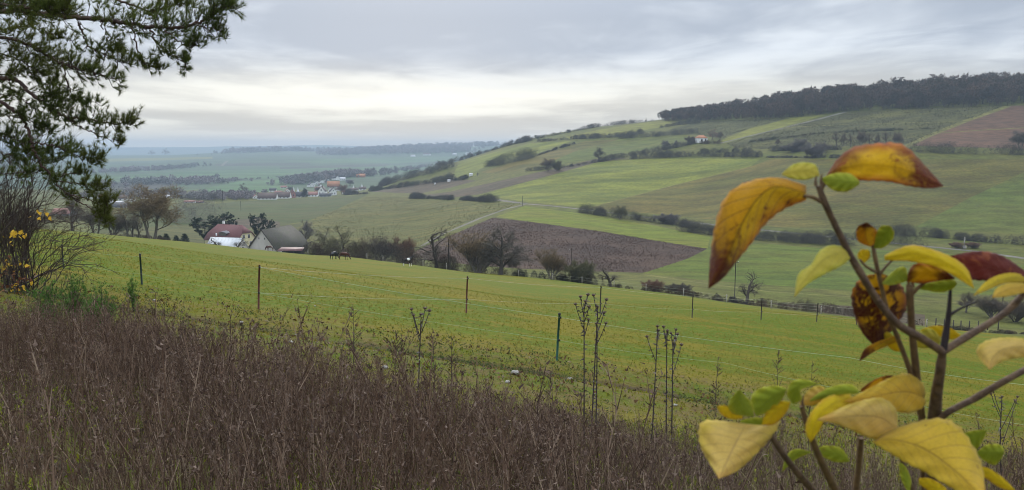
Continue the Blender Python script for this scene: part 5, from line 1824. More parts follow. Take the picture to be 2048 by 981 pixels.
# ---------------------------------------------------------------- electric fence
mat_plain('post_rust', (0.130, 0.042, 0.030), (0.070, 0.026, 0.022), 9.0, rough=0.8)
mat_plain('post_steel', (0.050, 0.036, 0.034), (0.035, 0.028, 0.028), 9.0, rough=0.7)
mat_plain('post_green', (0.010, 0.075, 0.055), (0.008, 0.055, 0.042), 6.0, rough=0.5)
mat_plain('post_darkgreen', (0.012, 0.035, 0.028), (0.010, 0.026, 0.022), 6.0, rough=0.6)
mat_plain('plastic_black', (0.012, 0.012, 0.012), (0.02, 0.02, 0.02), 6.0, rough=0.4)
mat_plain('rope_pale', (0.50, 0.49, 0.36), (0.30, 0.31, 0.20), 3.0)
mat_plain('rope_green', (0.36, 0.46, 0.30), (0.30, 0.38, 0.25), 3.0)
mat_plain('post_wood', (0.34, 0.31, 0.26), (0.24, 0.22, 0.19), 6.0, stretch=(1, 1, 0.2))


def post(x0, y0, x1, y1, label, mat, r_=0.022, kind='steel', Y=None, ins=(0.05, 0.62), group=None):
    """post from its foot pixel (x0,y0) to its top pixel; parts: shaft, insulators; returns world attachment points"""
    if Y is None:
        b_ = at(x0, y0, 12, 300)
    else:
        b_ = foot(x0, Y)
    tp = pt(x1, y1, b_.y)
    root = empty('fence_post', b_)
    d = tp - b_
    shf = MB()
    if kind == 'tee':
        shf.tube([(0, 0, -0.3), tuple(d)], [r_, r_], 4)
        shf.tube([(0, 0.02, -0.3), (d.x, d.y + 0.02, d.z)], [r_ * 0.6, r_ * 0.6], 4)
    else:
        shf.tube([(0, 0, -0.3), tuple(d * 0.5), tuple(d)], [r_ * 1.08, r_, r_ * 0.95], 8)
    shf.obj('shaft', mat, root)
    if kind == 'plastic':
        MB().lathe((d.x, d.y, d.z - 0.01), [(r_ * 1.3, 0), (r_ * 1.3, 0.04), (0.004, 0.05)], 8).obj('cap', 'plastic_black', root)
    at_ = []
    for f in ins:
        q = d * (1 - f)
        i_ = MB()
        i_.tube([(q.x, q.y - r_, q.z), (q.x + 0.02, q.y - 0.055, q.z)], [0.014, 0.014], 6)
        i_.lathe((q.x + 0.03, q.y - 0.06, q.z - 0.03), [(0.012, 0), (0.03, 0.012), (0.018, 0.03), (0.03, 0.048), (0.008, 0.06)], 7)
        i_.obj('insulator', 'plastic_black', root)
        at_.append(b_ + q + Vector((0.03, -0.06, 0)))
    tag(root, label, 'fence post', group)
    return at_


GF = 'posts of the electric fence'
A = {}
A['125'] = post(127, 537, 124, 492, 'thin dark post among the bare twigs by the yellow leaves', 'post_darkgreen', 0.02, 'plastic', group=GF)
A['283'] = post(284, 571, 280, 510, 'dark green plastic post standing at the foot of the path', 'post_darkgreen', 0.026, 'plastic', group=GF)
A['517'] = post(516, 619, 519, 530, 'rusty red steel post, nearest of the fence line', 'post_rust', 0.026, group=GF)
A['933'] = post(932, 626, 935, 553, 'rusty red steel post with withered grass at its foot', 'post_rust', 0.028, group=GF)
A['1119'] = post(1113, 721, 1119, 629, 'bright green plastic post left of the tall seed heads', 'post_green', 0.028, 'plastic', ins=(0.06, 0.55), group=GF)
A['1201'] = post(1200, 628, 1202, 572, 'dark steel post behind the tall seed heads', 'post_steel', 0.028, group=GF)
A['1385'] = post(1384, 636, 1386, 590, 'dark steel post, first right of the seed heads', 'post_steel', 0.028, group=GF)
A['1523'] = post(1522, 640, 1524, 597, 'dark steel post, second right of the seed heads', 'post_steel', 0.03, group=GF)
A['1634'] = post(1633, 644, 1636, 606, 'dark steel post, third right of the seed heads', 'post_steel', 0.03, group=GF)
A['1713'] = post(1713, 650, 1714, 616, 'dark steel post beside the red spotted leaf', 'post_steel', 0.03, group=GF)


def rope(pts, label, mat='rope_pale', r_=0.006, sag=0.05):
    root = MB()
    P = []
    for a, b2 in zip(pts[:-1], pts[1:]):
        a, b2 = np.array(a), np.array(b2)
        n = 10
        for i in range(n):
            t = i / n
            P.append(a + (b2 - a) * t - np.array([0, 0, sag * 4 * t * (1 - t)]))
    P.append(np.array(pts[-1]))
    root.tube(P, np.full(len(P), r_), 4, False)
    o = root.obj('fence_rope', mat)
    return tag(o, label, 'rope')


far_keys = ['517', '933', '1201', '1385', '1523', '1634', '1713']
for lv, nm in ((0, 'upper'), (1, 'lower')):
    P = [tuple(A[k2][lv]) for k2 in far_keys]
    e = foot(1900, 95)
    P.append((e.x, e.y, e.z + (1.15 if lv == 0 else 0.45)))
    rope(P, '%s pale rope of the fence crossing the pasture past the rusty posts' % nm, r_=0.0042 if lv == 0 else 0.0036, sag=0.07)
    P = [tuple(A['125'][lv]), tuple(A['283'][lv]), tuple(A['517'][lv])]
    rope(P, '%s thin rope running left from the rusty post to the green posts' % nm, 'rope_green', 0.002, 0.06)
ex = at(1900, 880, 10, 60)
e0 = pt(2048, 770, 15.5)
e1 = pt(2300, 830, 14.5)
rope([tuple(A['517'][0]), tuple(A['1119'][0]), tuple(pt(1700, 716, 17.6)), tuple(e0), tuple(e1)], 'near pale rope passing the green post towards the shrub', 'rope_green', 0.0040, 0.05)
rope([tuple(A['517'][1]), tuple(A['1119'][1]), tuple(pt(1450, 726, 18.3)), tuple(pt(1750, 790, 17.0)), tuple(pt(2048, 850, 15.5)), tuple(pt(2300, 910, 14.5))], 'near low rope under the green post', 'rope_green', 0.0028, 0.05)

# pale wooden stakes along the far side of the pasture
ex_, ey_ = zip(*PASTURE_EDGE)
_plc = {616: 'by the bay horses', 734: 'left of the dark bushes', 766: 'between the dark bushes and the pinto', 846: 'right of the black and white horse', 893: 'below the gnarled oak', 1037: 'right of the pear tree', 1105: 'in front of the olive shrubs', 1164: 'at the end of the olive shrubs', 1228: 'beneath the small crooked tree', 1292: 'left of the small reddish bush', 1367: 'right of the dark round bush', 1453: 'left of the tall pole', 1542: 'right of the crooked black tree', 1642: 'at the start of the brown weed strip', 1826: 'near the red spotted leaf', 1853: 'at the corner of the weed strip'}
for px, where in _plc.items():
    Y = float(np.interp(px, ex_, ey_)) - 0.5
    b_ = foot(px, Y)
    t = empty('fence_stake', b_)
    MB().box((0, 0, 0.45), (0.14, 0.14, 1.7), taper=0.8).obj('stake', 'post_wood', t)
    MB().lathe((0, -0.1, 1.05), [(0.03, 0), (0.05, 0.04), (0.03, 0.09)], 6).obj('insulator', 'plastic_black', t)
    tag(t, 'short pale stake of the far fence ' + where, 'fence post', 'stakes of the far pasture fence')
for lv, zz in (('upper', 1.12), ('lower', 0.65)):
    P = []
    for px in list(_plc)[5:14]:
        Y = float(np.interp(px, ex_, ey_)) - 0.6
        b_ = foot(px, Y)
        P.append((b_.x, b_.y, b_.z + zz))
    rope(P, '%s rope of the far pasture fence' % lv, 'rope_pale', 0.009, 0.08)
for i, px in enumerate((1871, 1888, 1906, 1921, 1938, 1956, 1975, 1996)):
    Y = 119 + 1.5 * i
    b_ = foot(px, Y)
    t = empty('fence_post', b_)
    MB().box((0, 0, 0.5), (0.13, 0.13, 2.0)).obj('shaft', 'wood_dark', t)
    MB().lathe((0, 0, 1.5), [(0.085, 0), (0.05, 0.05), (0.002, 0.08)], 6).obj('cap', 'wood_dark', t)
    tag(t, 'dark wooden post of the corner fence, %s from the left' % _ord[i], 'fence post', 'dark posts of the corner fence')
# ---------------------------------------------------------------- weeds and turf on the near slope
rngw = np.random.default_rng(4242)
mat_pick('dry_stalk', [(0.060, 0.036, 0.026), (0.110, 0.068, 0.047), (0.23, 0.160, 0.112), (0.44, 0.335, 0.245), (0.078, 0.046, 0.032), (0.26, 0.175, 0.12), (0.056, 0.036, 0.028), (0.155, 0.096, 0.066)], big=(0.5, (0.16, 0.092, 0.052), 0.4))
mat_pick('dry_leaf', [(0.044, 0.028, 0.022), (0.090, 0.056, 0.042), (0.20, 0.145, 0.11), (0.061, 0.038, 0.028), (0.134, 0.083, 0.056), (0.046, 0.030, 0.024)], transl=0.15)
mat_pick('straw', [(0.22, 0.17, 0.10), (0.30, 0.24, 0.15), (0.17, 0.12, 0.065)], transl=0.2)
mat_pick('low_green', [(0.080, 0.115, 0.012), (0.17, 0.215, 0.018), (0.30, 0.31, 0.030), (0.06, 0.075, 0.016)], transl=0.25)
mat_pick('turf', [(0.085, 0.120, 0.003), (0.145, 0.180, 0.006), (0.22, 0.215, 0.014), (0.30, 0.24, 0.035), (0.06, 0.075, 0.003)], transl=0.4, big=(0.30, (0.20, 0.150, 0.045), 0.55))
mat_pick('litter', [(0.11, 0.055, 0.025), (0.16, 0.085, 0.035), (0.075, 0.05, 0.03), (0.20, 0.15, 0.09)])


def stalk_proto(seed, leafy=1.0):
    """one dry weed of height 1: stem, side shoots, shrivelled leaves and seed clusters; returns (stem soup, leaf soup)"""
    r_ = np.random.default_rng(seed)
    st = MB()
    z = np.linspace(0, 1, 6)
    bend = r_.normal(0, 0.10, 2)
    P = np.stack([bend[0] * z ** 2 + r_.normal(0, 0.013, 6), bend[1] * z ** 2 + r_.normal(0, 0.013, 6), z], 1)
    P[0, :2] = 0
    st.tube(P, np.linspace(0.0052, 0.0024, 6), 3, False)
    tips, dirs = [], []
    for j in range(r_.integers(6, 13)):
        t = r_.uniform(0.35, 0.97)
        q = np.array([np.interp(t, z, P[:, i]) for i in range(3)])
        az = r_.uniform(0, 6.28)
        L = r_.uniform(0.10, 0.34) * (1.15 - 0.5 * t)
        d = unit(np.array([math.cos(az) * 0.5, math.sin(az) * 0.5, r_.uniform(0.7, 1.5)]))
        e = q + d * L
        w_ = rand_perp(r_, d) * 0.0030
        w2 = np.cross(d, w_)
        st.add(np.array([q - w_, q + w_, e, q - w2, q + w2, e]), [(0, 1, 2), (3, 4, 5)])
        for s in (0.45, 0.75, 1.0):
            tips.append(q + d * L * s)
            dirs.append(d)
    for t in np.linspace(0.12, 1.0, int(15 * leafy)):
        q = np.array([np.interp(t, z, P[:, i]) for i in range(3)])
        tips.append(q)
        az = r_.uniform(0, 6.28)
        dirs.append(np.array([math.cos(az), math.sin(az), r_.uniform(-0.9, 0.3)]))
    LV, LT = needles_soup(r_, tips, dirs, 1, 0.036, 0.0075, 0.7)
    top = np.tile(P[-1], (5, 1)) + r_.normal(0, 0.016, (5, 3))
    SV, ST = needles_soup(r_, top, np.tile([0, 0, 0.5], (5, 1)), 1, 0.034, 0.017, 0.8)
    LV, LT = np.concatenate([LV, SV]), np.concatenate([LT, ST + len(LV)])
    V, t_, q_ = st.arrays()
    return (V, np.concatenate([q2t(q_), t_])), (LV, LT)


SP = [stalk_proto(900 + i) for i in range(14)]


def in_view(X, Y, lo=-0.78, hi=0.78):
    return (X / np.maximum(Y, 0.1) > lo) & (X / np.maximum(Y, 0.1) < hi)


def weed_edge(X):
    """far limit of the weeds"""
    return 12.5 - 1.2 * np.clip((X + 6) / 3.0, 0, 1) + 0.5 * np.sin(X * 0.7) + 0.35 * np.sin(X * 1.9 + 1)


def weeds():
    n = 34000
    Y = rngw.uniform(3.0, 14.5, n)
    X = rngw.uniform(-0.96, 0.90, n) * Y
    keep = rngw.uniform(0, 1, n) < np.clip((Y - 2.5) / 6.5, 0.3, 1)
    lim = weed_edge(X)
    dens = np.clip((lim + 0.9 * np.sin(X * 2.1 + np.sin(Y * 1.9)) - Y) / 2.6, 0, 1) * 0.9 + 0.03
    patch = 0.5 + 0.5 * np.sin(X * 0.9 + 1.4 * np.sin(Y * 0.7)) * np.sin(Y * 0.8 + 0.7)
    dens *= np.clip(0.28 + 1.1 * patch, 0, 1)
    keep &= rngw.uniform(0, 1, n) < dens
    keep &= Y < lim + 1.6
    X, Y = X[keep], Y[keep]
    pos = np.stack([X, Y, H(X, Y) - 0.02], 1)
    m = len(pos)
    scl = rngw.uniform(0.45, 0.95, m) * (0.8 + 0.25 * np.sin(X * 0.6 + Y * 0.4))
    scl *= np.clip(0.6 + (lim[keep] - Y) / 4.0, 0.4, 1.0)
    scl *= np.where(rngw.uniform(0, 1, m) < 0.06, 1.35, 1.0)
    pick = rngw.integers(0, len(SP), m)
    yaw = rngw.uniform(0, 6.28, m)
    st = np.random.default_rng(1)
    V, T = scatter([p[0] for p in SP], pos, np.random.default_rng(1), 1, 1, 0.12, pick, yaw, scl)
    LV, LT = scatter([p[1] for p in SP], pos, np.random.default_rng(1), 1, 1, 0.12, pick, yaw, scl)
    root = tag(obj('dry_weeds', mesh_np('dry_weeds', V, T), 'dry_stalk'), 'dense stand of dry brown weeds covering the near slope', 'weeds', kind='stuff')
    lf = obj('withered_leaves', mesh_np('withered_leaves', LV, LT), 'dry_leaf', root)
    lf['kind'] = 'stuff'
    print('weeds', m, len(T), len(LT))


weeds()


def blades(n, X, Y, hmin, hmax, wid, lean, rng, per=1):
    """bent grass blades, two triangles each"""
    m = len(X)
    z = H(X, Y)
    az = rng.uniform(0, 6.28, m)
    h = rng.uniform(hmin, hmax, m)
    ln = h * rng.uniform(0.2, 1.0, m) * lean
    d = np.stack([np.cos(az), np.sin(az)], 1)
    s = np.stack([-d[:, 1], d[:, 0]], 1) * (wid * rng.uniform(0.6, 1.4, m))[:, None]
    B = np.stack([X, Y], 1)
    mid = B + d * (ln * 0.35)[:, None]
    tip = B + d * ln[:, None]
    V = np.stack([np.column_stack([B - s, z - 0.01]), np.column_stack([B + s, z - 0.01]), np.column_stack([mid + s * .7, z + h * .65]), np.column_stack([mid - s * .7, z + h * .65]), np.column_stack([tip, z + h])], 1).reshape(-1, 3)
    k0 = (np.arange(m) * 5)[:, None]
    T = np.concatenate([k0 + np.array([0, 1, 2]), k0 + np.array([0, 2, 3]), k0 + np.array([3, 2, 4])], 1).reshape(-1, 3)
    return V, T


def turf():
    rg = np.random.default_rng(8)
    n = 90000
    w = rg.uniform(math.log(10.5), math.log(75), n)
    Y = np.exp(w)
    X = rg.uniform(-0.82, 0.80, n) * Y
    cl = 0.5 + 0.5 * np.sin(X * 1.7 + 2 * np.sin(Y * 1.1)) * np.sin(Y * 2.3 + 1.3 * np.sin(X * 0.8))
    cl2 = 0.5 + 0.5 * np.sin(X * 0.45 + 1.7 * np.sin(Y * 0.31)) * np.sin(Y * 0.5 + np.sin(X * 0.3))
    ok = (Y > weed_edge(X) - 1.5) & (rg.uniform(0, 1, n) < 0.15 + 0.5 * cl + 0.35 * cl2)
    ok &= ~((np.abs(Y - path_y(X)) < 0.5) & (rg.uniform(0, 1, n) < 0.7))
    X, Y = X[ok], Y[ok]
    c = np.column_stack([X, Y, H(X, Y)])
    V, T = needles_soup(rg, c, np.tile([0, 0, 0.7], (len(c), 1)), 3, 0.085, 0.016, 0.7)
    o = obj('pasture_grass', mesh_np('pasture_grass', V, T), 'turf')
    tag(o, 'short tufted grass of the near pasture', 'grass', kind='stuff')
    # straw and long dead blades between the weeds
    n = 4200
    Y = rg.uniform(4, 16, n)
    X = rg.uniform(-0.90, 0.84, n) * Y
    ok = Y < weed_edge(X) + 1.0
    V, T = blades(0, X[ok], Y[ok], 0.15, 0.55, 0.0035, 1.2, rg)
    o = obj('dead_grass', mesh_np('dead_grass', V, T), 'straw')
    tag(o, 'pale dead grass blades between the dry weeds', 'grass', kind='stuff')
    # low green leaves on the ground among the weeds
    n = 26000
    Y = 3.5 + 9.0 * rg.uniform(0, 1, n) ** 1.3
    X = rg.uniform(-0.90, 0.84, n) * Y
    pat = np.sin(X * 1.3 + np.sin(Y * 0.9)) * np.sin(Y * 1.1 + 0.8 * np.sin(X * 0.7))
    ok = (Y < weed_edge(X) + 0.3) & ((pat > 0.0) | (rg.uniform(0, 1, n) < 0.12))
    c = np.stack([X[ok], Y[ok], H(X[ok], Y[ok]) + rg.uniform(0.02, 0.26, ok.sum())], 1)
    V, T = needles_soup(rg, c, np.tile([0, 0, 0.25], (len(c), 1)), 2, 0.05, 0.035, 0.9)
    o = obj('ground_herbs', mesh_np('ground_herbs', V, T), 'low_green')
    tag(o, 'yellow-green low herbs on the soil under the weeds', 'herbs', kind='stuff')
    # fallen leaves and crumbs of bark on path and turf
    n = 5200
    Y = rg.uniform(8, 22, n)
    X = rg.uniform(-0.82, 0.80, n) * Y
    ok = (np.abs(Y - path_y(X)) < 2.6)
    c = np.stack([X[ok], Y[ok], H(X[ok], Y[ok]) + 0.03], 1)
    V, T = needles_soup(rg, c, np.tile([0, 0, 0.1], (len(c), 1)), 1, 0.09, 0.06, 1.0)
    o = obj('leaf_litter', mesh_np('leaf_litter', V, T), 'litter')
    tag(o, 'brown leaf litter scattered along the path', 'litter', kind='stuff')


turf()

# coarse tussocks and herb clumps of the pasture rim
mat_pick('herb_dark', [(0.030, 0.060, 0.018), (0.050, 0.085, 0.022), (0.085, 0.11, 0.03), (0.09, 0.075, 0.035)], transl=0.2)


def rim_herbs():
    rg = np.random.default_rng(19)
    n = 8000
    X = rg.uniform(-13, 15, n)
    Y = path_y(X) + rg.normal(0.0, 1.6, n) - np.clip((X + 1) * 0.10, 0, 1.5)
    keep = (np.sin(X * 1.9 + 1.1 * np.sin(Y * 1.7)) + np.sin(X * 0.7 + 2) > -0.3) & (Y > 8)
    X, Y = X[keep], Y[keep]
    c = np.stack([X, Y, H(X, Y) + rg.uniform(0, 0.12, len(X))], 1)
    V, T = needles_soup(rg, c, np.tile([0, 0, 0.5], (len(c), 1)), 3, 0.065, 0.018, 0.8)
    o = obj('rim_herbs', mesh_np('rim_herbs', V, T), 'herb_dark')
    tag(o, 'dark green and brown herbs along the rim of the pasture', 'herbs', kind='stuff')


rim_herbs()

# pale stones on the path
mat_plain('stone_pale', (0.36, 0.34, 0.30), (0.24, 0.22, 0.19), 14.0)


def stone(px, py, s, label):
    g = at(px, py, 8, 60)
    rg = np.random.default_rng(int(px * 7 + py))
    s *= 0.7
    lat, lon = 5, 8
    V = []
    for i in range(lat + 1):
        for j in range(lon):
            a, b2 = math.pi * i / lat, 2 * math.pi * j / lon
            k1 = 1 + rg.uniform(-0.2, 0.2) * (0 < i < lat)
            V.append((s * k1 * math.sin(a) * math.cos(b2), s * 0.8 * k1 * math.sin(a) * math.sin(b2), s * 0.55 * k1 * math.cos(a)))
    Q = [(i * lon + j, (i + 1) * lon + j, (i + 1) * lon + (j + 1) % lon, i * lon + (j + 1) % lon) for i in range(lat) for j in range(lon)]
    o = obj('stone', mesh_np('stone', V, None, Q), 'stone_pale')
    o.location = g + Vector((0, 0, s * 0.3))
    tag(o, label, 'stone', 'pale stones along the path')


for px, py, s, lb in ((483, 646, 0.07, 'pale stone on the path below the rusty post'), (582, 686, 0.08, 'whitish stone at the weed edge, left of the mugwort stalk'), (592, 671, 0.06, 'brownish stone above the whitish one'), (1015, 766, 0.08, 'white stone at the foot of the weeds near the green post'), (1030, 749, 0.16, 'flat pale stone slab left of the green post'), (1140, 760, 0.10, 'white stone left of the tall seed heads'), (630, 613, 0.05, 'small white stone in the turf right of the rusty post'), (308, 602, 0.07, 'white stone at the upper end of the path'), (268, 597, 0.06, 'small white stone beside the pine seedlings'), (770, 737, 0.10, 'pale stone among the weeds left of the seed heads'), (1350, 812, 0.07, 'pale stone right of the second seed head clump'), (1945, 872, 0.07, 'pale stone near the seed heads at the shrub')):
    stone(px, py, s, lb)

# ---------------------------------------------------------------- tall dead flower stalks
mat_plain('stalk_dark', (0.040, 0.028, 0.026), (0.070, 0.052, 0.046), 30.0)
mat_plain('seed_head', (0.150, 0.105, 0.080), (0.080, 0.055, 0.044), 60.0)
mat_pick('curl_leaf', [(0.060, 0.048, 0.046), (0.105, 0.090, 0.086), (0.16, 0.14, 0.135), (0.045, 0.034, 0.032)])


def seed_plant(stems, heads, Y, label, seed):
    """stems = [(base px, base py, top px, top py)], heads = [(px, py)]; each head's stalk forks from the nearest stem"""
    rg = np.random.default_rng(seed)
    sx, sy = stems[0][0], stems[0][1]
    b0 = foot(stems[0][2], Y)
    root = empty('dead_flower_stalk', b0)
    SPT = []
    lv, ld = [], []
    for (bx, by, tx, ty) in stems:
        q0 = foot(bx, Y + rg.uniform(-0.1, 0.1))
        q1 = pt(tx, ty, q0.y)
        m = (q0 + q1) / 2 + Vector((rg.normal(0, 0.015), rg.normal(0, 0.03), 0))
        P = np.array([(1 - t) ** 2 * np.array(q0) + 2 * t * (1 - t) * np.array(m) + t * t * np.array(q1) for t in np.linspace(0, 1, 9)])
        P[0, 2] -= 0.05
        SPT.append(P)
        s_ = MB()
        s_.tube(P - np.array(b0), np.linspace(0.010, 0.0055, 9), 6, False)
        s_.obj('stem', 'stalk_dark', root, True)
        for t in np.linspace(0.15, 0.97, 30):
            f = t * 8
            i = min(7, int(f))
            lv.append(P[i] + (P[i + 1] - P[i]) * (f - i))
            az = rg.uniform(0, 6.28)
            ld.append((math.cos(az), math.sin(az), rg.uniform(-0.9, 0.2)))
    for (hx, hy) in heads:
        tip = np.array(pt(hx, hy, Y + rg.uniform(-0.12, 0.12)))
        best = min(SPT, key=lambda P: abs(P[-1][0] - tip[0]) + 0.3 * max(0, tip[2] - P[-1][2]))
        zt = tip[2] - rg.uniform(0.10, 0.16) - 1.6 * abs(tip[0] - best[-1][0])
        zt = min(zt, best[-1][2] - 0.02)
        j = np.argmin(np.abs(best[:, 2] - zt))
        f = np.clip(np.interp(zt, best[:, 2], np.arange(9)), 0, 8)
        i = min(7, int(f))
        q = best[i] + (best[i + 1] - best[i]) * (f - i)
        mid = q * 0.35 + tip * 0.65 + np.array([0, 0, -0.03])
        P = np.array([(1 - t) ** 2 * q + 2 * t * (1 - t) * mid + t * t * tip for t in np.linspace(0, 1, 6)])
        hb_ = MB()
        hb_.tube(P - np.array(b0), np.linspace(0.0048, 0.0036, 6), 5, False)
        so_ = hb_.obj('side_stalk', 'stalk_dark', root, True)
        c = tip - np.array(b0)
        h_ = MB()
        r0 = rg.uniform(0.014, 0.021)
        h_.lathe(c - np.array([0, 0, 0.004]), [(0.003, -0.010), (r0 * 0.75, -0.004), (r0, 0.006), (r0 * 1.12, 0.014), (r0 * 0.8, 0.017), (r0 * 0.3, 0.013), (0.001, 0.012)], 10)
        hv, ht = needles_soup(rg, np.tile(c, (26, 1)) + rg.normal(0, r0 * 0.5, (26, 3)) * np.array([1, 1, 0.2]) + np.array([0, 0, 0.006]), np.tile([0, 0, 0.6], (26, 1)), 1, 0.02, 0.006, 0.6)
        h_.add(hv, ht)
        h_.obj('seed_head', 'seed_head', so_)
        for t in (0.25, 0.5, 0.75, 0.9):
            lv.append(q * (1 - t) + tip * t)
            az = rg.uniform(0, 6.28)
            ld.append((math.cos(az), math.sin(az), -0.5))
    LV, LT = needles_soup(rg, np.array(lv) - np.array(b0), ld, 2, 0.06, 0.018, 0.5)
    lo = obj('curled_leaves', mesh_np('curled_leaves', LV, LT), 'curl_leaf', root)
    lo['kind'] = 'stuff'
    tag(root, label, 'dead flower')


seed_plant([(1168, 950, 1168, 606), (1180, 950, 1196, 615), (1189, 950, 1194, 650)], [(1151, 609), (1161, 594), (1176, 590), (1187, 591), (1171, 603), (1178, 614), (1195, 614), (1213, 600), (1208, 626), (1177, 640), (1193, 648), (1212, 647)], 8.3, 'tall clump of dead stalks with round seed heads right of the green post', 31)
seed_plant([(1300, 950, 1315, 658), (1332, 950, 1334, 664), (1342, 950, 1346, 678)], [(1294, 674), (1315, 653), (1317, 661), (1327, 654), (1335, 662), (1342, 667), (1352, 660), (1355, 669), (1350, 677), (1363, 690), (1315, 675), (1330, 669)], 9.0, 'second clump of dead stalks with dense seed heads beside the hanging leaf', 32)
seed_plant([(834, 940, 842, 640)], [(823, 619), (827, 631), (850, 617), (859, 622), (842, 629)], 8.2, 'slender dead stalk with five seed heads left of the green post', 33)
seed_plant([(2008, 1000, 2004, 800)], [(1982, 788), (2004, 794), (2035, 794), (2030, 802), (1986, 780)], 9.6, 'dead stalk with seed heads near the picture corner behind the shrub', 34)

# feathery dead mugwort and thin weeds standing above the rest
def plume(px, ytop, Y, label, w, seed, mat='curl_dark', n=26):
    rg = np.random.default_rng(seed)
    b_ = foot(px, Y)
    h = float(ray(px, ytop)[1]) * Y - b_.z
    root = empty('dead_plume', b_)
    st = MB()
    st.tube([(0, 0, -0.03), (rg.normal(0, 0.02), 0, h * 0.5), (0, 0, h)], [0.006, 0.005, 0.002], 5, False)
    tips, dirs = [], []
    for i in range(n):
        t = rg.uniform(0.3, 0.97)
        az = rg.uniform(0, 6.28)
        L = w * (1.15 - t) * rg.uniform(0.6, 1.2) + 0.02
        d = unit(np.array([math.cos(az), math.sin(az), rg.uniform(0.7, 1.4)]))
        q = np.array([0, 0, h * t])
        st.tube([q, q + d * L], [0.003, 0.0015], 3, False)
        for s in np.linspace(0.2, 1, 6):
            tips.append(q + d * L * s)
            dirs.append(d)
    so_ = st.obj('stem', 'stalk_dark', root)
    LV, LT = needles_soup(rg, tips, dirs, 4, 0.022, 0.008, 0.8)
    lo = obj('dry_florets', mesh_np('dry_florets', LV, LT), 'dry_leaf', root)
    lo['kind'] = 'stuff'
    tag(root, label, 'dead plant')


for i, (px, yt, Y, w, lb) in enumerate(((712, 614, 10.5, 0.30, 'dark feathery dead mugwort plume standing above the weeds'), (795, 662, 10.2, 0.16, 'thin dead plume left of the slender seed-head stalk'), (806, 668, 10.4, 0.16, 'thin dead plume touching the slender seed-head stalk'), (868, 672, 10.6, 0.2, 'dead plume right of the slender seed-head stalk'), (905, 672, 11.0, 0.16, 'small dead plume halfway to the green post'), (1430, 715, 11.0, 0.2, 'thin dead weed left of the shrub leaves'), (1548, 700, 11.6, 0.34, 'pale branched dead weed above the shrub leaves'), (1616, 722, 12.0, 0.30, 'fine dead weed beside the pale branched one'), (1100, 742, 9.6, 0.14, 'short dead plume below the green post'), (486, 640, 13.5, 0.10, 'tiny dark plume below the rusty post'))):
    plume(px, yt, Y, lb, w, 60 + i)
# ---------------------------------------------------------------- the pine whose boughs hang into the picture
mat_pick('pine_needle', [(0.030, 0.052, 0.014), (0.052, 0.082, 0.018), (0.085, 0.115, 0.024), (0.12, 0.135, 0.034)], transl=0.42, big=(0.9, (0.14, 0.135, 0.026), 0.4))
mat_plain('pine_bark', (0.085, 0.050, 0.036), (0.050, 0.034, 0.028), 14.0, bump=0.6)
mat_plain('pine_twig', (0.060, 0.040, 0.032), (0.035, 0.026, 0.022), 20.0)


def bez(P, n):
    """smooth curve through points (Catmull-Rom)"""
    P = np.asarray(P, float)
    Q = np.concatenate([[2 * P[0] - P[1]], P, [2 * P[-1] - P[-2]]])
    out = []
    m = len(P) - 1
    for t in np.linspace(0, m, n):
        i = min(int(t), m - 1)
        f = t - i
        a, b2, c, d = Q[i], Q[i + 1], Q[i + 2], Q[i + 3]
        out.append(0.5 * ((2 * b2) + (-a + c) * f + (2 * a - 5 * b2 + 4 * c - d) * f * f + (-a + 3 * b2 - 3 * c + d) * f ** 3))
    return np.array(out)


PB = foot(-300, 8.6)
pine = empty('pine_tree', PB)
PO = np.array(PB)
tk = MB()
tk.tube(np.array([(0, 0, -0.3), (0.05, 0, 2), (0.02, 0.05, 4.2), (0.1, 0, 6.5), (0.05, 0.05, 9)]), [0.24, 0.2, 0.17, 0.13, 0.05], 12, False)
tk.obj('trunk', 'pine_bark', pine, True)
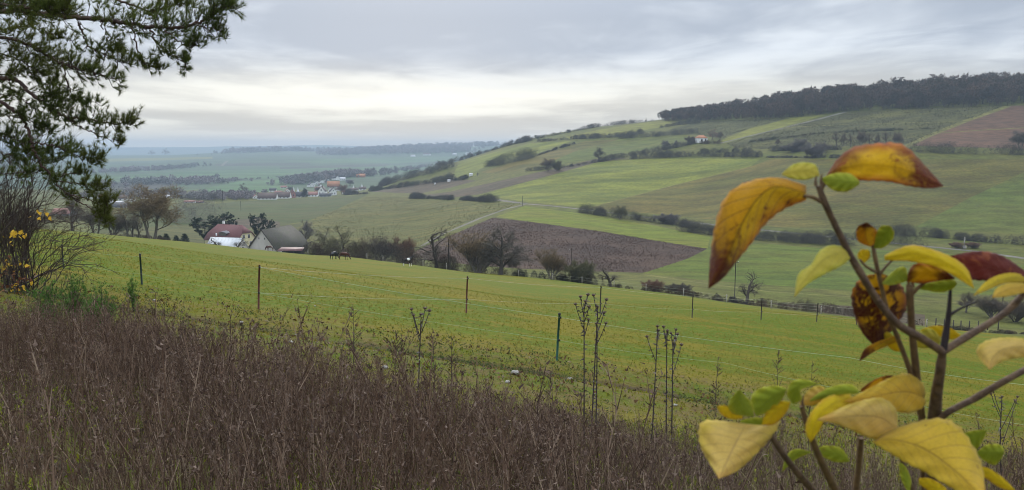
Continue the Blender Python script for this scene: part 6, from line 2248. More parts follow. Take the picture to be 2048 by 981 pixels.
# boughs: main polyline in photo pixels with distances, then density and length of foliage
BOUGHS = [
    # pts [(px,py,Y)], radius, foliage start fraction, twig length, twigs, droop
    ([(-300, 30, 8.6), (-100, 20, 8.0), (20, 22, 7.6), (151, 34, 7.4), (230, 44, 7.3), (290, 52, 7.2), (345, 56, 7.1), (404, 42, 7.0), (437, 20, 7.0), (458, 2, 7.0)], 0.045, 0.22, 0.20, 150, 0.0),
    ([(151, 34, 7.4), (165, 62, 7.4), (176, 90, 7.4), (200, 106, 7.3), (240, 121, 7.3), (262, 129, 7.3)], 0.016, 0.35, 0.13, 38, 0.1),
    ([(265, 50, 7.2), (272, 90, 7.2), (284, 118, 7.1), (302, 131, 7.1), (324, 134, 7.1)], 0.012, 0.35, 0.10, 26, 0.2),
    ([(300, 60, 7.1), (318, 90, 7.1), (345, 108, 7.0), (372, 124, 7.0)], 0.013, 0.2, 0.13, 34, 0.1),
    ([(330, 62, 7.1), (360, 84, 7.0), (386, 94, 7.0), (392, 82, 7.0)], 0.011, 0.3, 0.12, 26, 0.0),
    ([(390, 48, 7.0), (415, 58, 7.0), (446, 66, 7.0)], 0.010, 0.2, 0.12, 26, 0.0),
    ([(-300, -60, 8.6), (-60, -30, 8.0), (120, -12, 7.8), (215, -2, 7.8), (300, 20, 7.8), (342, 12, 7.8), (384, 3, 7.8)], 0.03, 0.55, 0.12, 60, 0.1),
    ([(-300, -20, 8.6), (-80, 5, 7.6), (20, 12, 7.0), (80, 16, 6.8), (136, 18, 6.7)], 0.03, 0.3, 0.18, 120, 0.0),
    ([(-300, 60, 8.6), (-100, 66, 8.2), (0, 74, 8.0), (70, 94, 8.0), (103, 116, 8.0), (140, 134, 7.9), (190, 146, 7.9), (238, 160, 7.9)], 0.034, 0.3, 0.19, 120, 0.05),
    ([(125, 128, 7.9), (134, 160, 7.9), (142, 188, 7.9), (165, 203, 7.9), (196, 204, 7.9)], 0.012, 0.3, 0.12, 34, 0.15),
    ([(-200, 80, 8.4), (-60, 100, 8.2), (40, 120, 8.2), (85, 150, 8.2)], 0.02, 0.4, 0.18, 50, 0.05),
    ([(-300, 130, 8.6), (-100, 140, 8.2), (0, 156, 8.0), (35, 163, 8.0), (62, 188, 7.9), (100, 214, 7.9), (130, 233, 7.8), (175, 240, 7.8), (225, 248, 7.7), (270, 240, 7.7)], 0.036, 0.45, 0.16, 95, 0.0),
    ([(130, 233, 7.8), (165, 255, 7.8), (205, 274, 7.8), (240, 282, 7.8)], 0.010, 0.4, 0.10, 22, 0.1),
    ([(70, 195, 7.9), (100, 190, 7.9), (132, 200, 7.9)], 0.010, 0.3, 0.13, 26, 0.0),
    ([(-300, 170, 8.6), (-100, 180, 8.3), (0, 207, 8.1), (40, 232, 8.1), (58, 265, 8.1), (68, 300, 8.0), (84, 330, 8.0), (106, 360, 8.0), (132, 386, 7.9), (160, 402, 7.9)], 0.034, 0.55, 0.10, 40, 0.05),
    ([(62, 285, 8.0), (95, 290, 8.0), (130, 300, 8.0), (175, 318, 8.0), (204, 312, 8.0)], 0.012, 0.3, 0.13, 50, 0.05),
    ([(104, 356, 8.0), (140, 348, 8.0), (172, 347, 8.0)], 0.010, 0.4, 0.09, 16, 0.0),
    ([(110, 362, 8.0), (150, 366, 7.9), (185, 372, 7.9), (207, 372, 7.9)], 0.011, 0.35, 0.12, 32, 0.05),
    ([(132, 386, 7.9), (170, 398, 7.8), (198, 404, 7.8), (220, 404, 7.8)], 0.011, 0.3, 0.13, 34, 0.05),
    ([(150, 398, 7.9), (180, 416, 7.8), (204, 432, 7.8), (214, 440, 7.8)], 0.010, 0.3, 0.12, 30, 0.1),
    ([(-200, 230, 8.4), (-60, 250, 8.3), (30, 280, 8.3), (90, 296, 8.3), (150, 292, 8.3)], 0.016, 0.35, 0.14, 56, 0.05),
    ([(-200, 300, 8.4), (-60, 290, 8.3), (20, 310, 8.3), (70, 322, 8.3), (120, 318, 8.3)], 0.016, 0.5, 0.11, 30, 0.05),
    ([(-200, 120, 8.4), (-80, 128, 8.3), (10, 150, 8.3), (50, 140, 8.2), (90, 168, 8.2), (118, 160, 8.2)], 0.012, 0.35, 0.12, 50, 0.15),
    ([(-200, 40, 8.4), (-80, 50, 8.3), (0, 60, 8.2), (60, 52, 8.2), (110, 70, 8.2), (150, 82, 8.2)], 0.014, 0.35, 0.13, 58, 0.1),
    ([(-160, 250, 8.4), (-60, 262, 8.3), (10, 268, 8.3), (45, 290, 8.2), (60, 318, 8.2)], 0.010, 0.3, 0.12, 44, 0.15),
    ([(-160, 330, 8.6), (-60, 335, 8.5), (20, 348, 8.5), (80, 340, 8.4), (130, 352, 8.4)], 0.012, 0.4, 0.11, 36, 0.1),
    ([(-160, 215, 8.4), (-60, 196, 8.3), (20, 190, 8.3), (55, 205, 8.2), (80, 230, 8.2), (95, 252, 8.2)], 0.010, 0.35, 0.11, 40, 0.2),
    ([(200, 42, 7.4), (215, 70, 7.4), (222, 95, 7.4), (240, 100, 7.4)], 0.009, 0.3, 0.11, 26, 0.15),
    ([(-200, 190, 8.4), (-80, 205, 8.3), (0, 228, 8.3), (50, 240, 8.2), (100, 262, 8.2)], 0.014, 0.35, 0.14, 46, 0.1),
]


def bough(pts, r0, f0, tl, nt, droop, seed):
    rg = np.random.default_rng(seed)
    P = bez([np.array(pt(x, y, Y)) - PO for x, y, Y in pts], 9 * len(pts))
    n = len(P)
    wob = rg.normal(0, 0.008, (n, 3))
    P[1:-1] += wob[1:-1]
    br = MB()
    br.tube(P, np.linspace(r0 * 0.68, r0 * 0.15, n), 6, False)
    T = np.gradient(P, axis=0)
    T /= np.linalg.norm(T, axis=1)[:, None]
    tips, dirs = [], []
    tw = MB()
    for i in range(int(nt * (1.15 if nt > 60 else 0.95) * (1.3 if pts[0][0] < -100 else 1))):
        t = f0 + (1 - f0) * rg.uniform(0, 1) ** 0.8 if (i % 4 or pts[0][0] > -100) else rg.uniform(0.12, f0 + 0.1)
        j = min(n - 1, int(t * (n - 1)))
        q, d = P[j], T[j]
        side = rand_perp(rg, d)
        nd = unit(d * rg.uniform(0.3, 0.9) + side * rg.uniform(0.4, 1.0) + np.array([0, 0, 0.15 - droop]))
        L = tl * rg.uniform(0.45, 1.3) * (1.15 - 0.5 * t)
        m = q + nd * L * 0.5 + np.array([0, 0, -0.02])
        e = q + nd * L + np.array([0, 0, 0.03])
        tw.tube([q, m, e], [0.004, 0.003, 0.002], 3, False)
        e2 = unit(e - m)
        for s in (0.55, 0.75, 0.92, 1.0):
            tips.append(m + (e - m) * (2 * s - 1) if s > 0.5 else q)
            dirs.append(unit(e2 + np.array([0, 0, 0.25])))
        if rg.random() < 0.55:
            g = unit(nd + rand_perp(rg, nd) * 0.8)
            e3 = m + g * L * 0.5
            tw.tube([m, e3], [0.0025, 0.0015], 3, False)
            for s in (0.6, 0.85, 1.0):
                tips.append(m + (e3 - m) * s)
                dirs.append(unit(g + np.array([0, 0, 0.25])))
    bo = br.obj('branch', 'pine_bark', pine, True)
    tw.obj('twigs', 'pine_twig', bo)['kind'] = 'stuff'
    NV, NTt = needles_soup(rg, tips, dirs, 15, 0.062, 0.0034, 0.52)
    no = obj('needles', mesh_np('needles', NV, NTt), 'pine_needle', bo)
    no['kind'] = 'stuff'
    return len(NTt)


_tot = 0
for i, bb in enumerate(BOUGHS):
    _tot += bough(*bb, 500 + i)
print('pine needles', _tot)
tag(pine, 'pine tree whose dark needled boughs hang into the picture from the upper edge', 'pine tree')

# ---------------------------------------------------------------- bare thicket at the left with a few yellow leaves
mat_plain('shrub_bark', (0.048, 0.034, 0.028), (0.030, 0.022, 0.020), 25.0)
mat_pick('shrub_twig', [(0.036, 0.026, 0.022), (0.055, 0.040, 0.032), (0.085, 0.055, 0.040)])
mat_pick('yellow_leaf', [(0.52, 0.30, 0.02), (0.62, 0.40, 0.04), (0.42, 0.20, 0.02)], transl=0.35)
mat_pick('rust_leaf', [(0.10, 0.045, 0.022), (0.15, 0.065, 0.03), (0.075, 0.035, 0.02)], transl=0.2)


def thicket(name, label, bases, targets, Y, seed, rad=0.011, twn=10, leafpx=None, cat='shrub'):
    """arching bare stems from base pixels towards target pixels, each with side twigs"""
    rg = np.random.default_rng(seed)
    b0 = foot(bases[0][0], Y)
    O = np.array(b0)
    root = empty(name, b0)
    for (bx, by), (tx, ty) in zip(bases, targets):
        Yb = Y + rg.uniform(-0.8, 0.8)
        q0 = np.array(foot(bx, Yb)) - O
        q1 = np.array(pt(tx, ty, Yb + rg.uniform(-0.5, 0.5))) - O
        L = np.linalg.norm(q1 - q0)
        mid = (q0 + q1) / 2 + np.array([(q0[0] - q1[0]) * 0.16, 0, 0.12 * L]) + rg.normal(0, 0.22, 3)
        P = bez([q0, q0 * 0.55 + mid * 0.45 + np.array([0, 0, 0.03]), mid, mid * 0.4 + q1 * 0.6 + np.array([0, 0, 0.05 * L]), q1], 16)
        P[1:-1] += rg.normal(0, 0.022, P[1:-1].shape)
        s_ = MB()
        r1 = rad * rg.uniform(0.6, 1.2)
        s_.tube(P, np.linspace(r1, r1 * 0.25, 16), 5, False)
        T = np.gradient(P, axis=0)
        so_ = s_.obj('stem', 'shrub_bark', root, True)
        tw = MB()
        for k2 in range(twn):
            j = rg.integers(4, 15)
            d = unit(T[j])
            nd = unit(d * 0.8 + rand_perp(rg, d) * rg.uniform(0.4, 0.9) + np.array([0, 0, 0.15]))
            L2 = rg.uniform(0.2, 0.95)
            m = P[j] + nd * L2 * 0.55
            e = P[j] + nd * L2 + np.array([0, 0, rg.uniform(-0.08, 0.06)])
            tw.tube([P[j], m, e], [r1 * 0.36, r1 * 0.26, r1 * 0.12], 3, False)
            for q2 in range(2):
                g = unit(nd + rand_perp(rg, nd) * 0.7)
                tw.tube([m, m + g * L2 * rg.uniform(0.3, 0.6)], [r1 * 0.22, r1 * 0.1], 3, False)
        tw.obj('twigs', 'shrub_twig', so_)['kind'] = 'stuff'
    if leafpx:
        for (lx, ly, sp, n, mt) in leafpx:
            c = np.array([np.array(pt(lx + rg.normal(0, sp), ly + rg.normal(0, sp * 0.6), Y + rg.uniform(-0.3, 0.3))) - O for _ in range(n)])
            for q2 in c:
                lf = MB()
                a = unit(rg.normal(size=3) + np.array([0, 0, -0.6]))
                b3 = unit(np.cross(a, rg.normal(size=3)))
                s1 = rg.uniform(0.05, 0.095)
                nrm = np.cross(a, b3)
                pts_ = [q2, q2 + (a * 0.4 + b3 * 0.6) * s1 + nrm * 0.006, q2 + (a * 0.75 + b3 * 0.35) * s1, q2 + a * 1.3 * s1 - nrm * 0.006, q2 + (a * 0.75 - b3 * 0.35) * s1, q2 + (a * 0.4 - b3 * 0.6) * s1 + nrm * 0.006]
                lf.poly(pts_)
                lf.obj('leaf', mt, root)
    tag(root, label, cat)
    return root


rgt = np.random.default_rng(3)
thicket('bare_shrub', 'bare arching shrub with long twigs reaching over the pasture corner', [(rgt.uniform(20, 95), 560) for _ in range(16)], [(x, y) for x, y in ((190, 478), (205, 500), (178, 470), (150, 452), (165, 520), (130, 470), (210, 535), (120, 440), (175, 545), (100, 430), (140, 490), (90, 450), (160, 500), (110, 480), (150, 560), (185, 490))], 18.0, 71, 0.016, 14)
thicket('bare_shrub', 'dense bare thicket at the picture edge beneath the pine', [(rgt.uniform(-80, 70), 560) for _ in range(56)], [(rgt.uniform(-60, 150), rgt.uniform(250, 480)) for _ in range(56)], 19.0, 72, 0.016, 22)
thicket('maple_sapling', 'thin sapling with the last bright yellow leaves', [(12, 560), (30, 560), (45, 565)], [(24, 440), (50, 452), (88, 425)], 17.4, 73, 0.014, 7, [(20, 468, 11, 13, 'yellow_leaf'), (38, 466, 8, 9, 'yellow_leaf'), (78, 430, 12, 9, 'yellow_leaf'), (12, 528, 8, 8, 'yellow_leaf'), (38, 527, 9, 9, 'yellow_leaf'), (50, 556, 6, 5, 'rust_leaf'), (42, 572, 12, 10, 'yellow_leaf')], 'sapling')
thicket('rust_shrub', 'low shrub with rusty withered leaves under the sapling', [(rgt.uniform(-40, 50), 590) for _ in range(9)], [(rgt.uniform(-30, 60), rgt.uniform(510, 555)) for _ in range(9)], 17.6, 74, 0.012, 9, [(20, 555, 26, 40, 'rust_leaf'), (30, 575, 26, 25, 'rust_leaf')])

# fallen branch and stick
def log(p0, p1, r_, label, mat, mid=None):
    a, b2 = at(*p0, 6, 40), at(*p1, 6, 40)
    root = MB()
    m = (a + b2) / 2 + Vector((0, 0, r_ * 2))
    P = [tuple(v + Vector((0, 0, r_ + 0.05)) - a) for v in (a, m, b2)]
    P[2] = tuple(Vector(P[2]) + Vector((0, 0, 0.14)))
    root.tube(bez(P, 8), np.linspace(r_, r_ * 0.7, 8), 8)
    o = root.obj('fallen_branch', mat, None, True)
    o.location = a
    tag(o, label, 'branch')


mat_plain('log_red', (0.13, 0.060, 0.045), (0.085, 0.045, 0.036), 16.0)
mat_plain('stick_pale', (0.42, 0.38, 0.33), (0.30, 0.27, 0.23), 16.0)
log((14, 580), (112, 556), 0.032, 'reddish fallen branch lying below the thicket', 'log_red')
log((20, 580), (46, 588), 0.014, 'short pale stick beside the fallen branch', 'stick_pale')
log((30, 582), (80, 566), 0.02, 'thin brown fallen branch under the reddish one', 'shrub_bark')

# young green pines / broom at the path
mat_pick('young_green', [(0.050, 0.125, 0.020), (0.085, 0.18, 0.035), (0.13, 0.23, 0.050), (0.04, 0.085, 0.022)], transl=0.25)


def green_bush(px, ytop, Y, wpx, label, seed, n=420):
    rg = np.random.default_rng(seed)
    b_ = foot(px, Y)
    h = max(0.25, float(ray(px, ytop)[1]) * Y - b_.z)
    w = wpx / F * Y / 2
    root = empty('green_bush', b_)
    tips, dirs = [], []
    st = MB()
    for i in range(n // 10):
        az = rg.uniform(0, 6.28)
        rr = rg.uniform(0.1, 1) * w
        e = np.array([math.cos(az) * rr, math.sin(az) * rr * 0.7, h * rg.uniform(0.45, 1.0) * (1 - 0.45 * (rr / w) ** 2)])
        st.tube([(0, 0, -0.05), e * np.array([0.5, 0.5, 0.62]), e], [0.006, 0.004, 0.002], 3, False)
        for s in np.linspace(0.35, 1, 10):
            tips.append(e * s + rg.normal(0, 0.035, 3))
            dirs.append(unit(e / (np.linalg.norm(e) + 1e-6) + np.array([0, 0, 0.3])))
    st.obj('stems', 'shrub_bark', root)['kind'] = 'stuff'
    V, T = needles_soup(rg, tips, dirs, 12, 0.085, 0.008, 0.6)
    o = obj('needles', mesh_np('needles', V, T), 'young_green', root)
    o['kind'] = 'stuff'
    tag(root, label, 'bush')


green_bush(98, 550, 13.6, 84, 'fresh green feathery bush beside the fallen branch', 81)
green_bush(150, 545, 15.0, 66, 'darker green bush behind the feathery one', 82)
green_bush(205, 556, 14.4, 74, 'green bush sprawling towards the path', 83)
green_bush(185, 585, 13.0, 66, 'low green bush at the edge of the dry weeds', 84)
green_bush(268, 535, 17.0, 24, 'tiny green seedling left of the dark green post', 85, 120)
# ---------------------------------------------------------------- wayfaring shrub right in front of the camera
def mat_leaf(name, base, rim, tip, blot, blot_amt, tip_start=0.6, tip_amt=0.9, transl=0.42, vein=(0.30, 0.20, 0.05), veinamt=0.5, pits=0.0, side=None, basec=None):
    """leaf blade: uv.x runs base to tip, uv.y across (0.5 = midrib)"""
    m, kk, bs, out = mat_new(name)
    uv = kk.n('ShaderNodeTexCoord').outputs['UV']
    sp = kk.n('ShaderNodeSeparateXYZ')
    kk.l(uv, sp.inputs[0])
    u, v = sp.outputs[0], sp.outputs[1]
    av = kk.m('MULTIPLY', kk.m('ABSOLUTE', kk.m('SUBTRACT', v, 0.5)), 2.0)
    pos = kk.n('ShaderNodeTexCoord').outputs['Object']
    n1 = kk.noise(pos, 75.0, 6, 0.68, 0.5)
    n2 = kk.noise(pos, 230.0, 5, 0.7, 0.3)
    n3 = kk.noise(pos, 420.0, 3, 0.6)
    col = kk.mix(kk.mr(kk.m('ADD', av, kk.m('MULTIPLY', n1, 0.6)), 0.75, 1.35), base, rim)
    if side:
        col = kk.mix(kk.mr(kk.m('ADD', v, kk.m('MULTIPLY', kk.m('SUBTRACT', n1, 0.5), 0.25)), 0.54, 0.44, 0, 0.85), col, side)
    if basec:
        col = kk.mix(kk.mr(kk.m('ADD', kk.m('ADD', u, kk.m('MULTIPLY', v, 0.35)), kk.m('MULTIPLY', kk.m('SUBTRACT', n1, 0.5), 0.5)), 0.48, 0.22, 0, 0.9), col, basec)
    # ageing from the tip
    tf = kk.mr(kk.m('ADD', u, kk.m('MULTIPLY', kk.m('SUBTRACT', n1, 0.5), 0.7)), tip_start, min(1.25, tip_start + 0.3), 0, tip_amt)
    col = kk.mix(tf, col, tip)
    if blot_amt:
        col = kk.mix(kk.mr(n1, 0.66 - 0.22 * blot_amt, 0.72 - 0.20 * blot_amt), col, blot)
        col = kk.mix(kk.mr(n2, 0.70 - 0.08 * blot_amt, 0.74 - 0.06 * blot_amt, 0, 0.8), col, tuple(x * 0.45 for x in blot))
    if pits:
        col = kk.mix(kk.mr(n2, 0.68, 0.72, 0, pits), col, tuple(x * 0.5 for x in rim))
    # side veins: curved stripes, and the midrib
    st = kk.m('FRACT', kk.m('MULTIPLY', kk.m('SUBTRACT', u, kk.m('MULTIPLY', av, 0.26)), 8.5))
    vn = kk.mr(kk.m('ABSOLUTE', kk.m('SUBTRACT', st, 0.5)), 0.0, 0.07, 1.0, 0.0)
    mid = kk.mr(av, 0.0, 0.05, 1.0, 0.0)
    vo = kk.n('ShaderNodeTexVoronoi', feature='DISTANCE_TO_EDGE')
    kk.l(pos, vo.inputs['Vector'])
    vo.inputs['Scale'].default_value = 330.0
    net = kk.mr(vo.outputs['Distance'], 0.0, 0.10, 0.28, 0.0)
    vm = kk.m('MAXIMUM', kk.m('MAXIMUM', kk.m('MULTIPLY', vn, 0.85), net), mid)
    col = kk.mix(kk.m('MULTIPLY', vm, veinamt), col, vein)
    col = kk.mix(kk.mr(n3, 0.4, 0.7, 0, 0.18), col, tuple(x * 0.5 for x in base))
    kk.l(col, bs.inputs['Base Color'])
    bs.inputs['Roughness'].default_value = 0.8
    bs.inputs['Specular IOR Level'].default_value = 0.12
    bs.inputs['Sheen Weight'].default_value = 0.15
    bp = kk.n('ShaderNodeBump')
    bp.inputs['Strength'].default_value = 0.6
    bp.inputs['Distance'].default_value = 0.0012
    kk.l(kk.m('SUBTRACT', kk.m('MULTIPLY', n2, 0.8), kk.m('MULTIPLY', vm, 0.7)), bp.inputs['Height'])
    kk.l(bp.outputs[0], bs.inputs['Normal'])
    tr = kk.n('ShaderNodeBsdfTranslucent')
    kk.l(col, tr.inputs[0])
    mx = kk.n('ShaderNodeMixShader')
    mx.inputs[0].default_value = transl
    kk.l(bs.outputs[0], mx.inputs[1])
    kk.l(tr.outputs[0], mx.inputs[2])
    kk.l(mx.outputs[0], out.inputs[0])


mat_leaf('leaf_gold', (0.62, 0.40, 0.008), (0.56, 0.26, 0.008), (0.10, 0.018, 0.008), (0.20, 0.055, 0.010), 0.30, 0.56, 1.0, vein=(0.10, 0.03, 0.010), veinamt=0.8, side=(0.54, 0.27, 0.006))
mat_leaf('leaf_flame', (0.66, 0.40, 0.008), (0.42, 0.10, 0.010), (0.12, 0.018, 0.008), (0.26, 0.06, 0.010), 0.42, 0.52, 1.0, vein=(0.40, 0.22, 0.02), veinamt=0.3, basec=(0.16, 0.035, 0.012))
mat_leaf('leaf_red', (0.15, 0.020, 0.010), (0.10, 0.014, 0.008), (0.085, 0.010, 0.006), (0.25, 0.06, 0.015), 0.5, 0.8, 0.6, vein=(0.22, 0.05, 0.025), veinamt=0.6, transl=0.4)
mat_leaf('leaf_spotted', (0.62, 0.38, 0.008), (0.30, 0.09, 0.012), (0.070, 0.012, 0.008), (0.085, 0.016, 0.008), 0.95, 0.55, 1.0, vein=(0.3, 0.15, 0.02), veinamt=0.3)
mat_leaf('leaf_yellow', (0.64, 0.48, 0.010), (0.58, 0.38, 0.012), (0.34, 0.18, 0.02), (0.22, 0.10, 0.02), 0.12, 0.85, 0.7, veinamt=0.35)
mat_leaf('leaf_peach', (0.68, 0.49, 0.13), (0.62, 0.47, 0.07), (0.62, 0.28, 0.05), (0.28, 0.14, 0.06), 0.06, 0.80, 0.6, vein=(0.34, 0.20, 0.10), veinamt=0.6)
mat_leaf('leaf_amber', (0.66, 0.45, 0.045), (0.58, 0.41, 0.030), (0.60, 0.33, 0.030), (0.20, 0.09, 0.03), 0.10, 0.75, 0.6, vein=(0.28, 0.15, 0.05), veinamt=0.6, pits=0.3)
mat_leaf('leaf_lime', (0.31, 0.36, 0.030), (0.46, 0.45, 0.03), (0.36, 0.30, 0.03), (0.30, 0.28, 0.03), 0.2, 0.85, 0.6, vein=(0.16, 0.22, 0.04), veinamt=0.5)
mat_leaf('leaf_pale', (0.58, 0.50, 0.08), (0.46, 0.44, 0.04), (0.46, 0.33, 0.06), (0.34, 0.30, 0.05), 0.15, 0.8, 0.6, vein=(0.34, 0.30, 0.10), veinamt=0.5)
mat_plain('twig_bark', (0.150, 0.095, 0.055), (0.070, 0.044, 0.030), 120.0, rough=0.75, bump=0.3)
mat_plain('twig_fresh', (0.16, 0.10, 0.045), (0.10, 0.062, 0.035), 150.0, rough=0.7)
mat_plain('twig_dead', (0.018, 0.014, 0.016), (0.030, 0.022, 0.022), 150.0)

SHB = foot(1880, 0.95)
shrub = empty('wayfaring_shrub', SHB)
SO = np.array(SHB)


def leaf(L, Mi, Rg, Y0, Y1, mat, fold=(0.01, 0.01), seed=0, ym=None, serr=0.012):
    """L/Mi/Rg: photo-pixel polylines from base to tip of the left edge, midrib and right edge.
    Y0..Y1 distances along the midrib (ym in the middle); fold = how far each edge lies behind (+) or before (-) the midrib."""
    rg = np.random.default_rng(seed)
    n, m = 26, 7
    def rs(P):
        P = np.array(P, float)
        if len(P) > 2:
            P = bez(np.concatenate([P, np.zeros((len(P), 1))], 1), 80)[:, :2]
        d = np.concatenate([[0], np.cumsum(np.linalg.norm(np.diff(P, axis=0), axis=1))])
        d /= d[-1]
        t = np.linspace(0, 1, n)
        return np.stack([np.interp(t, d, P[:, 0]), np.interp(t, d, P[:, 1])], 1)
    l, c, r = rs(L), rs(Mi), rs(Rg)
    t = np.linspace(0, 1, n)
    Yc = Y0 + (Y1 - Y0) * t if ym is None else (1 - t) ** 2 * Y0 + 2 * t * (1 - t) * ym + t * t * Y1
    V, UV = [], []
    for i in range(n):
        row = []
        for j in range(-m, m + 1):
            a = abs(j) / m
            e = l[i] if j < 0 else r[i]
            p = c[i] + (e - c[i]) * a
            w = np.linalg.norm(e - c[i])
            fd = fold[0] if j < 0 else fold[1]
            Yq = Yc[i] + fd * (a ** 1.6) * min(1, w / 40.0)
            Yq += 0.0022 * math.sin(t[i] * 26 + a * 5 + seed) * a * min(1, w / 40.0)
            if abs(j) == m and 0 < i < n - 1:
                dd = (e - c[i]) / (w + 1e-6)
                p = p + dd * (0.05 * w * (1 if i % 2 else -1) * 0.5)
            q = np.array(pt(p[0], p[1], Yq)) - SO
            V.append(q)
            UV.append((t[i], 0.5 + 0.5 * j / m))
    k = 2 * m + 1
    Q = [(i * k + j, i * k + j + 1, (i + 1) * k + j + 1, (i + 1) * k + j) for i in range(n - 1) for j in range(k - 1)]
    me = mesh_np('leaf', V, None, Q, True)
    ul = me.uv_layers.new(name='UVMap')
    vi = np.zeros(len(me.loops), np.int32)
    me.loops.foreach_get('vertex_index', vi)
    ul.data.foreach_set('uv', np.array(UV, np.float32)[vi].ravel())
    o = obj('leaf', me, mat, shrub)
    md = o.modifiers.new('thick', 'SOLIDIFY')
    md.thickness = 0.00045
    md.offset = 0
    return o


def stem(P, r0, r1, mat='twig_bark', parent=None, knots=True):
    Q = bez([np.array(pt(x, y, Y)) - SO for x, y, Y in P], 8 * len(P))
    n = len(Q)
    r = np.linspace(r0, r1, n)
    if knots:
        r = r * (1 + 0.10 * np.sin(np.linspace(0, 9, n)) ** 8)
    s_ = MB()
    s_.tube(Q, r, 10)
    return s_.obj('stem', mat, parent or shrub, True)


def lw(px, Y):
    return px / F * Y / 2 * 0.78


# stems
stem([(1862, 1500, 0.86), (1860, 1100, 0.80), (1866, 900, 0.74), (1872, 800, 0.70), (1880, 745, 0.68), (1885, 702, 0.67)], lw(40, 0.8), lw(19, 0.67))
stem([(1885, 704, 0.67), (1845, 678, 0.665), (1795, 648, 0.66), (1756, 602, 0.655), (1722, 548, 0.65), (1700, 510, 0.648), (1670, 450, 0.645), (1648, 402, 0.64), (1637, 372, 0.64)], lw(21, 0.67), lw(15, 0.64))
stem([(1885, 704, 0.67), (1940, 670, 0.68), (2005, 630, 0.69), (2040, 596, 0.69), (2058, 566, 0.69), (2062, 545, 0.69)], lw(20, 0.68), lw(14, 0.69))
stem([(1886, 706, 0.67), (1893, 660, 0.672), (1897, 632, 0.674), (1899, 605, 0.676), (1901, 577, 0.678)], lw(19, 0.67), lw(7, 0.68), 'twig_dead')
stem([(1897, 632, 0.674), (1920, 618, 0.68), (1953, 604, 0.69)], lw(9, 0.67), lw(4, 0.69), 'twig_dead')
stem([(1860, 1000, 0.80), (1868, 880, 0.74), (1885, 834, 0.70), (1950, 797, 0.69), (2010, 762, 0.68), (2060, 735, 0.68), (2130, 700, 0.68)], lw(16, 0.74), lw(17, 0.68))
stem([(1850, 1020, 0.80), (1846, 900, 0.75), (1843, 830, 0.72), (1832, 740, 0.70), (1824, 660, 0.69), (1820, 592, 0.68), (1819, 570, 0.68)], lw(18, 0.74), lw(17, 0.68), 'twig_fresh')
stem([(1840, 830, 0.72), (1822, 750, 0.70), (1800, 688, 0.69), (1775, 625, 0.68), (1762, 570, 0.675), (1752, 525, 0.67), (1746, 492, 0.67)], lw(13, 0.72), lw(10, 0.67), 'twig_fresh')
stem([(1862, 1300, 0.84), (1760, 1100, 0.78), (1690, 1010, 0.72), (1648, 935, 0.68), (1620, 868, 0.655), (1603, 812, 0.65)], lw(24, 0.8), lw(13, 0.65), 'twig_fresh')
stem([(1862, 1300, 0.84), (1730, 1080, 0.78), (1640, 995, 0.72), (1590, 940, 0.68), (1548, 882, 0.655), (1530, 850, 0.65)], lw(22, 0.8), lw(13, 0.65))
stem([(1862, 1300, 0.84), (1760, 1120, 0.80), (1716, 1000, 0.76), (1718, 930, 0.74), (1722, 875, 0.72)], lw(18, 0.8), lw(14, 0.72), 'twig_fresh')
stem([(1862, 1200, 0.82), (1840, 1040, 0.78), (1818, 960, 0.75), (1800, 910, 0.74)], lw(16, 0.8), lw(10, 0.74))
# leaf stalks at the top fork
stem([(1645, 405, 0.64), (1625, 395, 0.64), (1606, 392, 0.638)], lw(11, 0.64), lw(9, 0.64), 'twig_fresh')
stem([(1640, 385, 0.64), (1650, 365, 0.64), (1658, 352, 0.642)], lw(10, 0.64), lw(8, 0.64), 'twig_fresh')
stem([(1820, 592, 0.68), (1845, 568, 0.675), (1872, 552, 0.67)], lw(12, 0.68), lw(7, 0.67), 'twig_fresh')
stem([(1752, 545, 0.67), (1732, 533, 0.668), (1720, 520, 0.667)], lw(8, 0.67), lw(5, 0.667), 'twig_fresh')
stem([(1760, 548, 0.67), (1775, 530, 0.668), (1790, 516, 0.667)], lw(8, 0.67), lw(5, 0.667), 'twig_fresh')
# buds in the forks
for bx, by, by2, Y in ((1632, 372, 352, 0.64), (1643, 370, 348, 0.641), (1818, 575, 548, 0.68), (1826, 575, 552, 0.68), (1747, 497, 480, 0.67), (1606, 815, 792, 0.65)):
    stem([(bx, by, Y), (bx - 1, (by + by2) / 2, Y), (bx + 1, by2, Y)], lw(10, Y), lw(3, Y), 'twig_fresh', knots=False)

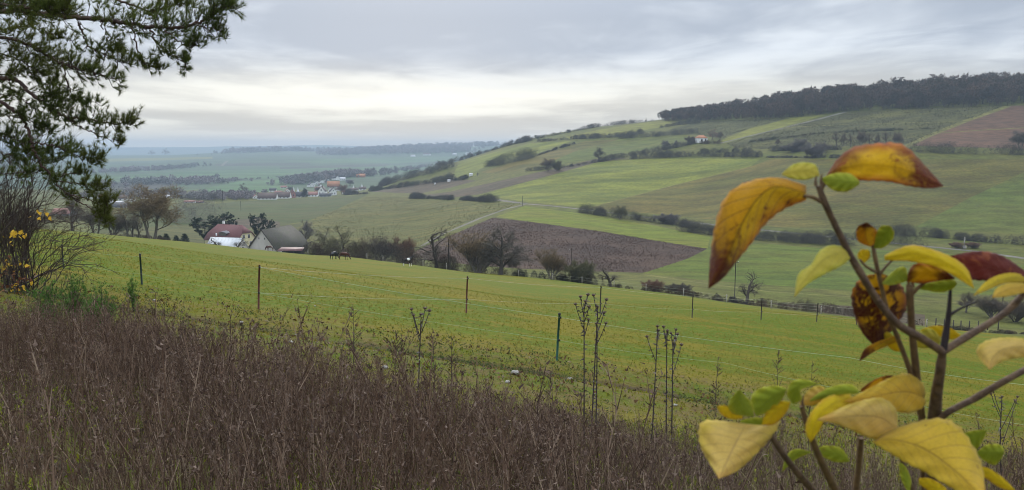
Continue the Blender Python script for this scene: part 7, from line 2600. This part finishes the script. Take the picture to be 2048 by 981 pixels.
# leaves: (left edge, midrib, right edge, Y base, Y tip, material, fold, mid distance)
LV = [
    # top: drooping golden leaf, flame leaf, small limes
    ([(1612, 372), (1562, 357), (1515, 359), (1474, 374), (1447, 401), (1430, 452), (1420, 520), (1417, 578)], [(1612, 386), (1550, 374), (1515, 398), (1491, 435), (1467, 485), (1448, 530), (1417, 578)], [(1612, 400), (1568, 419), (1531, 448), (1501, 489), (1471, 526), (1447, 556), (1417, 578)], 0.638, 0.60, 'leaf_gold', (0.020, 0.012), 0.60),
    ([(1653, 352), (1674, 320), (1707, 295), (1751, 288), (1795, 287), (1822, 302), (1849, 331), (1886, 372)], [(1653, 354), (1690, 337), (1730, 332), (1775, 334), (1815, 344), (1850, 358), (1886, 373)], [(1653, 356), (1690, 354), (1717, 361), (1758, 362), (1791, 366), (1825, 374), (1859, 377), (1886, 374)], 0.642, 0.62, 'leaf_flame', (0.022, -0.006), 0.61),
    ([(1638, 346), (1629, 329), (1599, 326), (1578, 335), (1564, 348)], [(1638, 349), (1610, 342), (1585, 344), (1564, 349)], [(1638, 352), (1612, 360), (1586, 358), (1564, 350)], 0.645, 0.635, 'leaf_pale', (0.012, -0.004), None),
    ([(1645, 356), (1670, 347), (1700, 348), (1718, 362)], [(1645, 358), (1672, 362), (1700, 365), (1719, 366)], [(1645, 362), (1665, 380), (1692, 384), (1718, 370)], 0.638, 0.615, 'leaf_lime', (0.010, 0.002), None),
    # second whorl, left
    ([(1740, 494), (1716, 482), (1714, 456), (1731, 446)], [(1740, 494), (1732, 476), (1731, 458), (1733, 446)], [(1740, 494), (1752, 484), (1754, 463), (1736, 446)], 0.668, 0.655, 'leaf_gold', (0.006, 0.006), None),
    ([(1748, 496), (1752, 470), (1762, 453), (1778, 452)], [(1748, 496), (1765, 480), (1775, 465), (1780, 453)], [(1748, 497), (1766, 496), (1785, 480), (1788, 464), (1782, 454)], 0.668, 0.65, 'leaf_lime', (0.006, 0.004), None),
    ([(1702, 500), (1666, 491), (1639, 503), (1622, 530), (1597, 549), (1589, 594)], [(1702, 508), (1672, 508), (1645, 522), (1622, 545), (1603, 570), (1589, 594)], [(1702, 516), (1683, 532), (1649, 549), (1615, 569), (1589, 595)], 0.648, 0.61, 'leaf_pale', (0.018, -0.004), 0.62),
    ([(1736, 500), (1722, 500), (1715, 512), (1722, 526)], [(1738, 502), (1730, 508), (1726, 516), (1724, 526)], [(1740, 504), (1740, 514), (1734, 522), (1726, 527)], 0.672, 0.67, 'leaf_yellow', (0.004, 0.004), None),
    # second whorl, right
    ([(1769, 512), (1791, 501), (1825, 491), (1869, 501), (1909, 518), (1935, 540), (1948, 577)], [(1769, 517), (1825, 508), (1870, 518), (1909, 536), (1932, 555), (1948, 577)], [(1769, 521), (1825, 524), (1875, 536), (1909, 553), (1933, 568), (1948, 578)], 0.668, 0.64, 'leaf_yellow', (0.016, -0.004), 0.645),
    ([(1812, 560), (1822, 535), (1840, 527), (1880, 537), (1909, 556)], [(1813, 562), (1845, 548), (1880, 550), (1909, 558)], [(1814, 564), (1842, 567), (1880, 562), (1909, 559)], 0.676, 0.65, 'leaf_flame', (0.010, 0.0), None),
    ([(1815, 560), (1812, 538), (1800, 535), (1780, 549), (1765, 566)], [(1815, 560), (1800, 552), (1782, 560), (1765, 568)], [(1814, 562), (1800, 567), (1780, 571), (1765, 569)], 0.676, 0.66, 'leaf_lime', (0.008, 0.002), None),
    ([(1835, 572), (1875, 563), (1905, 560), (1914, 567)], [(1835, 575), (1875, 573), (1900, 571), (1914, 568)], [(1835, 578), (1880, 585), (1905, 578), (1914, 569)], 0.678, 0.665, 'leaf_lime', (0.006, 0.004), None),
    ([(2075, 560), (2048, 541), (2010, 515), (1976, 504), (1943, 504), (1901, 512)], [(2075, 566), (2040, 556), (2000, 540), (1960, 528), (1925, 522), (1901, 513)], [(2075, 572), (2040, 570), (2003, 560), (1976, 562), (1939, 559), (1918, 540), (1901, 514)], 0.69, 0.66, 'leaf_red', (0.014, -0.006), 0.655),
    ([(2066, 560), (2044, 550), (2020, 546), (1990, 553), (1968, 567), (1947, 591)], [(2066, 563), (2035, 556), (2005, 560), (1975, 573), (1947, 591)], [(2066, 566), (2035, 565), (2005, 568), (1978, 579), (1948, 592)], 0.688, 0.63, 'leaf_yellow', (0.014, 0.002), None),
    ([(2070, 572), (2040, 566), (2010, 568), (1992, 578), (1985, 594)], [(2070, 576), (2040, 575), (2012, 580), (1985, 595)], [(2070, 580), (2040, 588), (2010, 594), (1986, 596)], 0.688, 0.635, 'leaf_amber', (0.010, 0.0), None),
    # hanging red-spotted leaf
    ([(1762, 546), (1725, 555), (1706, 578), (1703, 604), (1712, 640), (1726, 668), (1746, 690)], [(1762, 546), (1756, 580), (1752, 615), (1750, 650), (1748, 690)], [(1762, 546), (1795, 562), (1812, 590), (1812, 620), (1792, 650), (1770, 678), (1750, 690)], 0.685, 0.70, 'leaf_spotted', (0.012, 0.014), None),
    ([(1800, 668), (1780, 676), (1755, 684), (1730, 698), (1718, 722)], [(1800, 672), (1770, 684), (1745, 698), (1718, 722)], [(1800, 678), (1775, 692), (1748, 704), (1719, 723)], 0.70, 0.69, 'leaf_gold', (0.004, 0.004), None),
    ([(1826, 690), (1842, 664), (1862, 658), (1880, 674)], [(1826, 692), (1850, 680), (1868, 676), (1881, 680)], [(1826, 694), (1850, 697), (1872, 694), (1881, 684)], 0.705, 0.69, 'leaf_pale', (0.006, 0.0), None),
    ([(1842, 660), (1868, 652), (1900, 656), (1926, 675)], [(1842, 664), (1870, 662), (1900, 667), (1926, 676)], [(1842, 668), (1870, 672), (1900, 679), (1926, 677)], 0.705, 0.70, 'leaf_yellow', (0.006, 0.0), None),
    ([(1808, 700), (1790, 676), (1775, 664), (1768, 668)], [(1808, 702), (1792, 688), (1778, 676), (1768, 669)], [(1808, 704), (1788, 702), (1772, 688), (1768, 670)], 0.705, 0.70, 'leaf_yellow', (0.004, 0.004), None),
    # pale leaf at the edge
    ([(2080, 690), (2048, 678), (2005, 676), (1968, 684), (1953, 702), (1962, 722), (1979, 739)], [(2080, 698), (2040, 694), (2005, 700), (1985, 718), (1979, 739)], [(2080, 706), (2048, 714), (2015, 720), (1996, 728), (1980, 739)], 0.66, 0.63, 'leaf_peach', (0.012, 0.004), None),
    # lower left whorl
    ([(1492, 848), (1440, 842), (1408, 842), (1397, 862), (1404, 900), (1438, 958)], [(1492, 848), (1475, 880), (1458, 915), (1438, 958)], [(1492, 848), (1530, 851), (1560, 846), (1538, 880), (1508, 913), (1475, 942), (1438, 958)], 0.645, 0.60, 'leaf_peach', (0.016, 0.018), None),
    ([(1508, 834), (1468, 828), (1456, 810), (1470, 788), (1478, 780)], [(1508, 834), (1488, 815), (1480, 795), (1479, 780)], [(1508, 834), (1504, 808), (1490, 792), (1480, 780)], 0.65, 0.63, 'leaf_lime', (0.012, 0.006), None),
    ([(1512, 832), (1502, 800), (1516, 779), (1550, 772), (1574, 778)], [(1512, 832), (1530, 808), (1550, 792), (1574, 779)], [(1512, 833), (1540, 822), (1562, 802), (1574, 780)], 0.65, 0.63, 'leaf_lime', (0.010, 0.006), None),
    ([(1524, 848), (1532, 826), (1556, 804), (1581, 804)], [(1524, 849), (1545, 830), (1565, 815), (1581, 805)], [(1524, 850), (1550, 848), (1572, 826), (1581, 806)], 0.648, 0.635, 'leaf_yellow', (0.004, 0.006), None),
    ([(1585, 808), (1574, 788), (1582, 766), (1605, 759), (1640, 768)], [(1585, 808), (1590, 788), (1600, 772), (1640, 768)], [(1585, 808), (1604, 800), (1600, 784), (1612, 775), (1640, 769)], 0.65, 0.63, 'leaf_lime', (0.012, -0.004), None),
    ([(1485, 838), (1460, 838), (1442, 828), (1434, 814)], [(1485, 836), (1465, 828), (1448, 820), (1434, 813)], [(1485, 832), (1465, 818), (1450, 812), (1434, 812)], 0.652, 0.65, 'leaf_yellow', (0.004, 0.002), None),
    ([(1480, 842), (1495, 838), (1520, 836), (1548, 846)], [(1480, 846), (1500, 846), (1525, 845), (1548, 848)], [(1480, 850), (1500, 853), (1525, 853), (1548, 849)], 0.654, 0.66, 'leaf_lime', (0.003, 0.003), None),
    # lower middle whorl
    ([(1700, 788), (1660, 792), (1630, 815), (1613, 845), (1612, 868), (1621, 884)], [(1704, 796), (1670, 806), (1642, 828), (1628, 856), (1621, 885)], [(1712, 810), (1690, 818), (1655, 834), (1640, 860), (1622, 885)], 0.655, 0.625, 'leaf_yellow', (0.012, -0.006), 0.62),
    ([(1620, 800), (1645, 782), (1675, 771), (1705, 770), (1718, 783)], [(1620, 802), (1650, 790), (1682, 781), (1718, 785)], [(1620, 804), (1650, 797), (1682, 790), (1718, 787)], 0.655, 0.64, 'leaf_lime', (0.010, 0.002), None),
    ([(1600, 806), (1618, 780), (1640, 772), (1655, 782)], [(1600, 808), (1622, 796), (1640, 790), (1656, 786)], [(1600, 810), (1622, 812), (1642, 806), (1656, 790)], 0.662, 0.655, 'leaf_peach', (0.004, 0.004), None),
    ([(1850, 790), (1846, 768), (1820, 749), (1790, 752), (1752, 770), (1715, 790), (1690, 802)], [(1848, 796), (1820, 785), (1785, 786), (1740, 796), (1690, 803)], [(1852, 800), (1846, 816), (1820, 826), (1794, 824), (1745, 812), (1690, 804)], 0.70, 0.64, 'leaf_amber', (0.016, 0.004), 0.66),
    ([(1722, 778), (1745, 762), (1772, 752), (1798, 752)], [(1722, 781), (1748, 769), (1774, 759), (1798, 754)], [(1722, 784), (1750, 778), (1778, 766), (1798, 756)], 0.69, 0.70, 'leaf_flame', (0.003, 0.003), None),
    ([(1795, 858), (1792, 820), (1765, 797), (1726, 801), (1683, 816), (1636, 839)], [(1795, 862), (1765, 838), (1730, 832), (1690, 834), (1636, 840)], [(1794, 866), (1775, 876), (1743, 878), (1704, 861), (1666, 847), (1636, 841)], 0.66, 0.61, 'leaf_peach', (0.014, 0.006), 0.62),
    ([(1764, 872), (1790, 858), (1833, 844), (1880, 837), (1915, 850), (1942, 886), (1964, 930), (1972, 1000)], [(1752, 880), (1800, 882), (1850, 900), (1900, 935), (1945, 975), (1972, 1002)], [(1744, 884), (1769, 900), (1812, 926), (1855, 948), (1900, 975), (1940, 996), (1972, 1004)], 0.64, 0.565, 'leaf_amber', (0.020, -0.004), 0.60),
    # right lower limes
    ([(1915, 870), (1945, 862), (1974, 860)], [(1915, 874), (1945, 872), (1974, 861)], [(1915, 878), (1935, 890), (1953, 900), (1966, 880), (1974, 862)], 0.70, 0.69, 'leaf_lime', (0.004, 0.006), None),
    ([(1954, 904), (1974, 890), (2000, 890), (2008, 902)], [(1954, 906), (1976, 906), (1994, 906), (2008, 905)], [(1954, 908), (1972, 924), (1992, 930), (2008, 908)], 0.705, 0.69, 'leaf_lime', (0.006, 0.004), None),
    ([(1950, 932), (1975, 936), (2005, 955), (2030, 980)], [(1950, 936), (1975, 945), (2002, 964), (2030, 982)], [(1950, 940), (1970, 956), (2000, 976), (2030, 984)], 0.70, 0.68, 'leaf_yellow', (0.006, 0.004), None),
    ([(1625, 903), (1650, 892), (1682, 897), (1700, 922)], [(1625, 904), (1652, 904), (1678, 910), (1700, 923)], [(1625, 905), (1650, 916), (1672, 925), (1700, 924)], 0.70, 0.68, 'leaf_lime', (0.006, 0.002), None),
    ([(1622, 904), (1594, 898), (1576, 908), (1568, 926), (1564, 944)], [(1622, 905), (1598, 906), (1580, 918), (1564, 944)], [(1622, 906), (1602, 914), (1582, 926), (1565, 945)], 0.70, 0.69, 'leaf_lime', (0.006, 0.002), None),
    ([(1800, 925), (1812, 935), (1822, 960), (1820, 985)], [(1800, 928), (1808, 945), (1815, 965), (1820, 986)], [(1798, 930), (1800, 950), (1808, 972), (1819, 987)], 0.74, 0.73, 'leaf_lime', (0.004, 0.004), None),
    ([(1838, 956), (1862, 958), (1890, 975), (1905, 1000)], [(1838, 962), (1860, 970), (1885, 986), (1905, 1002)], [(1838, 968), (1856, 982), (1880, 998), (1905, 1004)], 0.70, 0.68, 'leaf_yellow', (0.004, 0.004), None),
]
for i, (a, b2, c, y0, y1, mt, fo, ym) in enumerate(LV):
    leaf(a, b2, c, y0, y1, mt, fo, i, ym)
tag(shrub, 'close wayfaring shrub with large yellow, lime and reddening autumn leaves', 'shrub')
# ---------------------------------------------------------------- haze: one closed box of even, thin air
mh = bpy.data.materials.new('haze_air')
mh.use_nodes = True
kh = NT(mh.node_tree)
oh = kh.n('ShaderNodeOutputMaterial')
pv = kh.n('ShaderNodeVolumePrincipled')
pv.inputs['Color'].default_value = (0.56, 0.69, 0.82, 1)
pv.inputs['Density'].default_value = 0.00018
pv.inputs['Anisotropy'].default_value = 0.0
kh.l(pv.outputs[0], oh.inputs['Volume'])
hb = MB().box((0, 4800, -4), (36000, 10000, 216))
ho = hb.obj('haze', mh)
ho.display_type = 'WIRE'
tag(ho, 'thin bluish winter haze over the valley and plain', kind='stuff')
